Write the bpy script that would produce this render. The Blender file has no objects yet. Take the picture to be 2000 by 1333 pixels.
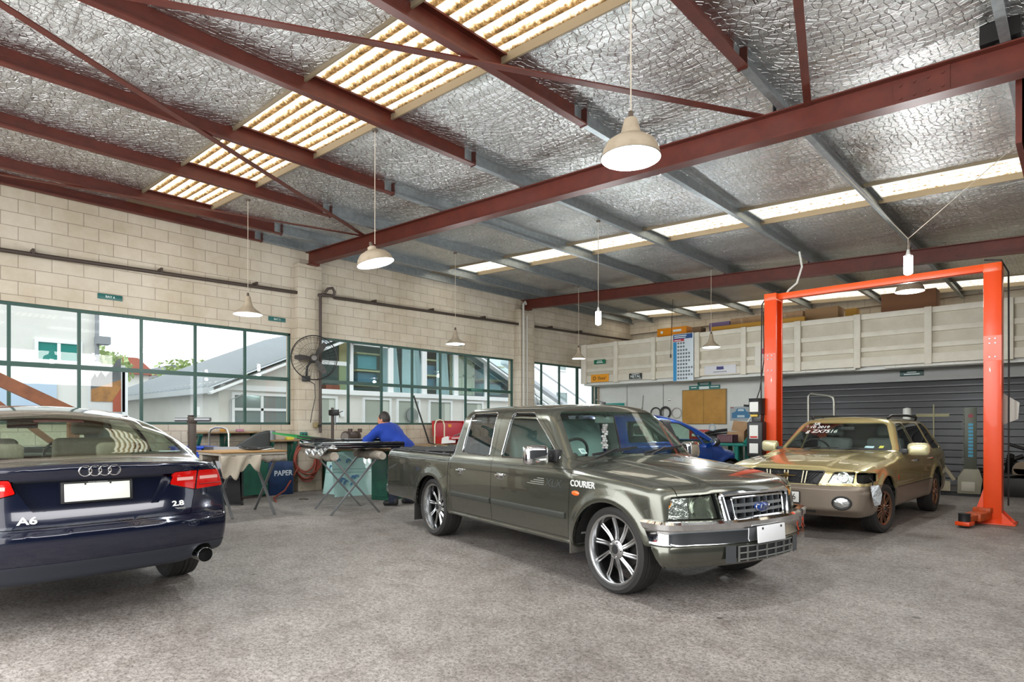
import bpy, bmesh, math, random
import numpy as np
from mathutils import Vector, Matrix, Euler
random.seed(7); np.random.seed(7)
SC = bpy.context.scene
COL = SC.collection
PI = math.pi

# ------------------------------------------------------------------ camera
cam_d = bpy.data.cameras.new('camera'); cam = bpy.data.objects.new('camera', cam_d); COL.objects.link(cam)
cam_d.sensor_width = 36.0; cam_d.lens = 36.0 * 1190 / 2000; cam_d.shift_y = 164.5 / 2000
cam_d.clip_start = 0.05; cam_d.clip_end = 300
cam.location = (0, 0, 1.3); cam.rotation_euler = (PI / 2, 0, math.radians(43.2))
SC.camera = cam
# ------------------------------------------------------------------ world (bright overcast sky)
wd = bpy.data.worlds.new('overcast'); SC.world = wd; wd.use_nodes = True
_n = wd.node_tree.nodes; _l = wd.node_tree.links
_bg = _n['Background']; _bg.inputs[1].default_value = 1.9
_tc = _n.new('ShaderNodeTexCoord'); _sp = _n.new('ShaderNodeSeparateXYZ'); _rp = _n.new('ShaderNodeValToRGB')
_l.new(_tc.outputs['Generated'], _sp.inputs[0]); _l.new(_sp.outputs['Z'], _rp.inputs[0])
_rp.color_ramp.elements[0].color = (0.62, 0.66, 0.68, 1); _rp.color_ramp.elements[0].position = 0.0
_rp.color_ramp.elements[1].color = (0.93, 0.97, 1.0, 1); _rp.color_ramp.elements[1].position = 0.08
_l.new(_rp.outputs[0], _bg.inputs[0])
# ------------------------------------------------------------------ area lights: daylight from the open front behind the camera, plus an added side strip
def area_light(name, loc, rot, sx, sy, power, col=(1, 1, 1)):
    d = bpy.data.lights.new(name, 'AREA'); d.shape = 'RECTANGLE'; d.size = sx; d.size_y = sy; d.energy = power; d.color = col
    o = bpy.data.objects.new(name, d); COL.objects.link(o); o.location = loc; o.rotation_euler = rot
    return o
area_light('front_door_daylight', (-5.0, -0.9, 2.2), (math.radians(90), 0, PI), 11.0, 4.0, 380, (1.0, 0.985, 0.96)).rotation_euler = (math.radians(90), 0, 0)
area_light('side_strip_fill', (2.1, 2.5, 3.2), (math.radians(90), 0, math.radians(90)), 7.0, 1.1, 160, (1.0, 0.985, 0.96))  # added strip light shaped for the sedan's reflection band; no door there
SC.view_settings.view_transform = 'Standard'; SC.view_settings.look = 'None'
SC.view_settings.gamma = 1.0; SC.view_settings.use_curve_mapping = False
SC.view_settings.exposure = 0.40
try:
    SC.cycles.max_bounces = 10; SC.cycles.diffuse_bounces = 5; SC.cycles.glossy_bounces = 4
    SC.cycles.transparent_max_bounces = 16; SC.cycles.sample_clamp_indirect = 6.0
    SC.cycles.caustics_reflective = False; SC.cycles.caustics_refractive = False
except Exception:
    pass

# ------------------------------------------------------------------ helpers
def lin(c):
    if isinstance(c, str):
        c = [int(c[i:i + 2], 16) / 255 for i in (0, 2, 4)]
        return tuple(v / 12.92 if v <= 0.04045 else ((v + 0.055) / 1.055) ** 2.4 for v in c)
    return tuple(c[:3])

MATS = {}
def mat(name, col='808080', rough=0.5, metal=0.0, coat=0.0, emit=0.0, ecol=None, spec=0.5, bump=None, vary=None, sheen=0, bscale=1.0):
    """Principled material; bump=(scale, strength) noise bump; vary=(scale, colour2, amount) noise colour variation."""
    if name in MATS: return MATS[name]
    m = bpy.data.materials.new(name); m.use_nodes = True
    nt = m.node_tree; b = nt.nodes['Principled BSDF']
    b.inputs['Base Color'].default_value = (*lin(col), 1); b.inputs['Roughness'].default_value = rough
    b.inputs['Metallic'].default_value = metal; b.inputs['Coat Weight'].default_value = coat
    b.inputs['Coat Roughness'].default_value = 0.03; b.inputs['Specular IOR Level'].default_value = spec
    if emit:
        b.inputs['Emission Color'].default_value = (*lin(ecol or col), 1); b.inputs['Emission Strength'].default_value = emit
    if bump or vary:
        tc = nt.nodes.new('ShaderNodeTexCoord')
    if bump:
        nz = nt.nodes.new('ShaderNodeTexNoise'); nz.inputs['Scale'].default_value = bump[0]; nz.inputs['Detail'].default_value = 4
        bp = nt.nodes.new('ShaderNodeBump'); bp.inputs['Strength'].default_value = bump[1]; bp.inputs['Distance'].default_value = 0.02
        nt.links.new(tc.outputs['Object'], nz.inputs['Vector']); nt.links.new(nz.outputs[0], bp.inputs['Height'])
        nt.links.new(bp.outputs[0], b.inputs['Normal'])
    if vary:
        n2 = nt.nodes.new('ShaderNodeTexNoise'); n2.inputs['Scale'].default_value = vary[0]; n2.inputs['Detail'].default_value = 6
        n2.inputs['Roughness'].default_value = 0.65
        rp = nt.nodes.new('ShaderNodeValToRGB'); rp.color_ramp.elements[0].color = (*lin(vary[1]), 1)
        rp.color_ramp.elements[1].color = (*lin(col), 1)
        rp.color_ramp.elements[0].position = 0.5 - 0.5 * vary[2]; rp.color_ramp.elements[1].position = 0.62
        nt.links.new(tc.outputs['Object'], n2.inputs['Vector']); nt.links.new(n2.outputs[0], rp.inputs[0])
        nt.links.new(rp.outputs[0], b.inputs['Base Color'])
    MATS[name] = m
    return m

def glassmat(name, tint=(0.9, 0.95, 0.93), refl=1.0, rough=0.0, base=0.04):
    """Thin sheet glass: clear/tinted transmission plus Fresnel reflection."""
    if name in MATS: return MATS[name]
    m = bpy.data.materials.new(name); m.use_nodes = True; nt = m.node_tree; nt.nodes.clear()
    out = nt.nodes.new('ShaderNodeOutputMaterial'); mx = nt.nodes.new('ShaderNodeMixShader')
    tr = nt.nodes.new('ShaderNodeBsdfTransparent'); gl = nt.nodes.new('ShaderNodeBsdfGlossy')
    lw = nt.nodes.new('ShaderNodeLayerWeight'); fr = nt.nodes.new('ShaderNodeMath'); fr.operation = 'POWER'; fr.inputs[1].default_value = 5
    nt.links.new(lw.outputs['Facing'], fr.inputs[0])
    mu = nt.nodes.new('ShaderNodeMath'); mu.operation = 'MULTIPLY_ADD'; mu.inputs[1].default_value = 0.96 * refl; mu.inputs[2].default_value = base
    tr.inputs[0].default_value = (*tint, 1); gl.inputs['Roughness'].default_value = rough
    nt.links.new(fr.outputs[0], mu.inputs[0]); nt.links.new(mu.outputs[0], mx.inputs[0])
    nt.links.new(tr.outputs[0], mx.inputs[1]); nt.links.new(gl.outputs[0], mx.inputs[2]); nt.links.new(mx.outputs[0], out.inputs[0])
    MATS[name] = m
    return m

def link(o, parent=None):
    COL.objects.link(o)
    if parent is not None: o.parent = parent
    return o

def tag(o, label=None, cat=None, group=None, kind=None):
    if label: o['label'] = label
    if cat: o['category'] = cat
    if group: o['group'] = group
    if kind: o['kind'] = kind
    return o

def thing(name, label, cat, loc=(0, 0, 0), rz=0.0, group=None):
    o = bpy.data.objects.new(name, None); COL.objects.link(o); o.empty_display_size = 0.1
    o.location = loc; o.rotation_euler = (0, 0, math.radians(rz))
    return tag(o, label, cat, group)

def copy_tree(o, parent=None, loc=None, rz=None, label=None, group=None):
    c = o.copy(); COL.objects.link(c)
    if parent is not None: c.parent = parent
    if loc is not None: c.location = loc
    if rz is not None: c.rotation_euler = (0, 0, math.radians(rz))
    if label: c['label'] = label
    if group: c['group'] = group
    for ch in list(o.children): copy_tree(ch, c)
    return c

class MB:
    """Collects shapes and links them as one mesh object."""
    def __init__(s): s.v = []; s.f = []
    def add(s, vs, fs):
        o = len(s.v); s.v += [tuple(map(float, p)) for p in vs]; s.f += [tuple(i + o for i in q) for q in fs]; return s
    def box(s, x0, x1, y0, y1, z0, z1):
        v = [(x, y, z) for x in (x0, x1) for y in (y0, y1) for z in (z0, z1)]
        return s.add(v, [(0, 1, 3, 2), (4, 6, 7, 5), (0, 4, 5, 1), (2, 3, 7, 6), (0, 2, 6, 4), (1, 5, 7, 3)])
    def obox(s, c, ax, ay, az):
        """box from centre and three half-axis vectors"""
        c, ax, ay, az = map(Vector, (c, ax, ay, az))
        v = [c + i * ax + j * ay + k * az for i in (-1, 1) for j in (-1, 1) for k in (-1, 1)]
        return s.add(v, [(0, 1, 3, 2), (4, 6, 7, 5), (0, 4, 5, 1), (2, 3, 7, 6), (0, 2, 6, 4), (1, 5, 7, 3)])
    def bar(s, a, b, w, h, up=(0, 0, 1)):
        a, b = Vector(a), Vector(b); d = b - a; L = d.length; d.normalize(); up = Vector(up)
        if abs(d.dot(up)) > 0.98: up = Vector((1, 0, 0))
        sd = d.cross(up).normalized(); u2 = sd.cross(d).normalized()
        return s.obox((a + b) / 2, d * L / 2, sd * w / 2, u2 * h / 2)
    def tube(s, pts, r, n=8, caps=True, closed=False):
        pts = [Vector(p) for p in pts]; N = len(pts)
        rs = r if isinstance(r, (list, tuple)) else [r] * N
        rings = []; prev = None
        for i, p in enumerate(pts):
            a = pts[(i - 1) % N] if (closed or i > 0) else p; b = pts[(i + 1) % N] if (closed or i < N - 1) else p
            d = (b - a).normalized()
            if prev is None:
                u = Vector((0, 0, 1)) if abs(d.z) < 0.9 else Vector((1, 0, 0)); sd = d.cross(u).normalized()
            else:
                sd = prev - d * prev.dot(d)
                sd = sd.normalized() if sd.length > 1e-6 else d.orthogonal().normalized()
            prev = sd; u2 = sd.cross(d)
            rings.append([p + rs[i] * (math.cos(2 * PI * k / n) * sd + math.sin(2 * PI * k / n) * u2) for k in range(n)])
        v = [q for rg in rings for q in rg]; f = []
        for i in range(N if closed else N - 1):
            j = (i + 1) % N
            for k in range(n):
                k2 = (k + 1) % n; f.append((i * n + k, i * n + k2, j * n + k2, j * n + k))
        if caps and not closed: f.append(tuple(range(n))); f.append(tuple(reversed(range((N - 1) * n, N * n))))
        return s.add(v, f)
    def cyl(s, a, b, r, n=16, r2=None): return s.tube([a, b], [r, r if r2 is None else r2], n)
    def lathe(s, prof, c=(0, 0, 0), axis='Z', n=32, closed=False):
        """prof: list of (radius, height along axis)"""
        v = []; f = []; P = len(prof)
        for k in range(n):
            t = 2 * PI * k / n; cs, sn = math.cos(t), math.sin(t)
            for r, h in prof:
                p = {'Z': (r * cs, r * sn, h), 'Y': (r * cs, h, r * sn), 'X': (h, r * cs, r * sn)}[axis]
                v.append((p[0] + c[0], p[1] + c[1], p[2] + c[2]))
        for k in range(n):
            k2 = (k + 1) % n
            for i in range(P if closed else P - 1):
                j = (i + 1) % P
                f.append((k * P + i, k2 * P + i, k2 * P + j, k * P + j))
        return s.add(v, f)
    def prism(s, poly, a, b, plane='XZ'):
        """extrude a 2D polygon between a and b along the axis left over"""
        def P(p, t): return {'XZ': (p[0], t, p[1]), 'XY': (p[0], p[1], t), 'YZ': (t, p[0], p[1])}[plane]
        n = len(poly); v = [P(p, a) for p in poly] + [P(p, b) for p in poly]
        f = [tuple(range(n)), tuple(reversed(range(n, 2 * n)))] + [(i, n + i, n + (i + 1) % n, (i + 1) % n) for i in range(n)]
        return s.add(v, f)
    def sphere(s, c, r, n=16, m=10, sc=(1, 1, 1)):
        prof = [(math.sin(PI * i / m), -math.cos(PI * i / m)) for i in range(m + 1)]
        v = []; f = []; P = m + 1
        for k in range(n):
            t = 2 * PI * k / n
            for q, h in prof: v.append((c[0] + r * sc[0] * q * math.cos(t), c[1] + r * sc[1] * q * math.sin(t), c[2] + r * sc[2] * h))
        for k in range(n):
            k2 = (k + 1) % n
            for i in range(m): f.append((k * P + i, k2 * P + i, k2 * P + i + 1, k * P + i + 1))
        return s.add(v, f)
    def grid(s, fn, nu, nv):
        v = [fn(i / nu, j / nv) for i in range(nu + 1) for j in range(nv + 1)]; w = nv + 1
        return s.add(v, [(i * w + j, (i + 1) * w + j, (i + 1) * w + j + 1, i * w + j + 1) for i in range(nu) for j in range(nv)])
    def mesh(s, name, bevel=0, ang=40, smooth=True, merge=True, seg=2):
        me = bpy.data.meshes.new(name); bm = bmesh.new()
        vs = [bm.verts.new(p) for p in s.v]
        for q in s.f:
            try: bm.faces.new([vs[i] for i in q])
            except ValueError: pass
        if merge: bmesh.ops.remove_doubles(bm, verts=bm.verts, dist=1e-5)
        if bevel:
            es = [e for e in bm.edges if len(e.link_faces) == 2 and e.calc_face_angle(0) > 0.6]
            bmesh.ops.bevel(bm, geom=es, offset=bevel, segments=seg, affect='EDGES', profile=0.5, clamp_overlap=True)
        bmesh.ops.recalc_face_normals(bm, faces=bm.faces)
        bm.to_mesh(me); bm.free()
        if smooth:
            me.polygons.foreach_set('use_smooth', [True] * len(me.polygons))
            try: me.set_sharp_from_angle(angle=math.radians(ang))
            except Exception: pass
        return me
    def build(s, name, m, parent=None, bevel=0, ang=40, smooth=True, loc=None, rot=None, merge=True, seg=2):
        me = s.mesh(name, bevel, ang, smooth, merge, seg); me.materials.append(m)
        o = bpy.data.objects.new(name, me); link(o, parent)
        if loc is not None: o.location = loc
        if rot is not None: o.rotation_euler = rot
        return o

def struct(o): return tag(o, kind='structure')

def text(name, body, size, m, parent=None, loc=(0, 0, 0), rot=(0, 0, 0), ext=0.002, align='CENTER', sx=1.0, shear=0.0, bold=0.0):
    """lettering as real mesh geometry"""
    cu = bpy.data.curves.new(name, 'FONT'); cu.body = body; cu.size = size; cu.extrude = ext; cu.align_x = align; cu.align_y = 'CENTER'
    cu.shear = shear; cu.offset = bold; cu.resolution_u = 3
    o = bpy.data.objects.new(name, cu); COL.objects.link(o)
    dg = bpy.context.evaluated_depsgraph_get(); me = bpy.data.meshes.new_from_object(o.evaluated_get(dg))
    bpy.data.objects.remove(o); bpy.data.curves.remove(cu)
    me.materials.clear(); me.materials.append(m)
    q = bpy.data.objects.new(name, me); link(q, parent); q.location = loc; q.rotation_euler = rot; q.scale = (sx, 1, 1)
    return q

def rpoly(poly, r=0.03, n=4):
    """round the corners of a 2D polygon"""
    out = []; N = len(poly)
    for i in range(N):
        p = Vector(poly[i][:2]); a = Vector(poly[i - 1][:2]); b = Vector(poly[(i + 1) % N][:2])
        rr = poly[i][2] if len(poly[i]) > 2 else r
        da, db = (a - p), (b - p); k = min(rr, da.length * 0.45, db.length * 0.45)
        p0 = p + da.normalized() * k; p1 = p + db.normalized() * k
        for j in range(n + 1):
            t = j / n; q = (1 - t) ** 2 * p0 + 2 * t * (1 - t) * p + t * t * p1; out.append((q.x, q.y))
    return out
# ------------------------------------------------------------------ setting materials
def nodes(m): return m.node_tree.nodes, m.node_tree.links

def block_wall_mat():
    m = bpy.data.materials.new('painted_block'); m.use_nodes = True; n, l = nodes(m); b = n['Principled BSDF']
    tc = n.new('ShaderNodeTexCoord'); sp = n.new('ShaderNodeSeparateXYZ'); ad = n.new('ShaderNodeMath'); ad.operation = 'ADD'
    cb = n.new('ShaderNodeCombineXYZ'); br = n.new('ShaderNodeTexBrick')
    l.new(tc.outputs['Object'], sp.inputs[0]); l.new(sp.outputs['X'], ad.inputs[0]); l.new(sp.outputs['Y'], ad.inputs[1])
    l.new(ad.outputs[0], cb.inputs['X']); l.new(sp.outputs['Z'], cb.inputs['Y']); l.new(cb.outputs[0], br.inputs['Vector'])
    br.inputs['Scale'].default_value = 1; br.inputs['Brick Width'].default_value = 0.4; br.inputs['Row Height'].default_value = 0.2
    br.inputs['Mortar Size'].default_value = 0.005; br.inputs['Mortar Smooth'].default_value = 0.3
    br.inputs['Color1'].default_value = (*lin('c6bcac'), 1); br.inputs['Color2'].default_value = (*lin('beb4a3'), 1)
    br.inputs['Mortar'].default_value = (*lin('94877a'), 1)
    nz = n.new('ShaderNodeTexNoise'); nz.inputs['Scale'].default_value = 1.1; nz.inputs['Detail'].default_value = 8; nz.inputs['Roughness'].default_value = 0.7
    rp = n.new('ShaderNodeValToRGB'); rp.color_ramp.elements[0].position = 0.35; rp.color_ramp.elements[1].position = 0.62
    rp.color_ramp.elements[0].color = (*lin('cfc3ad'), 1); rp.color_ramp.elements[1].color = (1, 1, 1, 1)
    mx = n.new('ShaderNodeMix'); mx.data_type = 'RGBA'; mx.blend_type = 'MULTIPLY'; mx.inputs[0].default_value = 0.55
    l.new(tc.outputs['Object'], nz.inputs['Vector']); l.new(nz.outputs[0], rp.inputs[0]); l.new(br.outputs['Color'], mx.inputs[6]); l.new(rp.outputs[0], mx.inputs[7])
    # flaked, dirty patches low on the wall
    n3 = n.new('ShaderNodeTexNoise'); n3.inputs['Scale'].default_value = 9; n3.inputs['Detail'].default_value = 8; n3.inputs['Roughness'].default_value = 0.75
    r3 = n.new('ShaderNodeValToRGB'); r3.color_ramp.elements[0].position = 0.60; r3.color_ramp.elements[1].position = 0.66
    r3.color_ramp.elements[0].color = (0, 0, 0, 1); r3.color_ramp.elements[1].color = (0.85, 0.85, 0.85, 1)
    zz = n.new('ShaderNodeMapRange'); zz.inputs['From Min'].default_value = 2.3; zz.inputs['From Max'].default_value = 0.6
    l.new(sp.outputs['Z'], zz.inputs['Value']); ml = n.new('ShaderNodeMath'); ml.operation = 'MULTIPLY'
    l.new(tc.outputs['Object'], n3.inputs['Vector']); l.new(n3.outputs[0], r3.inputs[0]); l.new(r3.outputs[0], ml.inputs[0]); l.new(zz.outputs[0], ml.inputs[1])
    m2 = n.new('ShaderNodeMix'); m2.data_type = 'RGBA'; m2.inputs[7].default_value = (*lin('7d6a50'), 1)
    l.new(ml.outputs[0], m2.inputs[0]); l.new(mx.outputs[2], m2.inputs[6]); l.new(m2.outputs[2], b.inputs['Base Color'])
    bp = n.new('ShaderNodeBump'); bp.inputs['Strength'].default_value = 0.6; bp.inputs['Distance'].default_value = 0.006; bp.invert = True
    n4 = n.new('ShaderNodeTexNoise'); n4.inputs['Scale'].default_value = 60
    a4 = n.new('ShaderNodeMath'); a4.operation = 'MULTIPLY_ADD'; a4.inputs[1].default_value = 0.25
    l.new(tc.outputs['Object'], n4.inputs['Vector']); l.new(n4.outputs[0], a4.inputs[0]); l.new(br.outputs['Fac'], a4.inputs[2])
    l.new(a4.outputs[0], bp.inputs['Height']); l.new(bp.outputs[0], b.inputs['Normal']); b.inputs['Roughness'].default_value = 0.7
    return m

def concrete_mat():
    m = bpy.data.materials.new('worn_concrete'); m.use_nodes = True; n, l = nodes(m); b = n['Principled BSDF']
    tc = n.new('ShaderNodeTexCoord')
    def noise(s, d=6, r=0.6):
        q = n.new('ShaderNodeTexNoise'); q.inputs['Scale'].default_value = s; q.inputs['Detail'].default_value = d; q.inputs['Roughness'].default_value = r
        l.new(tc.outputs['Object'], q.inputs['Vector']); return q.outputs[0]
    def ramp(x, p0, c0, p1, c1):
        r = n.new('ShaderNodeValToRGB'); r.color_ramp.elements[0].position = p0; r.color_ramp.elements[1].position = p1
        r.color_ramp.elements[0].color = (*lin(c0), 1); r.color_ramp.elements[1].color = (*lin(c1), 1); l.new(x, r.inputs[0]); return r.outputs[0]
    def mul(a, c, f):
        x = n.new('ShaderNodeMix'); x.data_type = 'RGBA'; x.blend_type = 'MULTIPLY'; x.inputs[0].default_value = f
        l.new(a, x.inputs[6]); l.new(c, x.inputs[7]); return x.outputs[2]
    base = ramp(noise(0.55, 9, 0.62), 0.36, '948d88', 0.62, 'b1aaa4')
    fine = ramp(noise(30, 6, 0.85), 0.40, '857f7b', 0.58, 'ffffff')
    speck = ramp(noise(75, 2, 0.5), 0.35, '4a4542', 0.45, 'ffffff')
    mid = ramp(noise(4.5, 8, 0.7), 0.34, 'c6c0bb', 0.56, 'ffffff')
    stain = ramp(noise(1.7, 7, 0.72), 0.27, '6e665f', 0.37, 'ffffff')
    c = mul(mul(mul(mul(base, fine, 0.75), speck, 0.65), mid, 0.7), stain, 0.55)
    # a few rust and oil drops
    vo = n.new('ShaderNodeTexVoronoi'); vo.inputs['Scale'].default_value = 1.9; l.new(tc.outputs['Object'], vo.inputs['Vector'])
    spot = ramp(vo.outputs['Distance'], 0.03, '5c4a3c', 0.055, 'ffffff')
    c = mul(c, spot, 0.7); l.new(c, b.inputs['Base Color'])
    rr = n.new('ShaderNodeMapRange'); l.new(noise(3, 5, 0.6), rr.inputs['Value']); rr.inputs['To Min'].default_value = 0.5; rr.inputs['To Max'].default_value = 0.75
    l.new(rr.outputs[0], b.inputs['Roughness'])
    bp = n.new('ShaderNodeBump'); bp.inputs['Strength'].default_value = 0.35; bp.inputs['Distance'].default_value = 0.006
    l.new(noise(40, 6, 0.75), bp.inputs['Height']); l.new(bp.outputs[0], b.inputs['Normal'])
    return m

def foil_mat():
    """crinkled aluminium insulation foil held up by hexagonal wire netting"""
    m = bpy.data.materials.new('foil_insulation'); m.use_nodes = True; n, l = nodes(m); b = n['Principled BSDF']
    b.inputs['Metallic'].default_value = 1.0; b.inputs['Roughness'].default_value = 0.27
    tc = n.new('ShaderNodeTexCoord'); mp = n.new('ShaderNodeMapping'); mp.inputs['Scale'].default_value = (0.33, 1.0, 1.0)
    l.new(tc.outputs['Object'], mp.inputs['Vector'])
    n1 = n.new('ShaderNodeTexNoise'); n1.inputs['Scale'].default_value = 9; n1.inputs['Detail'].default_value = 9; n1.inputs['Roughness'].default_value = 0.68; n1.inputs['Distortion'].default_value = 1.2
    n2 = n.new('ShaderNodeTexNoise'); n2.inputs['Scale'].default_value = 1.6; n2.inputs['Detail'].default_value = 3
    l.new(mp.outputs[0], n1.inputs['Vector']); l.new(mp.outputs[0], n2.inputs['Vector'])
    vo = n.new('ShaderNodeTexVoronoi'); vo.feature = 'DISTANCE_TO_EDGE'; vo.inputs['Scale'].default_value = 15; vo.inputs['Randomness'].default_value = 0.75
    l.new(tc.outputs['Object'], vo.inputs['Vector'])
    mr = n.new('ShaderNodeMapRange'); mr.inputs['From Max'].default_value = 0.05; mr.inputs['To Min'].default_value = 0.0; mr.inputs['To Max'].default_value = 0.35
    l.new(vo.outputs['Distance'], mr.inputs['Value'])
    a = n.new('ShaderNodeMath'); a.operation = 'ADD'; l.new(n1.outputs[0], a.inputs[0]); l.new(mr.outputs[0], a.inputs[1])
    a2 = n.new('ShaderNodeMath'); a2.operation = 'MULTIPLY_ADD'; a2.inputs[1].default_value = 1.2; l.new(n2.outputs[0], a2.inputs[0]); l.new(a.outputs[0], a2.inputs[2])
    bp = n.new('ShaderNodeBump'); bp.inputs['Strength'].default_value = 0.95; bp.inputs['Distance'].default_value = 0.034
    l.new(a2.outputs[0], bp.inputs['Height']); l.new(bp.outputs[0], b.inputs['Normal'])
    wire = n.new('ShaderNodeMapRange'); wire.inputs['From Max'].default_value = 0.022; l.new(vo.outputs['Distance'], wire.inputs['Value'])
    dust = n.new('ShaderNodeValToRGB'); dust.color_ramp.elements[0].position = 0.3; dust.color_ramp.elements[1].position = 0.7
    dust.color_ramp.elements[0].color = (*lin('cfd0cf'), 1); dust.color_ramp.elements[1].color = (*lin('e9ebea'), 1); l.new(n2.outputs[0], dust.inputs[0])
    mx = n.new('ShaderNodeMix'); mx.data_type = 'RGBA'; mx.inputs[6].default_value = (*lin('6b625a'), 1); l.new(wire.outputs[0], mx.inputs[0]); l.new(dust.outputs[0], mx.inputs[7])
    l.new(mx.outputs[2], b.inputs['Base Color'])
    return m

def skylight_mat(nm='grimy_translucent_sheet', lo=0.6, hi=3.6):
    """grimy translucent corrugated sheet, dirt gathered in the valleys"""
    m = bpy.data.materials.new(nm); m.use_nodes = True; n, l = nodes(m)
    b = n['Principled BSDF']; out = n['Material Output']
    tc = n.new('ShaderNodeTexCoord'); sp = n.new('ShaderNodeSeparateXYZ'); l.new(tc.outputs['Object'], sp.inputs[0])
    wv = n.new('ShaderNodeMath'); wv.operation = 'MULTIPLY'; wv.inputs[1].default_value = 2 * PI / 0.142; l.new(sp.outputs['Y'], wv.inputs[0])
    sn = n.new('ShaderNodeMath'); sn.operation = 'SINE'; l.new(wv.outputs[0], sn.inputs[0])
    nz = n.new('ShaderNodeTexNoise'); nz.inputs['Scale'].default_value = 22; nz.inputs['Detail'].default_value = 6; nz.inputs['Roughness'].default_value = 0.75
    l.new(tc.outputs['Object'], nz.inputs['Vector'])
    a = n.new('ShaderNodeMath'); a.operation = 'MULTIPLY_ADD'; a.inputs[1].default_value = 4.2; l.new(nz.outputs[0], a.inputs[0]); l.new(sn.outputs[0], a.inputs[2])
    rp = n.new('ShaderNodeValToRGB'); e = rp.color_ramp.elements
    mr = n.new('ShaderNodeMapRange'); mr.inputs['From Min'].default_value = lo; mr.inputs['From Max'].default_value = hi; l.new(a.outputs[0], mr.inputs['Value'])
    l.new(mr.outputs[0], rp.inputs[0])
    e[0].position = 0.0; e[0].color = (*lin('2e2418'), 1); e[1].position = 0.62; e[1].color = (*lin('fff6e2'), 1)
    q = rp.color_ramp.elements.new(0.28); q.color = (*lin('8e6b42'), 1); q = rp.color_ramp.elements.new(0.44); q.color = (*lin('d9b480'), 1)
    tr = n.new('ShaderNodeBsdfTranslucent'); l.new(rp.outputs[0], tr.inputs[0])
    df = n.new('ShaderNodeBsdfDiffuse'); l.new(rp.outputs[0], df.inputs[0]); mx = n.new('ShaderNodeMixShader'); mx.inputs[0].default_value = 0.06
    l.new(tr.outputs[0], mx.inputs[1]); l.new(df.outputs[0], mx.inputs[2]); l.new(mx.outputs[0], out.inputs[0])
    n.remove(b); return m

M_BLOCK = block_wall_mat(); M_CONC = concrete_mat(); M_FOIL = foil_mat(); M_SKY = skylight_mat(); M_SKY2 = skylight_mat('speckled_translucent_sheet', 0.35, 1.9)
M_RED = mat('red_oxide_steel', '5e271b', 0.45, 0.1, vary=(6, '4a1e15', 0.5)); M_GALV = mat('galvanised_steel', '9aa0a2', 0.45, 0.6, vary=(14, '7d8486', 0.6))
M_BLACKST = mat('black_steel', '1d1b1a', 0.5, 0.3); M_GREENFR = mat('dark_green_paint', '23453c', 0.45)
M_PANE = glassmat('window_glass', (0.97, 0.99, 0.985), 0.55)
M_CREAM = mat('cream_board_paint', 'ddd7c8', 0.6, vary=(3.5, 'cfc8b7', 0.5)); M_WHITEW = mat('white_wall_paint', 'd6d7d2', 0.6, vary=(1.4, 'c6c7c2', 0.6))
M_TEALSIGN = mat('teal_sign', '0f5450', 0.4); M_WHITE = mat('white_paint', 'e6e6e2', 0.5); M_BROWNPIPE = mat('dark_brown_pipe', '3f342e', 0.5, 0.2)

# ------------------------------------------------------------------ shell
XW = -11.35
def zc(x): return 4.435 - 0.045 * x          # ceiling foil
def zr(x): return 3.985 - 0.045 * x          # rafter underside
struct(MB().grid(lambda u, v: (-11.6 + u * 12.4, -7 + v * 25.3, 0), 1, 1).build('floor', M_CONC, smooth=False))
struct(MB().grid(lambda u, v: (-70 + u * 130, -60 + v * 140, -0.06), 1, 1).build('ground', mat('asphalt', '8b8d8e', 0.9, vary=(0.8, '7b7d7e', 0.6)), smooth=False))
WIN = [(0.55, 5.75), (6.34, 12.15), (12.84, 16.1)]
w = MB(); x0, x1 = XW - 0.2, XW
w.box(x0, x1, -0.6, 18.3, 0, 1.31); w.box(x0, x1, -0.6, 18.3, 3.10, 5.1)
for a, b in ((-0.6, 0.55), (5.75, 6.34), (12.15, 12.84), (16.1, 18.3)): w.box(x0, x1, a, b, 1.31, 3.10)
struct(w.build('wall_left', M_BLOCK, smooth=False))
for i, (a, b, h) in enumerate(((5.80, 6.31, 4.47), (12.17, 12.80, 4.45), (-0.5, 0.0, 4.45))):
    struct(MB().box(XW - 0.01, XW + 0.19, a, b, 0, h).build('pillar_%d' % (i + 1), M_BLOCK, bevel=0.012))
struct(MB().box(-11.4, 1.2, 18.1, 18.3, 0, 5.1).build('wall_back', M_BLOCK, smooth=False))
struct(MB().box(-10.2, -9.75, 17.9, 18.12, 0, 5.0).build('pillar_4', M_BLOCK, bevel=0.01))
struct(MB().box(2.2, 2.4, -5.0, 8.6, 0, 5.1).build('wall_right_blocker', mat('charcoal_sheet', '37393c', .6), smooth=False))  # unseen wall added and kept dark so the sedan reflects no bright sky
struct(MB().box(0.75, 0.95, 8.6, 18.3, 0, 5.1).build('wall_right', M_BLOCK, smooth=False))
# ceiling foil in strips, sagging a little between the purlins
PUR = [-11.28, -10.49, -8.82, -7.15, -5.49, -3.82, -2.15, -0.48, 1.2]
def sag(x):
    for a, b in zip(PUR, PUR[1:]):
        if a <= x <= b: return math.sin(PI * (x - a) / (b - a)) ** 0.5 * 0.055
    return 0
def foil(y0, y1, nm):
    nx, ny = 150, max(3, int((y1 - y0) / 0.25))
    def f(u, v):
        x = -11.5 + u * 12.7; y = y0 + v * (y1 - y0)
        ed = min(1.0, min(v, 1 - v) * (y1 - y0) / 0.2)
        return (x, y, zc(x) - 0.015 - sag(x) * (0.3 + 0.7 * ed) - 0.012 * math.sin(3.1 * x + 2.2 * y) * ed)
    struct(MB().grid(f, nx, ny).build(nm, M_FOIL))
for i, (a, b) in enumerate(((-0.6, 2.92), (3.93, 9.12), (9.95, 16.45), (17.7, 18.2))): foil(a, b, 'ceiling_%d' % (i + 1))
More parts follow.
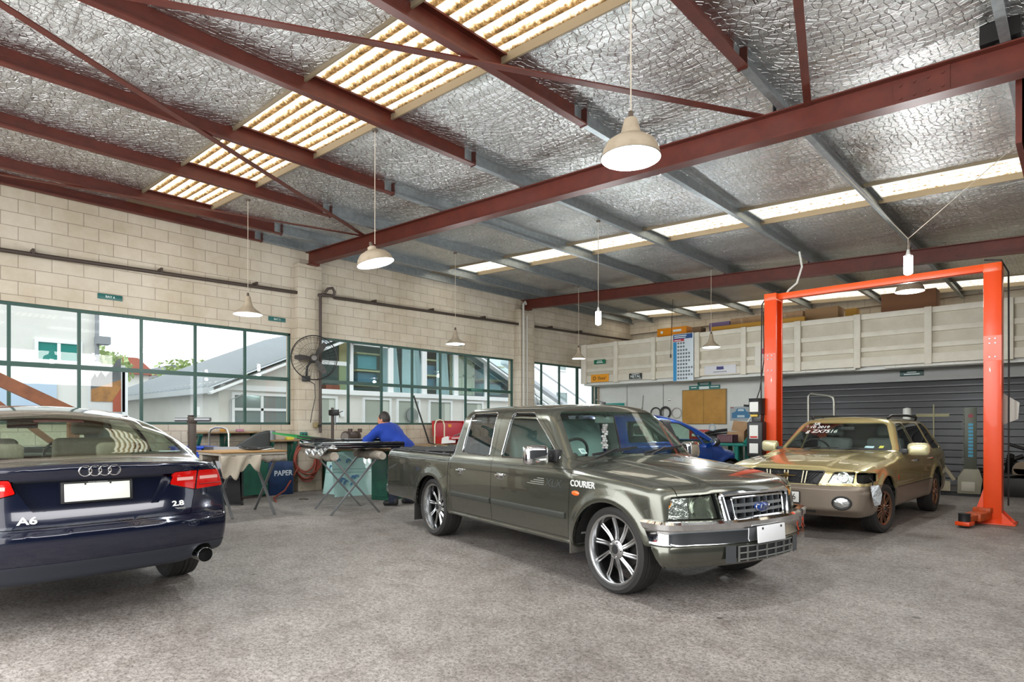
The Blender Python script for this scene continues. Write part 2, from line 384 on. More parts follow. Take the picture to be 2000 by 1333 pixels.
struct(MB().box(-11.6, 1.3, 1.0, 1.02, 5.0, 5.01).build('trim_9', M_GALV)) if False else None
M_SLK = mat('skylight_flashing', '8f8068', 0.6, 0.2)
for i, (a, b, xa, xb) in enumerate(((2.92, 3.93, -10.75, 0.9), (9.12, 9.95, -11.1, 0.9), (16.45, 17.7, -11.1, 0.9))):
    root = thing('skylight', None, None, (0, 0, 0)); root['label'] = ['brown streaked corrugated skylight strip above the rear ends of the dark sedan and nearest lamp', 'pale speckled skylight strip crossing the roof between the two red rafters', 'pale skylight strip above the white loft front, beyond the far red rafter'][i]
    root['category'] = 'skylight'; ny = int((b - a) / 0.142 * 10); nx = 2
    def f(u, v): 
        x = xa + u * (xb - xa); y = a + v * (b - a); return (x, y, zc(x) + 0.03 + 0.02 * math.sin(2 * PI * y / 0.142))
    MB().grid(f, nx, ny).build('corrugated_sheet', M_SKY if i == 0 else M_SKY2, root)
    for yy in (a, b):
        MB().bar((xa, yy, zc(xa) - 0.01), (xb, yy, zc(xb) - 0.01), 0.02, 0.11).build('edge_flashing', M_SLK, root)
    MB().box(-11.55, xa, a - 0.02, b + 0.02, zc(-11.4) - 0.03, zc(-11.4) + 0.02).build('end_flashing', M_SLK, root)
# opaque roof beyond skylight ends is the foil strips; gable ends and eaves
struct(MB().box(-11.6, 1.3, 18.0, 18.3, 4.4, 5.2).build('trim_1', M_BLOCK, smooth=False))

def ibeam(a, b, h, fw, t=0.012, tw=0.009):
    """I section from a to b (points on the underside centre line)"""
    a, b = Vector(a), Vector(b); m = MB(); up = Vector((0, 0, 1))
    m.bar(a + up * t / 2, b + up * t / 2, fw, t); m.bar(a + up * (h - t / 2), b + up * (h - t / 2), fw, t)
    m.bar(a + up * h / 2, b + up * h / 2, tw, h - 2 * t); return m
RL = ['near red steel rafter resting on the pillar beside the fan',
      'red steel rafter crossing the roof behind the orange hoist, far from the camera']
def hexhead(m, c, ax, r=0.012, h=0.012):
    c = Vector(c); m.cyl(c, c + Vector(ax) * h, r, 6)
for i, y in enumerate((6.1, 12.48)):
    r = thing('rafter', RL[i], 'roof beam', (0, 0, 0))
    ibeam((-11.3, y, zr(-11.3)), (0.7, y, zr(0.7)), 0.25, 0.15).build('beam', M_RED, r)
    c = MB()
    for x in PUR[:-1]:
        c.box(x - 0.06, x - 0.052, y - 0.04, y + 0.04, zr(x) + 0.25, zr(x) + 0.43); c.box(x - 0.10, x - 0.05, y - 0.04, y + 0.04, zr(x) + 0.25, zr(x) + 0.258)
    c.build('cleat', M_BLACKST if i == 0 else M_RED, r)
    s = MB(); xs = -1.0 if i == 0 else -1.6
    s.box(xs - 0.2, xs + 0.2, y - 0.012, y + 0.012, zr(xs) + 0.02, zr(xs) + 0.23)
    for dx in (-0.15, -0.05, 0.05, 0.15): 
        for dz in (0.07, 0.18): hexhead(s, (xs + dx, y - 0.01, zr(xs) + dz), (0, -1, 0))
    s.build('splice_plate', M_RED, r)
    p = MB().box(-11.34, -11.05, y - 0.1, y + 0.1, zr(-11.2) - 0.03, zr(-11.2)); p.build('bearing_plate', M_RED, r)

def csec(x, y0, y1, h, z0f, lip=0.02, fl=0.065, t=0.004, side=1):
    """lipped channel purlin running along Y, web at x, flanges to one side"""
    z0 = z0f; prof = [(0, 0), (fl, 0), (fl, lip), (fl - t, lip), (fl - t, t), (t, t), (t, h - t), (fl - t, h - t), (fl - t, h - lip), (fl, h - lip), (fl, h), (0, h)]
    return MB().prism([(x + side * p, z0 + q) for p, q in prof], y0, y1)
ordn = ['against the window wall', 'second from the window wall', 'third from the window wall', 'fourth from the window wall, carrying the middle lamp', 'fifth from the window wall', 'sixth from the window wall', 'seventh from the window wall', 'over the right edge of the bay']
for i, x in enumerate(PUR[:-1]):
    z0 = zr(x) + 0.252
    r = thing('purlin', 'long red and grey roof purlin, %s' % ordn[i], 'roof purlin', (0, 0, 0), group='roof purlins')
    a = csec(x, -0.6, 5.12, 0.205, z0 - 0.005, 0.018, 0.08, 0.006)
    a.build('red_length', M_RED, r)
    csec(x + 0.004, 5.0, 18.05, 0.19, z0).build('galvanised_length', M_GALV, r)
    e = MB().box(x - 0.012, x + 0.075, 5.11, 5.122, z0 - 0.012, z0 + 0.21)
    for yy in (5.03, 5.09):
        for dz in (0.05, 0.15): hexhead(e, (x, yy, z0 + dz), (-1, 0, 0), 0.014, 0.016)
    for dx in (0.02, 0.055):
        for dz in (0.05, 0.15): hexhead(e, (x + dx, 5.122, z0 + dz), (0, 1, 0), 0.012, 0.014)
    e.build('joint_plate', mat('dark_red_plate', '4a221a', 0.5, 0.3), r)
def brace(a, b, lab, w=0.075):
    o = MB().bar(a, b, w, 0.012).build('brace_bar', M_RED); tag(o, lab, 'roof brace', 'flat steel roof braces')
brace((-6.2, -0.5, 4.49), (-2.26, 6.14, 4.335), 'flat red brace bar crossing in front of the skylight and under the nearest purlins')
brace((-5.2, -0.55, 4.45), (-9.35, 6.2, 4.65), 'flat red brace bar running from top left corner towards the pillar by the fan')
brace((-11.1, 0.0, 4.715), (-9.3, 6.1, 4.655), 'flat red brace bar running low along the block wall above the windows', 0.06)
brace((-0.95, 2.6, 4.255), (-1.9, 6.1, 4.31), 'short red brace bar meeting the near rafter at upper right', 0.065)
# bulkhead timber over the side opening, upper right
M_TIMB = mat('old_timber', '6b5238', 0.75, vary=(7, '43301f', 0.7))
b = thing('bulkhead', 'old timber and steel bulkhead framing over the opening, upper right corner', 'framing', (0, 0, 0))
MB().box(-0.40, -0.36, 6.3, 10.0, 3.55, 4.25).build('steel_strip', M_RED, b)
MB().box(-0.34, -0.22, 6.3, 12.0, 3.2, 4.2).build('timber_board', M_TIMB, b)
for yy in (6.5, 7.6, 8.7, 9.8): MB().box(-0.22, -0.1, yy - 0.05, yy + 0.05, 3.2, 4.2).build('stud', M_TIMB, b)
MB().box(-0.6, -0.35, 6.0, 6.2, 4.28, 4.43).build('packer_block', M_BLACKST, b)

# ------------------------------------------------------------------ steel windows
def window(i, ya, yb, mull, mid, thick=()):
    r = thing('window_%d' % i, None, None); r['kind'] = 'structure'; xg = XW - 0.06
    f = MB(); z0, z1 = 1.31, 3.10
    for y in (ya, yb): f.box(xg - 0.03, xg + 0.03, y - 0.035, y + 0.035, z0, z1)
    for z in (z0 + 0.02, z1 - 0.02): f.box(xg - 0.03, xg + 0.03, ya, yb, z - 0.025, z + 0.025)
    f.build('window_frame', M_GREENFR, r, smooth=False)
    for y in mull:
        t = 0.045 if y in thick else 0.021
        MB().box(xg - 0.025, xg + 0.025, y - t, y + t, z0, z1).build('mullion', M_GREENFR, r, smooth=False)
    if mid: MB().box(xg - 0.028, xg + 0.028, ya, yb, 2.165, 2.235).build('transom', M_GREENFR, r, smooth=False)
    ys = [ya] + list(mull) + [yb]; zs = [z0, 2.2, z1] if mid else [z0, z1]
    for a, c in zip(ys, ys[1:]):
        for d, e in zip(zs, zs[1:]): MB().box(xg - 0.003, xg + 0.003, a, c, d, e).build('pane', M_PANE, r, smooth=False)
    return r
window(1, 0.55, 5.75, (1.45, 2.30, 3.16, 4.0, 4.87), True)
w2 = window(2, 6.34, 12.15, (7.06, 7.9, 8.75, 9.6, 10.43, 11.24), True)
MB().box(XW - 0.04, XW + 0.03, 10.55, 10.95, 2.16, 2.24).build('latch_box', mat('green_latch', '2f6b5d', 0.4), w2, bevel=0.01)
window(3, 12.84, 16.1, (13.38, 14.2, 15.08, 15.9), False, (15.08,))
# back partition, roller door, loft
struct(MB().box(-11.4, -5.9, 16.2, 16.3, 0, 2.62).build('wall_partition', M_WHITEW, smooth=False))
tr = MB()
for x in (-10.32, -9.07, -6.0): tr.box(x - 0.012, x + 0.012, 16.185, 16.2, 0, 2.6)
struct(tr.build('trim_2', mat('grey_trim', '9a9b97', 0.6), smooth=False))
M_SLAT = mat('charcoal_roller_door', '3b3b3d', 0.38, 0.35)
d = thing('door_1', None, None); d['kind'] = 'structure'
prof = []; zq = 0.0
nsl = 15; pit = 2.30 / nsl
def slat(u, v):
    z = v * 2.30; ph = (z / pit) % 1.0
    k = 0.028 if ph < 0.12 else (0.028 - (ph - 0.12) / 0.88 * 0.028)
    return (-5.95 + u * 6.7, 16.12 - k, z)
MB().grid(slat, 1, nsl * 10).build('roller_curtain', M_SLAT, d, ang=30)
MB().box(-6.0, 0.75, 16.0, 16.16, 2.28, 2.62).build('header_box', mat('grey_header', '9b9c9a', 0.5, 0.1), d, bevel=0.01)
MB().box(-6.05, -5.93, 16.05, 16.2, 0, 2.3).build('guide_rail', M_GALV, d)
struct(MB().box(-11.3, 0.9, 15.30, 18.1, 2.52, 2.62).build('ceiling_loft_floor', M_WHITEW, smooth=False))
lf = thing('loft_front', 'long cream timber loft balustrade of boards and posts above the roller door', 'balustrade', (0, 0, 0))
MB().box(-11.3, 0.9, 15.24, 15.27, 2.62, 3.75).build('board_panel', mat('shaded_cream_panel', 'c9c2b1', .65, vary=(3, 'b9b19e', .5)), lf, smooth=False)  # same cream as the rails, darkened to put shade contrast into the colour
for z0, z1 in ((2.60, 2.80), (2.92, 3.02), (3.25, 3.36), (3.64, 3.76)):
    MB().box(-11.3, 0.9, 15.185, 15.24, z0, z1).build('rail', M_CREAM, lf, bevel=0.004)
for xa, xb in ((-11.3, -11.12), (-10.12, -9.98), (-8.87, -8.74), (-7.56, -7.43), (-6.31, -6.18), (-5.02, -4.88), (-3.75, -3.62), (-2.43, -2.30), (-1.14, -0.99), (0.1, 0.24)):
    MB().box(xa, xb, 15.13, 15.24, 2.57, 3.765).build('post', M_CREAM, lf, bevel=0.005)
MB().box(-7.3, -5.3, 15.0, 15.2, 2.50, 2.55).build('soffit_strip', M_WHITEW, lf)
for xa, xb in ((-5.4, -3.72), (-3.15, -1.2)):
    a = thing('strip_light', 'white fluorescent batten under the loft front, %s' % ('nearest the left orange post' if xa < -5 else 'to the right, above the gold wagon'), 'light fitting', (0, 0, 0), group='battens under the loft')
    MB().box(xa, xb, 15.16, 15.24, 2.53, 2.585).build('batten_body', mat('batten_white', 'cfcdc4', 0.4), a, bevel=0.006)
    t = MB()
    for k in range(4): t.cyl((xa + 0.2 + k * (xb - xa - 0.4) / 3, 15.155, 2.56), (xa + 0.2 + k * (xb - xa - 0.4) / 3, 15.165, 2.56), 0.012, 8)
    t.build('screw', M_GALV, a)
# ------------------------------------------------------------------ car bodies: smooth solids contoured, then cut into real panels
def pch(xs, ys):
    """monotone cubic interpolation"""
    xs = np.array(xs, float); ys = np.array(ys, float); h = np.diff(xs); d = np.diff(ys) / h; m = np.zeros(len(xs))
    m[0], m[-1] = d[0], d[-1]
    for i in range(1, len(xs) - 1):
        if d[i - 1] * d[i] > 0:
            w1 = 2 * h[i] + h[i - 1]; w2 = h[i] + 2 * h[i - 1]; m[i] = (w1 + w2) / (w1 / d[i - 1] + w2 / d[i])
    def f(x):
        x = np.clip(x, xs[0], xs[-1]); i = np.clip(np.searchsorted(xs, x) - 1, 0, len(h) - 1); t = (x - xs[i]) / h[i]
        t2 = t * t; t3 = t2 * t
        return (2 * t3 - 3 * t2 + 1) * ys[i] + (t3 - 2 * t2 + t) * h[i] * m[i] + (-2 * t3 + 3 * t2) * ys[i + 1] + (t3 - t2) * h[i] * m[i + 1]
    return f
def smax(a, b, k):
    h = np.clip(0.5 + 0.5 * (a - b) / k, 0, 1); return b + (a - b) * h + k * h * (1 - h)
def smin(a, b, k): return -smax(-a, -b, k)
def sst(a, b, x):
    t = np.clip((x - a) / (b - a), 0, 1); return t * t * (3 - 2 * t)

def contour(f, lo, hi, st):
    """surface nets + Newton projection; returns vertices, quads"""
    ax = [np.arange(lo[i], hi[i] + st, st) for i in range(3)]
    X, Y, Z = np.meshgrid(*ax, indexing='ij'); D = f(X, Y, Z).astype(np.float64); S = D < 0
    nx, ny, nz = D.shape
    cs = sum(S[i:nx - 1 + i, j:ny - 1 + j, k:nz - 1 + k].astype(np.int8) for i in (0, 1) for j in (0, 1) for k in (0, 1))
    act = (cs > 0) & (cs < 8); idx = -np.ones(act.shape, np.int64); I = np.argwhere(act); idx[act] = np.arange(len(I))
    acc = np.zeros((len(I), 3)); cnt = np.zeros(len(I))
    cor = [(i, j, k) for i in (0, 1) for j in (0, 1) for k in (0, 1)]
    for a in cor:
        for ax_ in range(3):
            if a[ax_] == 1: continue
            b = list(a); b[ax_] = 1
            da = D[I[:, 0] + a[0], I[:, 1] + a[1], I[:, 2] + a[2]]; db = D[I[:, 0] + b[0], I[:, 1] + b[1], I[:, 2] + b[2]]
            c = (da < 0) != (db < 0); t = np.where(c, da / np.where(da == db, 1, da - db), 0)
            p = np.tile(np.array(a, float), (len(I), 1)); p[:, ax_] += t; acc += p * c[:, None]; cnt += c
    V = np.array(lo) + (I + acc / cnt[:, None]) * st
    F = []
    for ax_ in range(3):
        u, v = [(1, 2), (2, 0), (0, 1)][ax_]
        sl0 = [slice(None)] * 3; sl1 = [slice(None)] * 3; sl0[ax_] = slice(0, -1); sl1[ax_] = slice(1, None)
        s0, s1 = S[tuple(sl0)], S[tuple(sl1)]; E = np.argwhere(s0 != s1)
        ok = (E[:, u] > 0) & (E[:, v] > 0) & (E[:, u] < D.shape[u] - 1) & (E[:, v] < D.shape[v] - 1); E = E[ok]
        flip = ~s0[E[:, 0], E[:, 1], E[:, 2]]
        q = []
        for du, dv in ((0, 0), (-1, 0), (-1, -1), (0, -1)):
            e = E.copy(); e[:, u] += du; e[:, v] += dv; q.append(idx[e[:, 0], e[:, 1], e[:, 2]])
        q = np.stack(q, 1); q[flip] = q[flip][:, ::-1]; F.append(q)
    F = np.concatenate(F)
    for _ in range(4):
        g = grad(f, V); d = f(V[:, 0], V[:, 1], V[:, 2]); s = np.clip(d / np.maximum((g * g).sum(1), 0.05), -st * 0.6, st * 0.6)
        V = V - g * s[:, None]
    return V, F
def grad(f, V, e=1.5e-3):
    g = np.zeros_like(V)
    for i in range(3):
        d = np.zeros(3); d[i] = e; a = V + d; b = V - d
        g[:, i] = (f(a[:, 0], a[:, 1], a[:, 2]) - f(b[:, 0], b[:, 1], b[:, 2])) / (2 * e)
    return g
def inpoly(x, y, poly):
    c = np.zeros(len(x), bool); n = len(poly); j = n - 1
    for i in range(n):
        xi, yi = poly[i][:2]; xj, yj = poly[j][:2]
        m = ((yi > y) != (yj > y)) & (x < (xj - xi) * (y - yi) / ((yj - yi) if yj != yi else 1e-12) + xi); c ^= m; j = i
    return c

circ = lambda cx, cz, r, n=40: [(cx + r * math.cos(2 * PI * k / n), cz + r * math.sin(2 * PI * k / n)) for k in range(n)]
class Body:
    """a contoured solid whose faces are cut along panel outlines and sorted into parts"""
    VW = {'S': (0, 2), 'F': (1, 2), 'T': (0, 1)}
    def __init__(s, f, lo, hi, st):
        s.f = f; V, F = contour(f, lo, hi, st); s.bm = bmesh.new()
        vs = [s.bm.verts.new(p) for p in V]
        for q in F:
            if len(set(q)) == 4: s.bm.faces.new([vs[i] for i in q])
        s.bm.normal_update(); s.names = ['body']; s.lay = s.bm.faces.layers.int.new('part')
    def _arr(s):
        fs = list(s.bm.faces); c = np.array([tuple(f.calc_center_median()) for f in fs]); n = np.array([tuple(f.normal) for f in fs])
        p = np.array([f[s.lay] for f in fs]); return fs, c, n, p
    def region(s, name, view, poly, cond=None, frm=('body',)):
        """cut along a 2D outline seen from the side (S), front (F) or top (T); faces inside become part `name`"""
        if name not in s.names: s.names.append(name)
        pid = s.names.index(name); ids = [s.names.index(q) for q in frm if q in s.names]; a, b = s.VW[view]
        n = len(poly); P = np.array([q[:2] for q in poly], float)
        fs, c, no, pt = s._arr(); m = np.isin(pt, ids)
        if cond is not None: m &= cond(c[:, 0], c[:, 1], c[:, 2], no[:, 0], no[:, 1], no[:, 2])
        lo = P.min(0) - .12; hi = P.max(0) + .12; m &= (c[:, a] > lo[0]) & (c[:, a] < hi[0]) & (c[:, b] > lo[1]) & (c[:, b] < hi[1])
        cand = [fs[k] for k in np.nonzero(m)[0]]; C2 = c[m][:, [a, b]]; have = set(cand)
        if not cand: return
        for i in range(n):
            p0, p1 = P[i], P[(i + 1) % n]; L = np.linalg.norm(p1 - p0)
            if L < 1e-6: continue
            d = (p1 - p0) / L; r = C2 - p0; t = r @ d; w = r @ np.array([-d[1], d[0]])
            ks = np.nonzero((t > -0.04) & (t < L + 0.04) & (np.abs(w) < 0.045))[0]
            if not len(ks): continue
            sel = [cand[k] for k in ks]
            co = [0, 0, 0]; nn = [0, 0, 0]; co[a], co[b] = p0; nn[a], nn[b] = -d[1], d[0]
            geo = sel + list({e for f in sel for e in f.edges}) + list({v for f in sel for v in f.verts})
            ret = bmesh.ops.bisect_plane(s.bm, geom=geo, dist=1e-5, plane_co=co, plane_no=nn)
            new = [g for g in ret['geom'] if isinstance(g, bmesh.types.BMFace) and g not in have]
            for k in ks: q = cand[k].calc_center_median(); C2[k] = (q[a], q[b])
            if new:
                cand += new; have.update(new); C2 = np.concatenate([C2, np.array([[f.calc_center_median()[a], f.calc_center_median()[b]] for f in new])])
        m = inpoly(C2[:, 0], C2[:, 1], poly)
        for k in np.nonzero(m)[0]: cand[k][s.lay] = pid
    def mark(s, name, cond, frm=('body',)):
        if name not in s.names: s.names.append(name)
        pid = s.names.index(name); ids = [s.names.index(q) for q in frm if q in s.names]
        fs, c, no, pt = s._arr(); m = np.isin(pt, ids) & cond(c[:, 0], c[:, 1], c[:, 2], no[:, 0], no[:, 1], no[:, 2])
        for k in np.nonzero(m)[0]: fs[k][s.lay] = pid
    def faces(s, name, cond=None):
        pid = s.names.index(name); V = {}; co = []; F = []
        for f in s.bm.faces:
            if f[s.lay] != pid: continue
            if cond is not None and not cond(f.calc_center_median()): continue
            q = []
            for v in f.verts:
                if v not in V: V[v] = len(co); co.append(tuple(v.co))
                q.append(V[v])
            F.append(q)
        return np.array(co), F
    def part(s, name, m, parent, cond=None, gap=0.0022, thick=0.02, inset=0.0, m2=None, rename=None, flat=False):
        V, F = s.faces(name, cond)
        if not len(V): return None
        N = grad(s.f, V, 9e-3); N /= np.maximum(np.linalg.norm(N, axis=1), 1e-9)[:, None]
        cnt = {}
        for q in F:
            for i in range(len(q)):
                e = (q[i], q[(i + 1) % len(q)]); k = (min(e), max(e)); cnt.setdefault(k, []).append(e)
        bd = [v[0] for v in cnt.values() if len(v) == 1]
        if gap and bd:
            mv = np.zeros_like(V)
            for i, j in bd:
                w = np.cross(N[i] + N[j], V[j] - V[i]); L = np.linalg.norm(w)
                if L > 1e-12: mv[i] += w / L; mv[j] += w / L
            L = np.linalg.norm(mv, axis=1); k = L > 1e-6; V = V.copy(); V[k] += mv[k] / L[k, None] * gap
        Vo = V - N * inset; me = bpy.data.meshes.new(rename or name)
        if thick:
            n = len(V); Vi = Vo - N * thick; rv = []; rn = []; rf = []; off = 2 * n
            for i, j in bd:
                o = np.cross(V[j] - V[i], N[i]); L = np.linalg.norm(o); o = o / L if L > 1e-12 else N[i]
                k = off + len(rv); rv += [Vo[j], Vo[i], Vi[i], Vi[j]]; rn += [o] * 4; rf.append([k, k + 1, k + 2, k + 3])
            AV = np.concatenate([Vo, Vi] + ([np.array(rv)] if rv else [])); AN = np.concatenate([N, -N] + ([np.array(rn)] if rn else []))
            AF = [list(q) for q in F] + [[i + n for i in reversed(q)] for q in F] + rf
            me.from_pydata(AV.tolist(), [], AF)
            me.materials.append(m); me.materials.append(m2 or m)
            mi = [0] * len(F) + [1] * len(F) + [0] * len(rf)
        else:
            me.from_pydata(Vo.tolist(), [], [list(q) for q in F]); AN = N; me.materials.append(m); mi = [0] * len(F)
        me.polygons.foreach_set('material_index', mi)
        if not flat:
            me.polygons.foreach_set('use_smooth', [True] * len(me.polygons)); me.normals_split_custom_set_from_vertices(AN.tolist())
        me.update()
        return link(bpy.data.objects.new(rename or name, me), parent)
    def sides(s, name, *a, **k):
        """the two mirrored copies of a side part"""
        return [s.part(name, *a, cond=(lambda c: c.y < 0), **k), s.part(name, *a, cond=(lambda c: c.y > 0), **k)]
    def done(s): s.bm.free()
    def snap(s, x, z, side=-1, hint=0.9):
        """point on the side surface at (x, z)"""
        y = np.linspace(0.2, 1.1, 400); d = s.f(np.full(400, x), y * side, np.full(400, z)); k = np.nonzero(d < 0)[0]
        return Vector((x, side * (y[k[-1]] if len(k) else hint), z))

def side_line(body, pts, r, m, name, parent, out=0.0, side=-1, closed=False, n=6, step=0.04):
    P = []
    q = list(pts) + ([pts[0]] if closed else [])
    for (x0, z0), (x1, z1) in zip(q, q[1:]):
        k = max(1, int(math.hypot(x1 - x0, z1 - z0) / step)); P += [(x0 + (x1 - x0) * i / k, z0 + (z1 - z0) * i / k) for i in range(k)]
    if not closed: P.append(q[-1])
    V = [body.snap(x, z, side) + Vector((0, side * out, 0)) for x, z in P]
    return MB().tube(V, r, n, closed=closed).build(name, m, parent)
def strip(body, pts, h, t, m, name, parent, side=-1, step=0.05):
    """moulding strip lying on the side: pts = centre line, h height, t thickness"""
    P = []
    for (x0, z0), (x1, z1) in zip(pts, pts[1:]):
        k = max(1, int(abs(x1 - x0) / step)); P += [(x0 + (x1 - x0) * i / k, z0 + (z1 - z0) * i / k) for i in range(k)]
    P.append(pts[-1]); m_ = MB(); prof = [(-0.5, -0.4), (-0.5, 0.7), (-0.3, 1.0), (0.3, 1.0), (0.5, 0.7), (0.5, -0.4)]; v = []
    for x, z in P:
        for a, b in prof:
            p = body.snap(x, z + a * h, side); v.append((p.x, p.y + side * b * t, p.z))
    n = len(prof); f = [(i * n + k, (i + 1) * n + k, (i + 1) * n + k + 1, i * n + k + 1) for i in range(len(P) - 1) for k in range(n - 1)]
    f += [tuple(range(n)), tuple(reversed(range((len(P) - 1) * n, len(P) * n)))]
    return m_.add(v, f).build(name, m, parent)

def arch_liner(parent, ax, cz, R, s, y0=.42, y1=.80, m=None):
    g = MB(); g.grid(lambda u, v: (ax + R * math.cos(u * PI), s * (y0 + v * (y1 - y0)), cz + R * math.sin(u * PI)), 24, 2)
    g.grid(lambda u, v: (ax + R * v * math.cos(u * PI), s * y0, cz + R * v * math.sin(u * PI)), 24, 2)
    return g.build('wheel_well', m or M_WELL, parent)
# shared car materials
M_TYRE = mat('tyre_rubber', '2b2a29', 0.75, bump=(60, 0.15)); M_DARKPL = mat('black_plastic', '1c1c1d', 0.5); M_CHROME = mat('chrome', 'e4e5e6', 0.06, 1.0)
M_ALU = mat('polished_alloy', 'b9babb', 0.22, 1.0); M_WELL = mat('wheel_well_dark', '141312', 0.85); M_LINER = mat('cabin_lining', '8a8f8b', 0.8)
M_CLEARLENS = glassmat('clear_lens', (0.93, 0.95, 0.93), 0.8); M_REFL = mat('lamp_reflector', 'd5d7d6', 0.18, 0.9, bump=(28, 0.5))
M_SHADOWGAP = mat('gap_black', '0b0b0b', 0.8)
M_DARKBAR = mat('dark_shaded_barrel', '2a2a2b', 0.45, 0.7)  # dark metal that also paints in the shadow between the spokes
M_DISC = mat('brake_steel', '2f2e2d', 0.5, 0.7)

def tyre(R, w, rim, parent, treads=4):
    """carcass with tread grooves, axis along Y"""
    h = w / 2; pr = [(rim - 0.012, -h * 0.78), (rim + 0.004, -h * 0.86), (rim + (R - rim) * 0.45, -h * 1.0), (R - 0.03, -h * 0.95), (R - 0.010, -h * 0.83)]
    g = 0.006
    for k in range(treads):
        c = -h * 0.62 + (k + 0.5) * (h * 1.24) / treads; q = 0.0065
        pr += [(R - (0.004 if abs(c) > h * 0.4 else 0), c - q), (R - g, c - q * 0.8), (R - g, c + q * 0.8), (R - (0.004 if abs(c) > h * 0.4 else 0), c + q)]
    pr += [(R - 0.010, h * 0.83), (R - 0.03, h * 0.95), (rim + (R - rim) * 0.45, h), (rim + 0.004, h * 0.86), (rim - 0.012, h * 0.78)]
    return MB().lathe(pr, axis='Y', n=64).build('tyre', M_TYRE, parent, ang=25)
def rimset(R, w, m, parent, kind, dish=0.03, ns=10, side=-1, hubm=None):
    """barrel + spokes; outer face towards side*Y"""
    h = w / 2; s = side
    MB().lathe([(R * 0.955, -h * 0.8 * s), (R * 0.90, -h * 0.5 * s), (R * 0.885, (h * 0.80 - dish) * s - 0.01 * s)], axis='Y', n=48).build('inner_barrel', M_DARKBAR, parent)
    b = MB().lathe([(R * 0.885, (h * 0.80 - dish) * s - 0.012 * s), (R * 0.90, (h * 0.8 - dish * 0.5) * s), (R * 0.93, h * 0.80 * s), (R * 0.985, h * 0.86 * s), (R, h * 0.86 * s), (R, h * 0.80 * s), (R * 0.96, h * 0.74 * s)], axis='Y', n=64)
    b.build('rim_barrel', m, parent, ang=30)
    yo = (h * 0.80 - dish) * s; sp = MB()
    for k in range(ns):
        t0 = 2 * PI * k / ns
        offs = (-0.0125, 0.0125) if kind == 'double' else ((0,) if kind == 'single' else (-0.035, 0.035))
        for j, of in enumerate(offs):
            P = []; rs = []
            for i in range(9):
                u = i / 8; r = 0.16 * R + u * (R * 0.93 - 0.16 * R)
                tw = 0.22 * math.sin(u * PI * 0.5) * (1 if kind == 'double' else 0)
                if kind == 'y': tw = (of * 6.0) * u ** 1.5; o = of * 0.3
                else: o = of * (0.55 + 0.45 * u) * R / 0.27
                t = t0 + tw; P.append((r * math.cos(t) - o * math.sin(t), yo - s * (0.012 * math.sin(u * PI) - 0.012 * (1 - u)), r * math.sin(t) + o * math.cos(t)))
                rs.append((0.0098 if kind == 'double' else 0.017 if kind == 'single' else 0.0115) * (1.15 - 0.25 * u) * R / 0.27)
            sp.tube(P, rs, 6)
    sp.build('spokes', m, parent)
    MB().lathe([(0, yo + 0.030 * s), (0.055 * R / 0.27, yo + 0.030 * s), (0.075 * R / 0.27, yo + 0.018 * s), (0.085 * R / 0.27, yo - 0.03 * s)], axis='Y', n=32).build('hub', hubm or m, parent)
    c = MB().lathe([(0, yo + 0.036 * s), (0.03 * R / 0.27, yo + 0.036 * s), (0.034 * R / 0.27, yo + 0.030 * s)], axis='Y', n=20)
    c.build('centre_cap', M_DARKPL, parent)
    n = MB()
    for k in range(5):
        t = 2 * PI * k / 5 + 0.3; n.cyl((0.058 * R / 0.27 * math.cos(t), yo + 0.01 * s, 0.058 * R / 0.27 * math.sin(t)), (0.058 * R / 0.27 * math.cos(t), yo + 0.036 * s, 0.058 * R / 0.27 * math.sin(t)), 0.008, 6)
    n.build('wheel_nuts', M_CHROME, parent)
    MB().lathe([(0.05, -0.01 * s), (R * 0.6, -0.01 * s), (R * 0.6, -0.03 * s), (0.05, -0.03 * s)], axis='Y', n=32, closed=True).build('brake_disc', M_DISC, parent)
def wheel(parent, loc, R, w, rim, m, kind, ns, dish, side, steer=0):
    r = bpy.data.objects.new('wheel', None); link(r, parent); r.location = loc; r.rotation_euler = (0, 0.35, math.radians(steer))
    tyre(R, w, rim, r); rimset(rim, w, m, r, kind, dish, ns, side); return r
def seat(parent, loc, m, w=0.5, h=0.62, tilt=14, head=True, cm=None):
    r = bpy.data.objects.new('seat', None); link(r, parent); r.location = loc
    c = MB().box(-0.25, 0.27, -w / 2, w / 2, -0.16, 0.0); c.build('cushion', m, r, bevel=0.05, seg=4)
    b = bpy.data.objects.new; t = math.radians(tilt)
    q = MB().box(-0.06, 0.06, -w / 2, w / 2, 0, h).build('backrest', m, r, bevel=0.055, seg=4); q.location = (-0.24, 0, -0.02); q.rotation_euler = (0, -t, 0)
    if head:
        hx = -0.24 - math.sin(t) * (h + 0.12); hz = -0.02 + math.cos(t) * (h + 0.12)
        k = MB().box(-0.045, 0.045, -0.125, 0.125, -0.09, 0.09).build('headrest', cm or m, r, bevel=0.04, seg=4); k.location = (hx, 0, hz); k.rotation_euler = (0, -t, 0)
    return r
def steering_wheel(parent, loc, R=0.185, tilt=28):
    r = MB(); n = 28
    r.tube([(0, R * math.cos(2 * PI * k / n), R * math.sin(2 * PI * k / n)) for k in range(n)], 0.014, 8, closed=True)
    r.tube([(0, -R, 0), (0.03, 0, -0.01), (0, R, 0)], 0.014, 6); r.tube([(0.03, 0, 0), (0, 0, -R)], 0.014, 6); r.sphere((0.03, 0, 0), 0.055, 14, 8, (0.5, 1.1, 1))
    r.cyl((0.03, 0, 0), (0.28, 0, -0.02), 0.02)
    o = r.build('steering_wheel', M_DARKPL, parent, loc=loc); o.rotation_euler = (0, math.radians(tilt), 0); return o
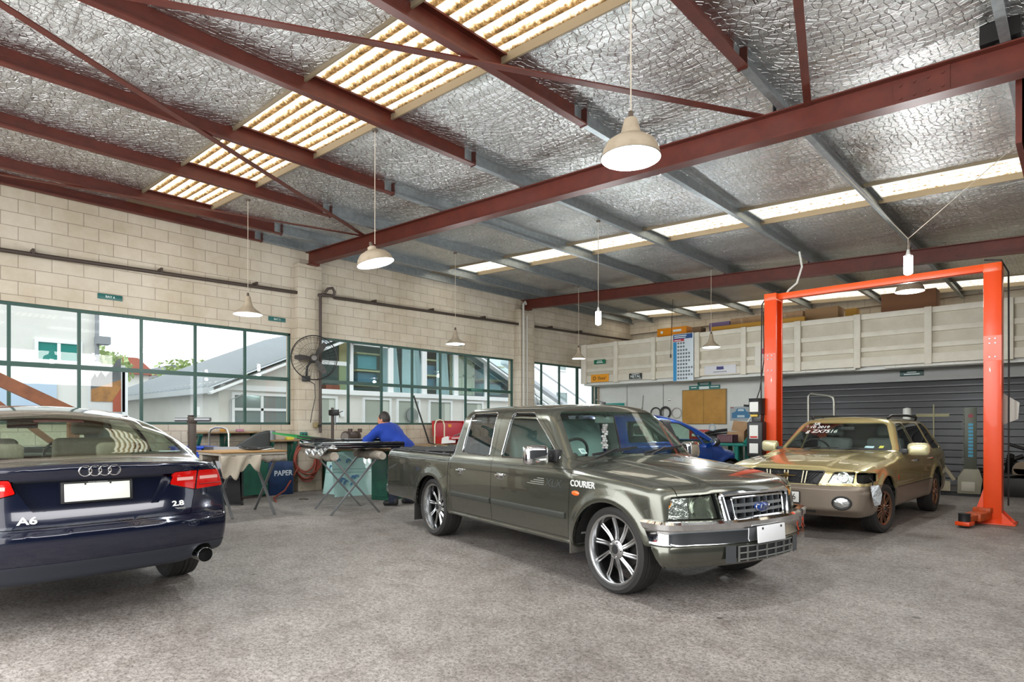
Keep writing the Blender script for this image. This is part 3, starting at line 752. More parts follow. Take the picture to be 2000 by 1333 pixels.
def wiper(parent, a, b, m=None):
    a = Vector(a); b = Vector(b); w = MB(); w.bar(a, b, 0.014, 0.022); w.tube([a + Vector((0.03, 0, -0.03)), (a + b) / 2 + Vector((0.02, 0, 0.025))], 0.009, 6)
    return w.build('wiper', m or M_DARKPL, parent)
# ------------------------------------------------------------------ pickup truck (local frame: x forward, y left, origin under the rear axle)
M_TRUCK = mat('grey_green_metallic', '5b5c52', 0.25, 0.75, coat=1.0)
M_TGLASS = glassmat('truck_windscreen', (.93, .99, .965), .9); M_TINT = glassmat('dark_tinted_glass', (.40,.41,.44), 1.6, base=.12)
M_TEALSEAT = mat('pale_teal_cloth', 'a3bdb8', 0.9, bump=(80, 0.2)); M_MUD = mat('dusty_rubber', '4a4843', 0.9, vary=(9, '6b675f', 0.5))

def truck_field():
    Wz = pch([.26, .30, .36, .45, .56, .70, .82, .92, .98, 1.04], [.79, .815, .836, .846, .852, .852, .846, .834, .808, .76])
    Hc = pch([-1.6, .30, .6, 2.2, 2.50, 2.9, 3.3, 3.55, 3.70, 3.80], [1.005, 1.0, 1.0, 1.02, 1.035, 1.005, .958, .912, .862, .80])
    Wg = pch([.90, .98, 1.2, 1.40, 1.47, 1.54], [.835, .812, .745, .680, .645, .59])
    def f(x, y, z):
        ay = np.abs(y)
        W = Wz(z) - .035 * sst(2.9, 3.75, x) - .012 * sst(-.6, -1.4, x)
        for ax in (0.0, 3.0):
            r = np.hypot(x - ax, z - .33); W = W + .020 * np.exp(-((r - .40) / .055) ** 2) * sst(.25, .34, z)
        W = W - .004 * np.exp(-((z - .915) / .008) ** 2)
        side = ay - W
        bul = .012 * sst(.40, .47, .86 - ay) * sst(2.5, 2.7, x)
        top = z - (Hc(x) - .055 * (ay / .75) ** 2.4 * sst(2.2, 2.6, x) - .02 * (ay / .8) ** 2 + .013 * sst(.50, .44, ay) * sst(2.45, 2.75, x))
        fr = x - (3.752 - .235 * (ay / .8) ** 2.4 - .16 * np.clip(z - .62, 0, 1))
        lower = smax(smax(side, top, .07), fr, .07)
        lower = smax(lower, -1.36 - .03 * (.9 - z) - x, .04)
        lower = smax(lower, (.30 + .13 * sst(3.05, 3.4, x) + .06 * sst(-.4, -.6, x)) - z, .03)
        gs = ay - Wg(z)
        rf = z - (1.520 - .050 * (ay / .62) ** 2.2 - .016 * ((x - 1.2) / .8) ** 2)
        ws = (x - (2.47 + .15 * (1 - (ay / .74) ** 2) - 1.02 * (z - 1.01))) * .70
        rw = (.43 + .13 * (z - .98) - .03 * (1 - (ay / .8) ** 2) - x)
        g = smax(smax(smax(gs, rf, .11), ws, .06), rw, .09); g = smax(g, .85 - z, .02)
        d = smin(lower, g, .03)
        bed = np.maximum.reduce([-1.29 - x, x - .355, ay - .745, .52 - z]); d = np.maximum(d, -bed)
        return d
    return f
TR = thing('pickup_truck', 'lowered grey-green double-cab pickup truck parked in the middle of the workshop', 'pickup truck', (-5.398, 5.391, 0), -12.9)
tf = truck_field(); B = Body(tf, (-1.46, -.92, .2), (3.86, .92, 1.6), .024)
for ax in (0, 3.0): B.region('wheel_opening', 'S', circ(ax, .305, .402, 48), lambda x, y, z, nx, ny, nz: np.abs(y) > .45)
B.mark('bed_liner', lambda x, y, z, nx, ny, nz: (x < .37) & (x > -1.31) & (np.abs(y) < .76) & (z < .985) & ((nz > .5) | (nx * (-.46 - x) > .2) | (ny * y < -.05)) & (z > .4))
sd = lambda x, y, z, nx, ny, nz: (np.abs(ny) > .14) & (ny * y > 0)
RW = rpoly([(.665, 1.0), (.66, 1.425), (1.175, 1.43), (1.235, .985)], .05); FW = rpoly([(1.45, .985), (1.465, 1.425), (1.81, 1.42), (2.12, 1.20), (2.37, 1.02), (2.33, .995)], .04)
B.region('rear_side_glass', 'S', RW, sd); B.region('front_side_glass', 'S', FW, sd)
B.region('rear_door', 'S', [(.50, .362), (.47, .60), (.47, .97), (.56, 1.452), (1.27, 1.462), (1.315, .93), (1.325, .362)], sd)
B.region('front_door', 'S', [(1.332, .362), (1.322, .93), (1.285, 1.462), (1.84, 1.447), (2.16, 1.225), (2.43, 1.015), (2.56, .985), (2.545, .70), (2.53, .362)], sd)
B.region('bed_side', 'S', [(-1.5, .1), (.40, .1), (.418, .98), (.43, 1.1), (-1.5, 1.1)], lambda x, y, z, nx, ny, nz: (x < .45))
wsn = lambda x, y, z, nx, ny, nz: (nx > .35) & (z > 1.0) & (x > 1.8)
B.region('windscreen', 'F', rpoly([(-.715, 1.035), (-.60, 1.425), (.60, 1.425), (.715, 1.035)], .05), wsn)
B.region('rear_window', 'F', rpoly([(-.60, 1.06), (-.52, 1.40), (.52, 1.40), (.60, 1.06)], .05), lambda x, y, z, nx, ny, nz: (nx < -.4) & (z > 1.0) & (x < .8))
hood = lambda x, y, z, nx, ny, nz: (nz > .12) & (z > .79) & (x > 2.4)
B.region('headlight', 'F', [(-.92, .635), (-.92, .775), (-.42, .812), (-.385, .635)], lambda x, y, z, nx, ny, nz: (x > 3.535) & (y < 0))
B.region('headlight', 'F', [(.92, .635), (.92, .775), (.42, .812), (.385, .635)], lambda x, y, z, nx, ny, nz: (x > 3.535) & (y > 0))
B.region('headlight', 'S', [(3.54, .637), (3.545, .775), (3.6, .79), (4, .8), (4, .637)], lambda x, y, z, nx, ny, nz: (x > 3.4) & (np.abs(y) > .70))
B.region('marker_light', 'F', [(-.92, .5), (-.92, .9), (-.615, .9), (-.615, .5)], None, ('headlight',)); B.region('marker_light', 'F', [(.92, .5), (.92, .9), (.615, .9), (.615, .5)], None, ('headlight',))
B.region('grille_back', 'F', [(-.38, .60), (-.415, .812), (.415, .812), (.38, .60)], lambda x, y, z, nx, ny, nz: (nx > .25) & (x > 3.4))
B.region('hood', 'T', [(2.47, -.715), (3.0, -.725), (3.45, -.705), (3.9, -.665), (3.9, .665), (3.45, .705), (3.0, .725), (2.47, .715)], hood)
B.region('fender', 'S', [(2.44, .30), (2.537, .362), (2.552, .70), (2.567, .99), (2.44, 1.02), (2.60, 1.15), (4, 1.1), (4, .1), (2.44, .1)], lambda x, y, z, nx, ny, nz: (x > 2.4))
B.region('roof', 'T', [(.55, -.60), (1.98, -.60), (1.98, .60), (.55, .60)], lambda x, y, z, nx, ny, nz: (nz > .5) & (z > 1.40))
TP = dict(m2=M_LINER)
for nm in ('rear_door', 'front_door', 'fender'): B.sides(nm, M_TRUCK, TR, **TP)
B.part('bed_side', M_TRUCK, TR, gap=.007, rename='cargo_bed', **TP); B.part('hood', M_TRUCK, TR, gap=.0035, **TP); B.part('roof', M_TRUCK, TR, gap=0, **TP); B.part('body', M_TRUCK, TR, gap=.001, rename='cab_body', **TP)
B.part('bed_liner', mat('bed_liner', '1f1f1f', .7), TR, gap=0, thick=0); [arch_liner(TR, ax, .305, .415, q, .42, .815) for ax in (0, 3.0) for q in (-1, 1)]
B.sides('rear_side_glass', M_TINT, TR, thick=.004, inset=.006, gap=0, rename='rear_side_window'); B.sides('front_side_glass', glassmat('light_tinted_glass', (.70,.75,.75), 1.4, base=.09), TR, thick=.004, inset=.006, gap=0, rename='front_side_window')
B.part('windscreen', M_TGLASS, TR, thick=.005, inset=.004, gap=0); B.part('rear_window', M_TGLASS, TR, thick=.004, inset=.004, gap=0)
for q in B.sides('headlight', M_CLEARLENS, TR, thick=.006, gap=.003): pass
B.sides('headlight', mat('hazy_reflector', 'a4a99b', .22, .85, bump=(14, .35)), TR, thick=0, inset=.06, gap=.004, rename='headlight_reflector')
B.sides('marker_light', M_CLEARLENS, TR, thick=.006, gap=.003); B.sides('marker_light', M_REFL, TR, thick=0, inset=.05, gap=.004, rename='marker_reflector')
B.part('grille_back', mat('grille_dark', '17181a', .6), TR, thick=0, inset=.05, gap=0)
for s in (-1, 1):                                    # amber bulbs and lamp bowls
    p = B.snap(3.52, .735, s); MB().sphere((3.50, s * .735, .742), .028, 14, 9, (1, 1.0, 1.2)).build('indicator_bulb', mat('amber_bulb', 'ff9a1e', .25, emit=.35), TR)
    MB().lathe([(.02, -.02), (.05, .0), (.075, .035)], axis='X', n=24, c=(3.56, s * .50, .715)).build('lamp_bowl', M_CHROME, TR)
def fx(y, z): return 3.752 - .235 * (abs(y) / .8) ** 2.4 - .16 * max(z - .62, 0)
# grille: chrome surround, bars, oval emblem
g = MB(); pts = rpoly([(-.365, .605), (-.40, .805), (.40, .805), (.365, .605)], .035, 5)
g.tube([(fx(y, z) + .012, y, z) for y, z in pts], .021, 8, closed=True); g.build('grille_surround', M_CHROME, TR)
g = MB(); ip = rpoly([(-.30, .63), (-.315, .775), (.315, .775), (.30, .63)], .03, 5); g.tube([(fx(y, z) + .008, y, z) for y, z in ip], .010, 8, closed=True); g.build('grille_inner_frame', M_CHROME, TR)
g = MB()
for s in (-1, 1): g.box(3.68, 3.722, s * .34 - .022, s * .34 + .022, .635, .765)
g.build('grille_mesh_insert', mat('mesh_insert', '2b2f36', .4, .5, bump=(160, .8)), TR)
g = MB()
for z in (.678, .722): 
    ys = np.linspace(-.305, .305, 15)
    for ya, yb in zip(ys, ys[1:]): g.bar((fx(ya, z) + .002, ya, z), (fx(yb, z) + .002, yb, z), .016, .022)
g.build('grille_bars', mat('satin_silver', 'a7abad', .3, .8), TR)
g = MB()
for y in np.linspace(-.26, .26, 7): g.bar((fx(y, .7) - .02, y, .632), (fx(y, .7) - .026, y, .772), .011, .045, (1, 0, 0))
g.build('grille_slats', mat('smoked_silver', '70757a', .35, .7), TR)
e = MB().lathe([(0, .034), (.7, .030), (1.0, .018), (1.0, 0)], axis='X', n=40); e.v = [(x, y * .078, z * .036) for x, y, z in e.v]
em = e.build('emblem', mat('badge_blue', '1f3f86', .2, 0, coat=1), TR, loc=(3.742, 0, .70))
ring = MB().tube([(3.762, .078 * math.cos(t), .70 + .036 * math.sin(t)) for t in np.linspace(0, 2 * PI, 36, endpoint=False)], .004, 6, closed=True); ring.build('emblem_ring', M_CHROME, em).location = (-3.742, 0, -.70)
text('lettering', 'Ford', .046, M_CHROME, em, (.036, 0, 0), (PI / 2, 0, PI / 2), .002, shear=.3, sx=1.2)
# bumper: swept chrome top and painted lower band
def plan():
    P = [(3.36, -.866), (3.46, -.868), (3.54, -.864), (3.60, -.835), (3.645, -.77)] + [(3.808 - .20 * (abs(y) / .8) ** 2.3, y) for y in np.linspace(-.68, .68, 15)]
    P += [(x, -y) for x, y in reversed(P[:5])]
    for _ in range(2):
        Q = [P[0]]
        for a, b in zip(P, P[1:]): Q += [(a[0] * .75 + b[0] * .25, a[1] * .75 + b[1] * .25), (a[0] * .25 + b[0] * .75, a[1] * .25 + b[1] * .75)]
        P = Q + [P[-1]]
    return P
def sweep(prof, name, m, dz=0, path=None):
    P = path or plan(); v = []; f = []; k = len(prof)
    for i, p in enumerate(P):
        a = Vector(P[max(i - 1, 0)]); b = Vector(P[min(i + 1, len(P) - 1)]); t = (b - a).normalized(); n_ = Vector((t.y, -t.x))
        for o, z in prof: v.append((p[0] + n_.x * o + (.628 - z) * .55 * max(0, min(1, (3.56 - p[0]) / .2)), p[1] + n_.y * o, z + dz))
    for i in range(len(P) - 1):
        for j in range(k): f.append((i * k + j, i * k + (j + 1) % k, (i + 1) * k + (j + 1) % k, (i + 1) * k + j))
    f += [tuple(reversed(range(k))), tuple(range((len(P) - 1) * k, len(P) * k))]
    return MB().add(v, f).build(name, m, TR, ang=28)
sweep([(-.06, .628), (-.012, .628), (.004, .612), (.002, .575), (-.012, .562), (-.012, .485), (-.004, .468), (-.02, .455), (-.06, .455)], 'chrome_bumper', M_CHROME)
sweep([(-.06, .455), (-.016, .455), (-.006, .43), (-.012, .37), (-.03, .325), (-.05, .305), (-.09, .305), (-.09, .455)], 'lower_bumper', M_TRUCK)
# lower intake and ribs
it = MB()
for y in np.linspace(-.29, .29, 30): pass
it.grid(lambda u, v: (3.809 - .20 * (abs(-.33 + .66 * u) / .8) ** 2.3 - .002, -.33 + .66 * u, .335 + .11 * v), 12, 2); it.build('lower_intake', M_DARKPL, TR)
it = MB()
for z in (.35, .395, .44): it.tube([(3.815 - .20 * (abs(y) / .8) ** 2.3, y, z) for y in np.linspace(-.32, .32, 13)], .006, 6)
for y in (-.32, -.24, -.14, -.03, .08, .19, .28): it.bar((3.815 - .20 * (abs(y) / .8) ** 2.3, y, .335), (3.815 - .20 * (abs(y) / .8) ** 2.3, y, .445), .008, .012, (1, 0, 0))
it.build('intake_ribs', mat('rib_grey', '7b7d7a', .4, .5), TR)
for s in (-1, 1):
    it = MB(); ys = [s * .345, s * .435]; it.add([(3.814 - .20 * (abs(y) / .8) ** 2.3, y, z) for y in ys for z in (.33, .452)], [(0, 1, 3, 2)]); it.build('intake_side_panel', mat('dark_grey_panel', '44474a', .5), TR)
pl = MB().box(-.006, .006, -.165, .165, -.06, .06).build('number_plate', mat('blank_plate_white', 'eef0f2', .4), TR, bevel=.004, loc=(3.832, 0, .515)); pl.rotation_euler = (0, -.06, 0)
MB().box(.004, .010, -.12, -.105, .035, .05).box(.004, .010, .105, .12, .035, .05).build('plate_screw', M_DARKPL, pl)
# chrome window trims, mouldings, handles, badges
for s in (-1, 1):
    side_line(B, RW, .0055, M_CHROME, 'window_trim', TR, .0, s, True); side_line(B, FW, .0055, M_CHROME, 'window_trim', TR, .0, s, True)
    strip(B, [(.50, .548), (1.31, .548)], .052, .014, mat('moulding_dark', '3a3c38', .4, .2), 'door_moulding', TR, s); strip(B, [(1.345, .548), (2.50, .545)], .052, .014, mat('moulding_dark'), 'door_moulding', TR, s)
    side_line(B, [(-1.30, .905), (.40, .905)], .0045, M_DARKPL, 'pinstripe', TR, -.001, s); side_line(B, [(.48, .915), (2.55, .93), (3.4, .86)], .0045, M_DARKPL, 'pinstripe', TR, -.001, s)
    for hx in (.70, 1.49):
        p = B.snap(hx, .805, s); h = MB().box(hx - .055, hx + .055, p.y - .006, p.y + .028 * 0 + .006, .775, .835).build('door_handle', M_CHROME, TR, bevel=.005)
        MB().tube([(hx - .05, p.y + s * .006, .815), (hx - .04, p.y + s * .03, .818), (hx + .04, p.y + s * .03, .818), (hx + .05, p.y + s * .006, .815)], .010, 8).build('handle_grip', M_CHROME, h)
    p = B.snap(1.41, .81, s); MB().cyl((1.41, p.y - .004, .81), (1.41, p.y + s * .006, .81), .012).build('door_lock', M_CHROME, TR)
    p = B.snap(2.63, .745, s); MB().sphere((2.63, p.y, .745), .05, 18, 9, (1, .25, .42)).build('side_indicator', mat('amber_lens', 'f0641a', .2, coat=1), TR)
    rt = (PI / 2, 0, 0 if s < 0 else PI)
    p = B.snap(2.72, .822, s); text('badge', 'COURIER', .072, mat('bright_badge','eeeeec',.3,.3), TR, (2.715, p.y + s * .004, .822), rt, .003, bold=.0012)
    p = B.snap(2.30, .80, s); text('decal', 'XLX', .10, mat('decal_grey', '3b3f3d', .4), TR, (2.33, p.y + s * .002, .80), rt, .0015, shear=.25, sx=1.2)
    dl = MB()
    for k in range(4): dl.box(1.95 + .05 * k, 2.2, p.y + s * .0005 - .0012, p.y + s * .0005 + .0012, .775 + k * .018, .782 + k * .018)
    dl.build('decal_stripe', mat('decal_light', '7e8079', .4), TR)
    # mirror
    mr = MB().box(-.07, .07, -.11, .11, -.085, .085).build('door_mirror', M_CHROME, TR, bevel=.045, seg=4, loc=(2.27, s * .985, 1.045)); mr.rotation_euler = (0, 0, s * .12)
    mr.scale = (.85, 1, 1)
    MB().box(-.075, -.066, -.092, .092, -.07, .07).build('mirror_glass', mat('mirror_glass', 'cfd6d8', .03, 1), mr, bevel=.003)
    a = MB().box(2.20, 2.36, s * .80 - .03, s * .80 + .03, .985, 1.09); a.tube([(2.27, s * .80, 1.02), (2.27, s * .90, 1.02)], .035, 8); a.build('mirror_bracket', M_DARKPL, TR, bevel=.008)
    # mud flaps, sills
    for ax, dx in ((0.0, -.46), (3.0, -.44)):
        MB().box(ax + dx - .008, ax + dx + .008, s * .72 - .13, s * .72 + .13, .13 if ax == 0 else .24, .50).build('mud_flap', M_MUD if ax else mat('black_rubber', '232220', .8), TR, bevel=.006)
    side_line(B, [(.44, .335), (2.55, .335)], .014, M_TRUCK, 'sill_lip', TR, -.004, s)
    # bed rail clips and cord
    side_line(B, [(-1.28, .975), (.38, .968)], .011, M_DARKPL, 'tie_rail', TR, .012, s)
    cl = MB()
    for cx in (-1.2, -.68, -.20, .24):
        p = B.snap(cx, .965, s); cl.box(cx - .035, cx + .035, p.y - .012, p.y + .012, .945, .99)
    cl.build('tie_bracket', M_DARKPL, TR, bevel=.004)
# tonneau bunched behind the cab, fuel flap
tn = MB(); rs = random.Random(3)
for k in range(9): tn.tube([(-1.2 + k * .02, -.70 + .17 * k, .975 + rs.uniform(0, .03)), (-.4, -.66 + .165 * k, .96 + rs.uniform(0, .04)), (.30, -.68 + .17 * k, .985 + rs.uniform(0, .045))], .03, 8)
tn.box(-1.27, .34, -.73, .73, .93, .955); tn.build('folded_cover', mat('black_vinyl', '191919', .6, bump=(12, .5)), TR)
side_line(B, rpoly([(.16, .77), (.16, .90), (.33, .90), (.33, .72), (.24, .69)], .02), .0028, M_SHADOWGAP, 'fuel_flap_seam', TR, -.001, -1, True)
# rear bumper, tail lamps, tailgate seam
MB().box(-1.50, -1.38, -.80, .80, .38, .50).build('rear_bumper', M_CHROME, TR, bevel=.03, seg=3)
for s in (-1, 1): MB().box(-1.385, -1.34, s * .74 - .075, s * .74 + .075, .58, .90).build('tail_lamp', mat('red_lens', 'b0120e', .15, coat=1), TR, bevel=.01)
# wheels
for ax, s in ((0, -1), (0, 1), (3.0, -1), (3.0, 1)):
    wheel(TR, (ax, s * (.715 if ax == 0 else .685), .338), .338, .245, .272, M_ALU, 'double', 10, .075 if ax == 0 else .05, s)
# cabin
for s in (-1, 1): seat(TR, (1.62, s * .36, .80), M_TEALSEAT, .52, .60, 12, False)
q = MB().box(.66, .80, -.62, .62, .55, 1.18); q.build('rear_bench', M_TEALSEAT, TR, bevel=.05, seg=3)
MB().box(2.02, 2.50, -.72, .72, .60, .985).build('dashboard', mat('teal_grey_dash', '86a099', .7), TR, bevel=.05, seg=3)
MB().box(.5, 2.6, -.76, .76, .40, .46).build('cab_floor', M_LINER, TR)
steering_wheel(TR, (1.98, -.36, 1.0), .19, 25)
im = MB().box(-.012, .012, -.115, .115, -.04, .04).build('interior_mirror', mat('grey_mirror', '8b9894', .2, .3), TR, bevel=.01, loc=(2.05, 0, 1.36)); MB().cyl((.01, 0, .02), (.06, 0, .07), .008).build('mirror_stem', M_DARKPL, im)
for s in (-1, 1): wiper(TR, (2.58, -.62 + (s > 0) * .62, 1.05), (2.50 - .0 * s, -.02 + (s > 0) * .60, 1.10))
B.region('cowl', 'T', [(2.45, -.7), (2.6, -.7), (2.6, .7), (2.45, .7)], lambda x, y, z, nx, ny, nz: z < 0)
st = MB().box(-.001, .001, -.035, .035, -.03, .03).build('inspection_sticker', mat('sticker_white', 'dfe6e6', .5), TR, loc=(2.43, -.60, 1.075)); st.rotation_euler = (0, -.78, .12)
for q in (.012, .0, -.012): MB().box(.0008, .0016, -.025, .025, q - .003, q + .003).build('sticker_print', mat('print_blue', '42707e', .5), st)
garl = MB(); rs = random.Random(5)
for k in range(11):
    z = 1.30 - k * .022; 
    for j in range(4): garl.sphere((2.03 + rs.uniform(-.015, .015), .02 + rs.uniform(-.022, .022), z), .014, 7, 5)
garl = garl.build('flower_garland', mat('garland_white', 'e7dde0', .7, vary=(60, 'b06a80', .5)))
garl.matrix_world = Matrix.Translation((-5.398, 5.391, 0)) @ Matrix.Rotation(math.radians(-12.9), 4, 'Z')
tag(garl, 'white flower garland hanging behind the windscreen of the grey-green pickup truck', 'ornament')
MB().cyl((1.93, .1, 1.50), (1.93, .1, 1.53), .02).tube([(1.93, .1, 1.525), (1.80, .1, 1.56)], .006, 6).build('aerial', M_DARKPL, TR)
B.done()
# ------------------------------------------------------------------ dark blue saloon, seen from behind (local frame as above; heading away from the camera)
M_NAVY = mat('navy_metallic', '081028', 0.14, 0.3, coat=1.0)
M_AGLASS = glassmat('green_tint_glass', (.90, .97, .92), 1.0)
def sedan_field():
    Wz = pch([.22, .30, .40, .52, .62, .72, .85, .95, 1.02, 1.08], [.83, .868, .902, .922, .928, .924, .908, .880, .845, .79])
    Hd = pch([-1.2, -1.0, -.8, -.5, -.2, 2.3, 2.7, 3.2, 3.6, 3.8], [1.052, 1.058, 1.06, 1.065, 1.06, 1.0, .97, .90, .80, .70])
    Rf = pch([-.9, -.72, -.5, -.25, 0, .3, .7, 1.15, 1.6, 2.0, 2.35, 2.7, 3.0], [1.02, 1.058, 1.13, 1.225, 1.315, 1.397, 1.452, 1.474, 1.462, 1.412, 1.295, 1.13, 1.0])
    Wg = pch([.98, 1.05, 1.10, 1.18, 1.25, 1.33, 1.40, 1.45, 1.49], [.885, .875, .858, .820, .775, .705, .625, .555, .48])
    Rz = pch([.20, .30, .38, .45, .50, .58, .625, .645, .675, .70, .80, .93, .98, 1.03, 1.08], [-1.00, -1.05, -1.09, -1.125, -1.137, -1.144, -1.142, -1.130, -1.117, -1.108, -1.085, -1.075, -1.078, -1.085, -1.07])
    def f(x, y, z):
        ay = np.abs(y)
        W = Wz(z) - .105 * (np.clip(-.25 - x, 0, 1) / .85) ** 1.6 - .10 * (np.clip(x - 3.0, 0, 1) / .8) ** 2
        for ax in (0.0, 2.843):
            r = np.hypot(x - ax, z - .335); W = W + .012 * np.exp(-((r - .375) / .05) ** 2) * sst(.22, .3, z)
        side = ay - W
        top = z - (Hd(x) - .045 * (ay / .8) ** 2.2)
        rx = Rz(z) + .16 * (ay / .84) ** 2.6
        rr = rx - x
        fr = x - (3.78 - .3 * (ay / .9) ** 2.4)
        low = smax(side, top, .06); low = smax(low, rr, .035); low = smax(low, fr, .08); low = smax(low, .255 + (.06 + .045 * sst(.5, .78, ay)) * sst(-.45, -.7, x) - z, .04)
        gs = ay - Wg(z) + .015 * sst(-.2, -.9, x); rf = z - (Rf(x) - .055 * (ay / .6) ** 2.2)
        g = smax(smax(smax(gs, rf, .10), .9 - z, .02), np.maximum(-.80 - x, x - 2.95), .03)
        d = smin(low, g, .045)
        return d
    return f
AU = thing('sedan_car', 'dark navy blue four-door sedan seen from behind at the left edge', 'car', (-5.75, 1.055, 0), 180)
B = Body(sedan_field(), (-1.24, -.98, .18), (3.86, .98, 1.54), .020)
for ax in (0, 2.843): B.region('wheel_opening', 'S', circ(ax, .33, .358, 48), lambda x, y, z, nx, ny, nz: np.abs(y) > .45)
sd = lambda x, y, z, nx, ny, nz: (np.abs(ny) > .14) & (ny * y > 0)
re = lambda x, y, z, nx, ny, nz: (x < -.72)
for s in (-1, 1):
    B.region('exhaust_recess', 'F', circ(s * .66, .355, .078, 24), lambda x, y, z, nx, ny, nz: x < -.8)
    B.region('inner_tail_light', 'F', rpoly([(s * .425, .882), (s * .455, .966), (s * .625, .972), (s * .605, .832)], .012, 3), lambda x, y, z, nx, ny, nz: (x < -.75) & (y * s > 0))
    B.region('outer_tail_light', 'F', rpoly([(s * .633, .972), (s * .92, .966), (s * .99, .85), (s * .80, .842), (s * .613, .832)], .012, 3), lambda x, y, z, nx, ny, nz: (x < -.76) & (y * s > 0))
B.region('rear_window', 'F', rpoly([(-.735, 1.092), (-.655, 1.335), (0, 1.385), (.655, 1.335), (.735, 1.092), (0, 1.068)], .03), lambda x, y, z, nx, ny, nz: (z > 1.06) & (x < .70) & (nz > .3))
B.region('window_border', 'F', rpoly([(-.79, 1.080), (-.695, 1.355), (0, 1.408), (.695, 1.355), (.79, 1.080), (0, 1.058)], .03), lambda x, y, z, nx, ny, nz: (z > 1.052) & (x < .75) & (nz > .3))
B.region('plate_recess', 'F', [(-.455, .955), (-.345, .768), (.345, .768), (.455, .955)], lambda x, y, z, nx, ny, nz: (x < -.9))
B.region('lower_trim', 'F', [(-1, .1), (-1, .445), (1, .445), (1, .1)], lambda x, y, z, nx, ny, nz: (x < -.86))
B.region('boot_lid', 'F', [(-.56, .668), (-.60, .80), (-.628, .98), (-.66, 1.2), (.66, 1.2), (.628, .98), (.60, .80), (.56, .668)], lambda x, y, z, nx, ny, nz: (x < -.70) & (z < 1.075))
B.region('rear_bumper', 'F', [(-1.1, .1), (-1.1, .668), (1.1, .668), (1.1, .1)], lambda x, y, z, nx, ny, nz: (x < -.40))
B.region('front_side_window', 'S', rpoly([(.98, 1.05), (1.0, 1.375), (1.55, 1.37), (2.25, 1.08), (2.2, 1.05)], .03), lambda x, y, z, nx, ny, nz: (np.abs(ny) > .25) & (z > 1.04))
B.region('rear_side_window', 'S', rpoly([(-.30, 1.09), (.05, 1.28), (.35, 1.36), (.92, 1.375), (.90, 1.05)], .03), lambda x, y, z, nx, ny, nz: (np.abs(ny) > .25) & (z > 1.04))
B.region('windscreen', 'F', rpoly([(-.72, 1.06), (-.55, 1.36), (.55, 1.36), (.72, 1.06)], .05), lambda x, y, z, nx, ny, nz: (x > 1.8) & (z > 1.04) & (nz > .3))
B.region('rear_door', 'S', [(.04, .62), (-.02, .9), (-.02, 1.10), (.30, 1.385), (.945, 1.40), (.94, .26), (.40, .26)], sd); B.region('front_door', 'S', [(.95, .26), (.955, 1.40), (1.6, 1.39), (2.3, 1.09), (2.3, .26)], sd)
B.region('bonnet', 'T', [(2.5, -.72), (3.6, -.66), (3.6, .66), (2.5, .72)], lambda x, y, z, nx, ny, nz: nz > .4)
B.region('roof', 'T', [(.35, -.555), (1.9, -.555), (1.9, .555), (.35, .555)], lambda x, y, z, nx, ny, nz: (nz > .5) & (z > 1.33))
TP = dict(m2=M_LINER)
B.part('boot_lid', M_NAVY, AU, gap=.0032, thick=.08, **TP); B.part('rear_bumper', M_NAVY, AU, gap=.002, **TP); B.part('body', M_NAVY, AU, gap=.001, rename='car_body', **TP); B.part('roof', M_NAVY, AU, gap=.003, **TP); B.part('bonnet', M_NAVY, AU, gap=.003, **TP)
B.part('lower_trim', mat('slate_trim', '2c303a', .45, .1), AU, gap=.001, **TP); B.part('plate_recess', M_NAVY, AU, gap=-.006, inset=.07, **TP)
B.sides('rear_door', M_NAVY, AU, **TP); B.sides('front_door', M_NAVY, AU, **TP)
[arch_liner(AU, ax, .33, .37, q, .48, .88) for ax in (0, 2.843) for q in (-1, 1)]; B.sides('exhaust_recess', M_WELL, AU, thick=0, gap=0, inset=.06)
B.part('rear_window', M_AGLASS, AU, thick=.004, gap=0, inset=.001); B.part('window_border', mat('glass_border_black', '16191a', .12, coat=1), AU, thick=.012, gap=0, inset=.001); B.part('windscreen', M_AGLASS, AU, thick=.004, gap=0)
for nm in ('front_side_window', 'rear_side_window'): B.sides(nm, M_AGLASS, AU, thick=.004, gap=0, inset=.004)
M_REDL = mat('red_lamp_lens', 'b50c08', .12, 0, coat=.6, emit=.06, spec=.2)
for nm in ('inner_tail_light', 'outer_tail_light'): B.sides(nm, M_REDL, AU, thick=.02, gap=.0022)
def rx(y, z, o=0.004):
    x = np.linspace(-1.3, -.6, 1400); d = B.f(x, np.full(1400, y), np.full(1400, z)); k = np.nonzero(d < 0)[0]; return x[k[0]] - o
M_LAMPW = mat('lamp_white_strip', 'd9a09a', .15, 0, coat=1)
for s in (-1, 1):
    for a, b_, nm in ((.475, .592, 0), (.642, .79, 1)):
        m = MB(); ys = np.linspace(a, b_, 9); v = []
        for y in ys: v += [(rx(s * y, z), s * y, z) for z in (.904, .927)]
        m.add(v, [(2 * i, 2 * i + 1, 2 * i + 3, 2 * i + 2) for i in range(8)]); m.build('reversing_strip', M_LAMPW, AU, smooth=False)
    m = MB(); m.tube([(rx(s * y, .868, .002), s * y, .868) for y in np.linspace(.64, .82, 8)], .004, 5); m.build('lamp_rib', mat('lamp_dark_rib', '7c0a08', .3), AU)
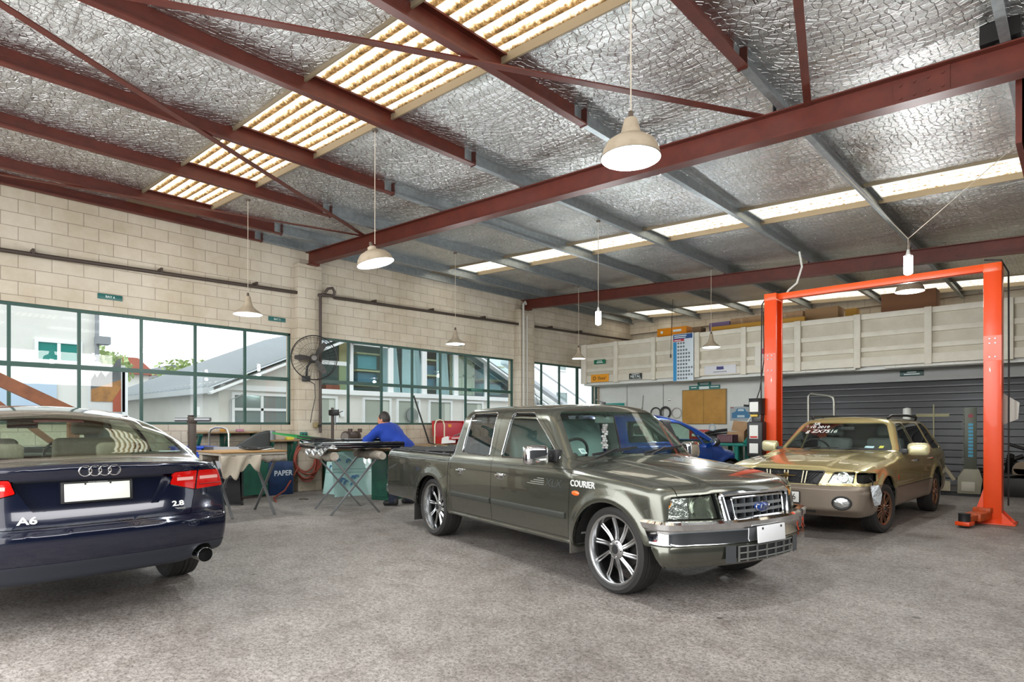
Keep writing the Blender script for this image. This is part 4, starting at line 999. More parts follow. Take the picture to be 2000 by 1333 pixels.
# rings, badges, plate
rg = MB()
for k in range(4):
    cy = (k - 1.5) * .0535; rg.tube([(rx(cy + .034 * math.cos(t), 1.005 + .032 * math.sin(t), .006), cy + .034 * math.cos(t), 1.005 + .032 * math.sin(t)) for t in np.linspace(0, 2 * PI, 28, endpoint=False)], .0042, 6, closed=True)
rg.build('ring_badge', M_CHROME, AU)
rb = (PI / 2, 0, -PI / 2)
for body, y, z, sz, bx in (('A6', .375, .716, .062, .004), ('2.8', -.475, .745, .05, .004)):
    m_ = (rx(y + .04, z) - rx(y - .04, z)) / .08; n_ = (rx(y, z + .02) - rx(y, z - .02)) / .04
    t = text('badge', body, sz, mat('bright_badge', 'eeeeec', .3, .3), AU, (rx(y, z, bx), y, z), (PI / 2 - math.atan(n_), 0, math.atan2(-1, -m_)), .003, bold=.0015, sx=1.35)
MB().box(-.0015, .0015, -.045, .045, -.007, .007).build('badge_bar', M_CHROME, AU, loc=(rx(-.475, .715, .003), -.475, .712))
px_ = rx(0, .865, -.052)
pf = MB().box(-.008, .008, -.200, .200, -.074, .066).build('plate_frame', M_DARKPL, AU, bevel=.004, loc=(px_, 0, .872)); pf.rotation_euler = (0, .10, 0)
MB().box(-.012, -.007, -.182, .182, -.062, .052).build('number_plate', mat('blank_plate_cream', 'e9eae0', .4), pf, bevel=.003)
text('lettering', 'www.autoworkshop.co.nz'[:0] or 'www.germanautos.co.nz', .011, mat('frame_print', 'c9c9c9', .5), pf, (-.0085, 0, .0585), rb, .0005)
sc = MB()
for y in (-.07, .07): sc.cyl((-.0115, y, .046), (-.0145, y, .046), .006, 8)
sc.build('plate_screw', M_DARKPL, pf)
for s in (-1, 1):
    e = MB().lathe([(.048, -1.055), (.050, -1.06), (.054, -1.055), (.054, -.85), (.046, -.85), (.046, -1.055)], axis='X', n=28, c=(0, s * .66, .352)); e.build('exhaust_tip', M_CHROME, AU)
    MB().lathe([(0, -.95), (.046, -.95)], axis='X', n=20, c=(0, s * .66, .352)).build('exhaust_bore', M_SHADOWGAP, AU)
    side_line(B, [(-.28, 1.075), (.06, 1.285), (.36, 1.375), (.95, 1.39), (1.57, 1.385), (2.27, 1.085)], .007, M_CHROME, 'window_trim', AU, 0, s)
    m = MB().box(-.06, .07, -.11, .11, -.07, .07).build('door_mirror', M_NAVY, AU, bevel=.04, seg=3, loc=(2.05, s * .99, 1.04)); MB().tube([(2.05, s * .82, 1.0), (2.05, s * .92, 1.02)], .025).build('mirror_stalk', M_DARKPL, AU)
    for ax in (0, 2.843): wheel(AU, (ax, s * .80, .325), .325, .235, .225, M_ALU, 'single', 9, .02, s)
bl = MB(); v = []
for y in np.linspace(-.16, .16, 9): v += [(x, y, 1.348 - .055 * (abs(y) / .6) ** 2.2 + (x - .12) * .3) for x in (.10, .16)]
bl.add([(x, y, z - .018) for x, y, z in v], [(2 * i, 2 * i + 1, 2 * i + 3, 2 * i + 2) for i in range(8)]); bl.build('brake_light', mat('dull_red', '6b3438', .3), AU, smooth=False)
side_line(B, [(-.95, .44), (-.45, .40)], .003, M_SHADOWGAP, 'bumper_seam', AU, -.001, -1)
# cabin
MB().box(-.72, .15, -.68, .68, .88, 1.0).build('parcel_shelf', mat('grey_green_shelf', '8b978f', .8), AU, bevel=.02)
tan = mat('dark_tan_seat', '7a6c5e', .7); 
for s in (-1, 1): seat(AU, (1.45, s * .38, .62), tan, .52, .60, 14, True)
MB().box(.02, .2, -.62, .62, .70, 1.02).build('rear_bench', tan, AU, bevel=.06, seg=3)
for s in (-1, 1): MB().box(.0, .1, s * .36 - .13, s * .36 + .13, 1.03, 1.16).build('rear_headrest', tan, AU, bevel=.04, seg=3)
MB().box(2.0, 2.55, -.72, .72, .65, 1.0).build('dashboard', M_DARKPL, AU, bevel=.05); MB().box(-.6, 2.6, -.76, .76, .30, .36).build('cabin_floor', M_LINER, AU)
steering_wheel(AU, (1.92, -.38, .98)); MB().box(1.72, 1.745, -.12, .12, 1.27, 1.34).build('interior_mirror', M_DARKPL, AU, bevel=.012)
B.done()
# ------------------------------------------------------------------ gold wagon behind the pickup (accident damaged, headlight corner broken)
M_GOLD = mat('pale_gold_metallic', 'c0b07a', 0.26, 0.5, coat=1.0); M_CLAD = mat('grey_brown_cladding', '85786a', .45, .25, coat=.3)
M_FGLASS = glassmat('wagon_glass', (.95,.99,.97), 1.0, base=.05); M_BRONZE = mat('bronze_alloy', '94705c', .25, .9)
def wagon_field():
    Wz = pch([.22, .27, .36, .45, .525, .545, .60, .72, .84, .92, .97], [.79, .815, .842, .853, .858, .846, .852, .852, .838, .805, .76])
    Hc = pch([-1, 1.6, 1.9, 2.4, 2.9, 3.25, 3.42, 3.52, 3.60], [.93, .945, .955, .935, .895, .845, .805, .765, .70])
    Wg = pch([.88, .94, 1.1, 1.32, 1.39, 1.44], [.815, .790, .715, .615, .570, .50])
    def f(x, y, z):
        ay = np.abs(y)
        W = Wz(z) - .09 * (np.clip(x - 2.95, 0, 1) / .6) ** 2 - .05 * (np.clip(-.3 - x, 0, 1) / .6) ** 2
        for ax in (0.0, 2.63):
            r = np.hypot(x - ax, z - .30); W = W + .022 * np.exp(-((r - .40) / .06) ** 2) * sst(.24, .32, z)
        side = ay - W
        top = z - (Hc(x) - .06 * (ay / .75) ** 2.4 * sst(1.8, 2.3, x) + .014 * sst(.46, .38, ay) * sst(2.0, 2.4, x))
        fr = x - (3.50 - .16 * (ay / .8) ** 2.6 - .25 * np.clip(z - .62, 0, 1) + .055 * sst(.60, .565, z) - .10 * sst(.34, .24, z))
        low = smax(smax(smax(side, top, .06), fr, .06), -.93 - x, .06); low = smax(low, .24 + .03 * sst(2.6, 1.9, x) - z, .03)
        gs = ay - Wg(z); rf = z - (1.432 - .050 * (ay / .56) ** 2.3 - .02 * ((x - .5) / .9) ** 2)
        ws = (x - (1.78 + .17 * (1 - (ay / .72) ** 2) - 1.30 * (z - .93))) * .61
        rw = (-.84 + .72 * (z - .78) - x) * .81
        g = smax(smax(smax(gs, rf, .09), ws, .05), rw, .06); g = smax(g, .8 - z, .02)
        d = smin(low, g, .03)
        return d
    return f
FO = thing('wagon_car', 'pale gold station wagon with a broken front corner, standing between the orange lift posts', 'car', (-2.472, 11.096, 0), -92.4)
B = Body(wagon_field(), (-1.0, -.94, .18), (3.66, .94, 1.5), .024)
for ax, r_ in ((0, .3775), (2.63, .3875)): B.region('wheel_opening', 'S', circ(ax, .305, r_, 48), lambda x, y, z, nx, ny, nz: np.abs(y) > .45)
B.region('lamp_hole', 'F', rpoly([(.735, .640), (.730, .768), (.80, .775), (.86, .735), (.87, .68), (.84, .635)], .03), lambda x, y, z, nx, ny, nz: (x > 3.0) & (y > 0))
sd = lambda x, y, z, nx, ny, nz: (np.abs(ny) > .14) & (ny * y > 0)
FWn = rpoly([(1.70, .955), (1.27, 1.318), (.96, 1.325), (.89, .94)], .04); RWn = rpoly([(.83, .94), (.89, 1.325), (.10, 1.33), (.0, .94)], .04); QW = rpoly([(-.07, .945), (.03, 1.33), (-.30, 1.32), (-.56, .95)], .04)
B.region('front_side_window', 'S', FWn, sd); B.region('rear_side_window', 'S', RWn, sd); B.region('quarter_window', 'S', QW, sd)
B.region('windscreen', 'F', rpoly([(-.70, .962), (-.52, 1.335), (.52, 1.335), (.70, .962)], .05), lambda x, y, z, nx, ny, nz: (nx > .3) & (z > .93) & (x > .9) & (x < 2.05))
B.region('cladding', 'S', [(-1, .1), (-1, .532), (3.18, .532), (3.18, .1)], lambda x, y, z, nx, ny, nz: (np.abs(ny) > .2) | (z < .32))
B.region('front_bumper', 'F', [(-1, .1), (-1, .602), (1, .602), (1, .1)], lambda x, y, z, nx, ny, nz: (x > 2.9))
for s in (-1, 1):
    B.region('headlight', 'F', rpoly([(s * .455, .632), (s * .515, .762), (s * .715, .768), (s * .705, .636)], .015), lambda x, y, z, nx, ny, nz: (x > 3.0) & (y * s > 0))
    if s < 0: B.region('corner_light', 'F', [(s * .72, .636), (s * .73, .768), (s * .95, .74), (s * .95, .65)], lambda x, y, z, nx, ny, nz: (x > 3.12) & (y * s > 0))
B.region('grille_back', 'F', rpoly([(-.36, .612), (-.425, .768), (.425, .768), (.36, .612)], .02), lambda x, y, z, nx, ny, nz: (nx > .2) & (x > 3.2))
B.region('bonnet', 'T', [(1.86, -.70), (2.6, -.745), (3.3, -.70), (3.8, -.60), (3.8, .60), (3.3, .70), (2.6, .745), (1.86, .70)], lambda x, y, z, nx, ny, nz: (nz > .15) & (z > .755) & (x > 1.75))
B.region('rear_door', 'S', [(.42, .26), (.06, .60), (-.05, .93), (.06, 1.37), (.93, 1.375), (.86, .90), (.88, .26)], sd, ('body',)); B.region('front_door', 'S', [(.89, .26), (.87, .90), (.94, 1.375), (1.30, 1.36), (1.78, .96), (2.12, .93), (2.12, .26)], sd, ('body',))
B.region('fender', 'S', [(2.125, .2), (2.125, .95), (4, .95), (4, .2)], lambda x, y, z, nx, ny, nz: np.abs(ny) > .15)
TP = dict(m2=M_LINER)
for nm in ('front_door', 'rear_door', 'fender'): B.sides(nm, M_GOLD, FO, **TP)
B.part('bonnet', M_GOLD, FO, gap=.003, **TP); B.part('body', M_GOLD, FO, gap=.001, rename='car_body', **TP); B.part('front_bumper', M_CLAD, FO, gap=.002, **TP); B.part('cladding', M_CLAD, FO, gap=.001, **TP)
[arch_liner(FO, ax, .305, .395, q, .44, .82, mat('dusty_wheel_well', '3a3733', .9)) for ax in (0, 2.63) for q in (-1, 1)]; B.part('lamp_hole', M_WELL, FO, thick=0, gap=0, inset=.05)
B.part('windscreen', M_FGLASS, FO, thick=.005, gap=0, inset=.003)
for nm in ('front_side_window', 'rear_side_window', 'quarter_window'): B.sides(nm, M_TINT if nm != 'front_side_window' else M_FGLASS, FO, thick=.004, gap=0, inset=.005)
B.sides('headlight', M_CLEARLENS, FO, thick=.006, gap=.003); B.sides('headlight', M_REFL, FO, thick=0, inset=.05, gap=.004, rename='headlight_reflector')
B.part('corner_light', M_CLEARLENS, FO, thick=.006); B.part('corner_light', M_REFL, FO, thick=0, inset=.05, rename='corner_reflector')
B.part('grille_back', mat('grille_black', '101012', .5), FO, thick=0, gap=0, inset=.03)
def fx(y, z, o=0.0):
    x = np.linspace(2.6, 3.7, 1500); d = B.f(x, np.full(1500, y), np.full(1500, z)); k = np.nonzero(d < 0)[0]; return x[k[-1]] + o
for s in (-1, 1):
    MB().lathe([(.02, -.03), (.045, -.01), (.065, .025)], axis='X', n=22, c=(fx(s * .6, .70) - .05, s * .60, .70)).build('lamp_bowl', M_CHROME, FO)
    f = MB().lathe([(0, .0), (.06, .0), (.085, -.01), (.095, -.03)], axis='X', n=28); f.v = [(x, y, z * .72) for x, y, z in f.v]; f.build('fog_lamp', M_REFL, FO, loc=(fx(s * .60, .415) + .008, s * .615, .415)).rotation_euler = (0, 0, -s * .25 * -1)
    r = MB().tube([(0, .094 * math.cos(t), .070 * math.sin(t)) for t in np.linspace(0, 2 * PI, 30, endpoint=False)], .010, 8, closed=True).build('fog_lamp_rim', M_DARKPL, FO, loc=(fx(s * .60, .415) + .006, s * .615, .415)); r.rotation_euler = (0, 0, s * .25)
g = MB(); gp = rpoly([(-.355, .616), (-.42, .764), (.42, .764), (.355, .616)], .02, 4); g.tube([(fx(y, z) + .002, y, z) for y, z in gp], .010, 8, closed=True); g.build('grille_surround', mat('gunmetal', '4a4a4c', .3, .8), FO)
g = MB()
for yb in (-.20, .0, .20):
    for o in (-.018, .018): g.bar((fx(yb, .63) + .002, yb + o, .618), (fx(yb, .75) + .002, (yb + o) * 1.08, .760), .012, .014, (1, 0, 0))
g.build('grille_uprights', mat('champagne_bar', 'b3ab93', .3, .7), FO)
g = MB()
for k in range(-16, 17):
    for sg in (-1, 1):
        a = (k * .035, .625); b_ = (k * .035 + sg * .125, .755)
        if abs(a[0]) < .35 and abs(b_[0]) < .39: g.tube([(fx(a[0], a[1]) - .012, a[0], a[1]), (fx(b_[0], b_[1]) - .012, b_[0], b_[1])], .0035, 4)
g.build('grille_mesh', mat('mesh_dark', '2a2a30', .4, .4), FO)
g = MB(); g.tube([(fx(.1, .70) + .012, y, .70) for y in (-.11, .11)], .006, 6); g.lathe([(0, .012), (.03, .008), (.034, 0)], axis='X', n=20, c=(fx(0, .70) + .006, 0, .70)); g.build('grille_emblem', mat('brass_emblem', '9c7f4c', .25, .9), FO)
npl = MB().box(-.005, .005, -.18, .18, -.063, .063).build('number_plate', mat('plate_white', 'ecebe6', .4), FO, bevel=.004, loc=(3.565, 0, .455))
fr = MB(); pr = rpoly([(-.186, -.069), (-.186, .069), (.186, .069), (.186, -.069)], .012); fr.tube([(.004, y, z) for y, z in pr], .005, 5, closed=True); fr.build('plate_frame', M_DARKPL, npl)
text('lettering', 'ZX7516', .105, mat('plate_black', '151515', .5), npl, (.006, 0, 0), (PI / 2, 0, PI / 2), .0008, sx=.82)
MB().box(3.42, 3.52, -.34, .34, .29, .35).build('lower_intake', M_SHADOWGAP, FO)
rs = random.Random(11)                           # dangling broken corner lamp
bk = MB().add([(0, -.06, .11), (.02, .03, .12), (.01, .075, .02), (.03, .04, -.10), (0, -.01, -.12), (.03, -.06, -.02), (-.04, 0, .05), (-.04, .03, -.04)], [(0, 1, 6), (1, 2, 7, 6), (2, 3, 7), (3, 4, 7), (4, 5, 6, 7), (5, 0, 6), (0, 5, 1), (5, 2, 1), (5, 3, 2), (5, 4, 3)])
bk.build('broken_lamp', mat('shattered_lens', 'c9ced2', .2, .5, bump=(40, .9)), FO, loc=(3.20, .88, .50), smooth=False).rotation_euler = (0, 0, .9)
MB().tube([(3.2, .85, .60), (3.22, .86, .66), (3.2, .82, .70)], .006).build('lamp_wire', M_DARKPL, FO)
for s in (-1, 1):
    side_line(B, FWn, .007, M_DARKPL, 'window_trim', FO, 0, s, True)
    m = MB().box(-.06, .07, -.125, .125, -.085, .085).build('door_mirror', mat('pearl_gold', 'cfc79c', .3, .4, coat=1), FO, bevel=.055, seg=4, loc=(1.62, s * .965, .985)); m.rotation_euler = (0, 0, s * .15)
    MB().box(1.60, 1.72, s * .80 - .04, s * .80 + .06, .925, .985).build('mirror_bracket', M_DARKPL, FO, bevel=.01)
    MB().tube([(1.18, s * .50, 1.395), (1.12, s * .53, 1.435), (.3, s * .54, 1.445), (-.32, s * .52, 1.425), (-.38, s * .50, 1.385)], .018, 8).build('roof_rail', M_DARKPL, FO)
    for hx in (1.22, .30):
        p = B.snap(hx, .825, s); MB().tube([(hx - .06, p.y - s * .004, .815), (hx - .045, p.y + s * .024, .823), (hx + .045, p.y + s * .024, .826), (hx + .06, p.y - s * .004, .82)], .013, 8).build('door_handle', M_CHROME, FO)
        MB().sphere((hx, p.y - s * .004, .815), .05, 14, 8, (1, .12, .6)).build('handle_cup', M_SHADOWGAP, FO)
    side_line(B, [(.1, .525), (2.15, .525)], .004, M_SHADOWGAP, 'cladding_seam', FO, 0, s)
    for ax, st in ((0, 0), (2.63, -8)): wheel(FO, (ax, s * .745, .30), .30, .205, .205, M_BRONZE, 'y', 10, .012, s, st)
ms = B.snap(2.11, .62, 1); MB().sphere((2.1, ms.y, .64), .03, 8, 6, (.8, .2, 1.2)).build('red_scrape', mat('red_scrape', 'a5321f', .5), FO)
for s in (-1, 1): wiper(FO, (1.90, s * .02 - .35 + .35 * (s > 0), .965), (1.78, s * .3 + .35, .985))
k = mat('ash_cloth', '6a6f6c', .9)
for s in (-1, 1): seat(FO, (1.0, s * .35, .62), k, .50, .52, 12, True)
MB().box(-.05, .12, -.6, .6, .5, 1.05).build('rear_bench', k, FO, bevel=.05); MB().box(1.5, 2.0, -.7, .7, .55, .925).build('dashboard', mat('dark_grey_dash', '35383a', .7), FO, bevel=.05)
MB().box(-.8, 2.0, -.76, .76, .33, .38).build('cabin_floor', M_LINER, FO); steering_wheel(FO, (1.46, -.35, .94), .18)
MB().box(1.28, 1.30, -.11, .11, 1.22, 1.28).build('interior_mirror', M_DARKPL, FO, bevel=.01)
# writing and stickers on the windscreen
def wsx(y, z): return 1.78 + .17 * (1 - (abs(y) / .72) ** 2) - 1.30 * (z - .93)
M_CHALK = mat('white_paint_pen', 'e9ece9', .6); M_CHALKP = mat('pink_paint_pen', 'c9827c', .6)
ang = math.atan(1.30)
for body, y, z, sz, mm in (('SR', -.36, 1.31, .085, M_CHALK), ('10 2019', -.30, 1.265, .08, M_CHALK), ('7 - 1', -.45, 1.28, .07, M_CHALKP), ('g ZX7516', -.24, 1.205, .10, M_CHALK)):
    t = text('windscreen_writing', body, sz, mm, FO, (wsx(y, z) + .012, y, z + .006), (PI / 2 - ang, 0, PI / 2), .001, shear=.25, bold=.001)
    t.rotation_euler = (PI / 2 - ang, 0, PI / 2 + .1 * (1 if y < 0 else 0))
for y, w_, hh, c in ((.44, .06, .02, 'b9dde2'), (.57, .028, .028, 'd3d65a')):
    q = MB().box(-w_, w_, -hh, hh, 0, .0012).build('windscreen_sticker', mat('sticker_' + c, c, .5), FO, loc=(wsx(y, 1.0) + .008, y, 1.005)); q.rotation_euler = (PI / 2 - ang, 0, PI / 2 - .25)
B.done()
# ------------------------------------------------------------------ blue hatchback behind the pickup, front end stripped
M_BLUE = mat('bright_blue_metallic', '1246a0', 0.25, 0.45, coat=1.0)
def hatch_field():
    Wz = pch([.2, .3, .5, .7, .85, .92, .99], [.76, .80, .83, .835, .82, .80, .75])
    Hc = pch([-1, 1.5, 2.0, 2.4, 2.8, 3.0], [.95, .95, .93, .88, .79, .68])
    Wg = pch([.86, .93, 1.1, 1.35, 1.45, 1.52], [.80, .785, .72, .615, .55, .46])
    Rf = pch([-.8, -.62, -.4, 0, .5, .9, 1.3, 1.7, 2.1, 2.4], [.9, 1.15, 1.42, 1.52, 1.54, 1.530, 1.462, 1.325, 1.11, .90])
    def f(x, y, z):
        ay = np.abs(y); W = Wz(z) - .16 * (np.clip(x - 2.3, 0, 1) / .6) ** 2
        for ax in (0.0, 2.45): W = W + .02 * np.exp(-((np.hypot(x - ax, z - .29) - .37) / .05) ** 2)
        low = smax(smax(ay - W, z - (Hc(x) - .08 * (ay / .75) ** 2.4 * sst(1.7, 2.2, x)), .08), x - 2.58, .05); low = smax(smax(low, -.62 - x, .06), .24 - z, .03)
        g = smax(smax(ay - Wg(z), z - (Rf(x) - .05 * (ay / .55) ** 2.2), .09), .8 - z, .02); g = smax(g, np.maximum(-.56 - x, x - 2.3), .04); d = smin(low, g, .04)
        return d
    return f
HB = thing('hatchback_car', 'bright blue hatchback with stripped front end, parked behind the pickup truck', 'car', (-6.93, 10.06, 0), 66.2)
B = Body(hatch_field(), (-.8, -.92, .18), (2.95, .92, 1.58), .03)
for ax in (0, 2.45): B.region('wheel_opening', 'S', circ(ax, .29, .345, 40), lambda x, y, z, nx, ny, nz: np.abs(y) > .45)
sd = lambda x, y, z, nx, ny, nz: (np.abs(ny) > .14) & (ny * y > 0)
FWn = rpoly([(1.20, .975), (1.09, 1.345), (1.32, 1.335), (1.60, 1.185), (1.77, .93)], .04); RWn = rpoly([(.05, .97), (.10, 1.37), (.94, 1.39), (1.04, .98)], .04); QW = rpoly([(1.83, .93), (1.67, 1.13), (2.0, .955)], .02)
B.region('front_side_window', 'S', FWn, sd); B.region('rear_side_window', 'S', RWn, sd); B.region('quarter_window', 'S', QW, sd)
B.region('pillar_trim', 'S', [(.98, .96), (.90, 1.42), (1.14, 1.41), (1.26, .955)], sd)
B.region('windscreen', 'F', rpoly([(-.68, 1.0), (-.52, 1.38), (.52, 1.38), (.68, 1.0)], .05), lambda x, y, z, nx, ny, nz: (x > 1.1) & (nz > .3) & (z > .97))
B.region('rear_window', 'F', rpoly([(-.58, 1.05), (-.48, 1.38), (.48, 1.38), (.58, 1.05)], .05), lambda x, y, z, nx, ny, nz: (x < -.3) & (nx < -.2))
B.region('front_door', 'S', [(1.14, .26), (1.12, .95), (1.02, 1.43), (1.32, 1.40), (1.98, .955), (1.99, .26)], sd); B.region('rear_door', 'S', [(.36, .26), (.1, .6), (-.03, .95), (.08, 1.42), (1.01, 1.43), (1.11, .95), (1.13, .26)], sd)
B.region('front_panel', 'F', [(-.66, .2), (-.66, .80), (.66, .80), (.66, .2)], lambda x, y, z, nx, ny, nz: (x > 2.4) & (nx > .5))
for nm in ('front_door', 'rear_door'): B.sides(nm, M_BLUE, HB, m2=M_LINER)
B.part('body', M_BLUE, HB, gap=.001, rename='car_body', m2=M_LINER); [arch_liner(HB, ax, .29, .355, q, .44, .80) for ax in (0, 2.45) for q in (-1, 1)]; B.part('front_panel', M_WELL, HB, thick=.02)
GG = glassmat('hatch_glass', (.88,.97,.93), .8)
for nm in ('front_side_window', 'rear_side_window', 'quarter_window'): B.sides(nm, GG, HB, thick=.004, gap=0, inset=.005)
B.part('pillar_trim', M_DARKPL, HB, gap=.002) if 'pillar_trim' in B.names else None
B.part('windscreen', GG, HB, thick=.004, gap=0); B.part('rear_window', GG, HB, thick=.004, gap=0)
for s in (-1, 1):
    side_line(B, FWn, .008, M_DARKPL, 'window_trim', HB, 0, s, True)
    m = MB().sphere((0, 0, 0), .1, 20, 12, (.75, 1.1, .85)).build('door_mirror', M_DARKPL, HB, loc=(1.97, s * .92, .965)); MB().tube([(2.0, s * .72, .93), (1.98, s * .86, .95)], .03).build('mirror_stalk', M_BLUE, HB)
    g = MB().sphere((0, 0, 0), .078, 20, 10, (.12, 1.08, .82)).build('mirror_glass', mat('mirror_glass'), m, loc=(-.066, 0, 0))
    for ax in (0, 2.45): wheel(HB, (ax, s * .72, .29), .29, .18, .19, M_ALU, 'single', 7, .012, s)
    p = B.snap(.98, .86, s); MB().tube([(.92, p.y, .86), (.94, p.y + s * .03, .865), (1.02, p.y + s * .03, .865), (1.04, p.y, .86)], .011).build('door_handle', M_BLUE, HB)
for s in (-1, 1): seat(HB, (.95, s * .34, .62), mat('charcoal_cloth', '2c2e30', .9), .48, .50, 14, True)
MB().box(1.45, 2.0, -.66, .66, .55, .95).build('dashboard', M_DARKPL, HB, bevel=.04); MB().box(-.5, 2.1, -.7, .7, .30, .35).build('cabin_floor', M_LINER, HB); steering_wheel(HB, (1.38, -.34, .92), .17)
cr = MB(); rs = random.Random(4)
cr.box(2.66, 2.72, -.60, .60, .42, .52); 
for s in (-1, 1):
    cr.box(2.52, 2.84, s * .42 - .035, s * .42 + .035, .40, .52); cr.tube([(2.50, s * .62, .74), (2.74, s * .60, .70), (2.79, s * .50, .58), (2.7, s * .46, .50)], .022, 7); cr.tube([(2.5, s * .3, .78), (2.72, s * .28, .66), (2.7, s * .2, .40)], .012, 6)
cr.box(2.66, 2.70, -.55, .55, .70, .735); cr.build('crash_frame', M_BLACKST, HB, bevel=.006)
for s in (-1, 1): MB().cyl((2.60, s * .55, .60), (2.78, s * .55, .58), .06, 14, .045).build('bracket_motor', mat('dull_alloy', '77797a', .5, .6), HB)
B.done()
# ------------------------------------------------------------------ lamps
M_ENAM = mat('dusty_enamel', 'a89b88', .5, vary=(9, '8f816c', .6)); M_ENAMIN = mat('white_enamel_inside', 'dfe4e2', .4); M_CORD = mat('pale_cord', 'b9ad9c', .7); M_LAMPHOLD = mat('lampholder_brown', '4e4238', .6)
M_BULB = mat('lit_bulb', 'ffffff', .3, emit=26, ecol='f4fbff')
def lampshade(kind, R):
    """closed double-skinned profile: outside then inside"""
    if kind == 'dome': o = [(.035, .235), (.045, .23), (.075, .115), (.078, .105), (.12, .10), (.165, .07), (.19, .025), (.20, -.02), (.205, -.03)]
    elif kind == 'flat': o = [(.035, .15), (.045, .145), (.052, .105), (.09, .10), (.15, .07), (.185, .025), (.20, -.02), (.205, -.03)]
    else: o = [(.03, .24), (.038, .235), (.052, .15), (.075, .09), (.12, .045), (.175, .01), (.20, -.015), (.205, -.025)]
    return [(r * R / .205, z) for r, z in o]
def pendant(name, kind, loc, ztop, label, R=.2, tilt=0, power=26, group='pendant lamps', top=None, bulb='cfl', axis=0):
    x, y, z = loc; t = thing('pendant_lamp', label, 'lamp', loc, 0, group)
    body = bpy.data.objects.new('lamp_head', None); link(body, t); body.rotation_euler = (math.radians(tilt), 0, axis)
    if kind:
        o = lampshade(kind, R); top_z = o[0][1]
        MB().lathe(o, n=36).build('shade', M_ENAM, body, ang=35); MB().lathe([(r - .004, h - .004) for r, h in o], n=36).build('shade_lining', M_ENAMIN, body, ang=50)
        MB().cyl((0, 0, top_z), (0, 0, top_z + .05), .022, 12, .014).build('lampholder', M_LAMPHOLD, body); zb0 = top_z - .06; zc_ = top_z + .05
        bl = .20 if kind == 'dome' else .17; zb = -.035 if kind == 'dome' else -.055
        if kind == 'bell': zb = -.03; bl = .14
    else:
        top_z = .10; zb = -.12; bl = .2; zc_ = .15
        MB().cyl((0, 0, .085), (0, 0, .15), .026, 12, .012).cyl((0, 0, .06), (0, 0, .09), .034, 14).build('lampholder', mat('lampholder_white', 'd5d5d0', .4), body)
    b = MB(); br = .032
    for k in range(4):
        a = PI / 2 * k + .4; b.tube([(br * math.cos(a), br * math.sin(a), zb + bl), (br * math.cos(a), br * math.sin(a), zb + .01), (br * .4 * math.cos(a), br * .4 * math.sin(a), zb)], .0115, 8)
    b.build('bulb', M_BULB, body)
    if top is None:
        MB().tube([(0, 0, zc_ if not tilt else zc_ * .9), (0, 0, (ztop - z) * .5), (0, 0, ztop - z)], .0045, 6).build('cord', M_CORD, t); MB().lathe([(.0, .0), (.03, 0), (.035, .02), (.0, .03)], c=(0, 0, ztop - z - .03), n=16).build('ceiling_rose', M_LAMPHOLD, t)
    d = bpy.data.lights.new('lamp_light', 'POINT'); d.energy = power * 2.4; d.shadow_soft_size = .05; d.color = (.95, 1.0, 1.0)
    l = bpy.data.objects.new('lamp_light', d); link(l, t); l.location = (0, 0, zb - .12)
    return t
def zp(x): return zr(x) + .25
LP = [('dome', (-2.22, 3.53, 3.125), 'largest lit dome lamp hanging nearest the camera, in front of the near red rafter', .2, 0, 34),
      ('flat', (-5.55, 3.76, 3.07), 'tilted dome lamp with bright exposed bulb, before the rafter end', .2, 14, 34),
      ('bell', (-8.98, 3.88, 2.96), 'bell shaped lamp over the windows behind the dark sedan', .2, 0, 26),
      ('bell', (-8.82, 7.80, 2.89), 'bell shaped lamp hanging before the second block of windows', .18, 0, 24),
      ('bell', (-8.82, 11.72, 2.92), 'small bell shaped lamp at the left end of the loft front', .16, 0, 22),
      ('bell', (-5.49, 11.72, 2.90), 'bell lamp in front of the loft, left of the lift post', .175, 0, 24),
      ('dome', (-2.08, 11.72, 3.52), 'dome lamp glowing behind the orange crossbar, below a bare bulb', .21, 0, 26)]
for k, loc, lab, R, tl, pw in LP: pendant('lamp', k, loc, zp(loc[0]), lab, R, tl, pw, axis=-.6)
pendant('lamp', None, (-5.49, 7.80, 2.98), zp(-5.49), 'bare bulb on a long cord over the pickup cab, before the loft', power=26, group='bare bulbs')
t = pendant('lamp', None, (-1.41, 7.86, 3.08), 0, 'bare bulb hung from two strings above the gold wagon', power=26, top=1, group='bare bulbs')
MB().tube([(0, 0, .15), (0, 0, .27), (-.67, -.05, 1.2)], .005, 6).tube([(0, 0, .27), (.95, -.3, .92)], .004, 6).build('hanging_strings', M_CORD, t)
pc = MB().tube([(-7.9, 14.6, 4.62), (-7.95, 14.6, 3.5), (-7.96, 14.6, 3.17)], .006, 6).cyl((-7.96, 14.6, 3.17), (-7.96, 14.6, 3.08), .02, 8).build('pull_cord', M_DARKPL); tag(pc, 'dark pull cord with weight hanging before the left bays of the loft front', 'cord')
# ------------------------------------------------------------------ wall pipes, fan, signs
p = thing('conduit_pipe', 'long dark pipe running along the block wall above the windows', 'pipe', (0, 0, 0))
MB().tube([(-11.21, -.5, 3.75), (-11.21, 6.2, 3.90), (-11.06, 6.3, 3.905), (-11.06, 6.5, 3.91), (-11.2, 6.6, 3.915), (-11.2, 18.0, 4.18)], .032, 10).build('pipe_run', M_BROWNPIPE, p)
c = MB()
for y in (1.7, 3.4, 5.0, 7.6, 9.2, 10.9, 13.6, 15.0): c.box(-11.35, -11.17, y - .015, y + .015, 3.76 + .0235 * y, 3.84 + .0235 * y)
c.build('pipe_clip', M_BROWNPIPE, p)
MB().tube([(-11.06, 6.32, 3.95), (-11.02, 6.36, 4.03), (-11.02, 6.46, 4.06), (-11.04, 6.52, 4.0), (-11.06, 6.52, 3.92)], .028, 8).build('hoop', M_BROWNPIPE, p)
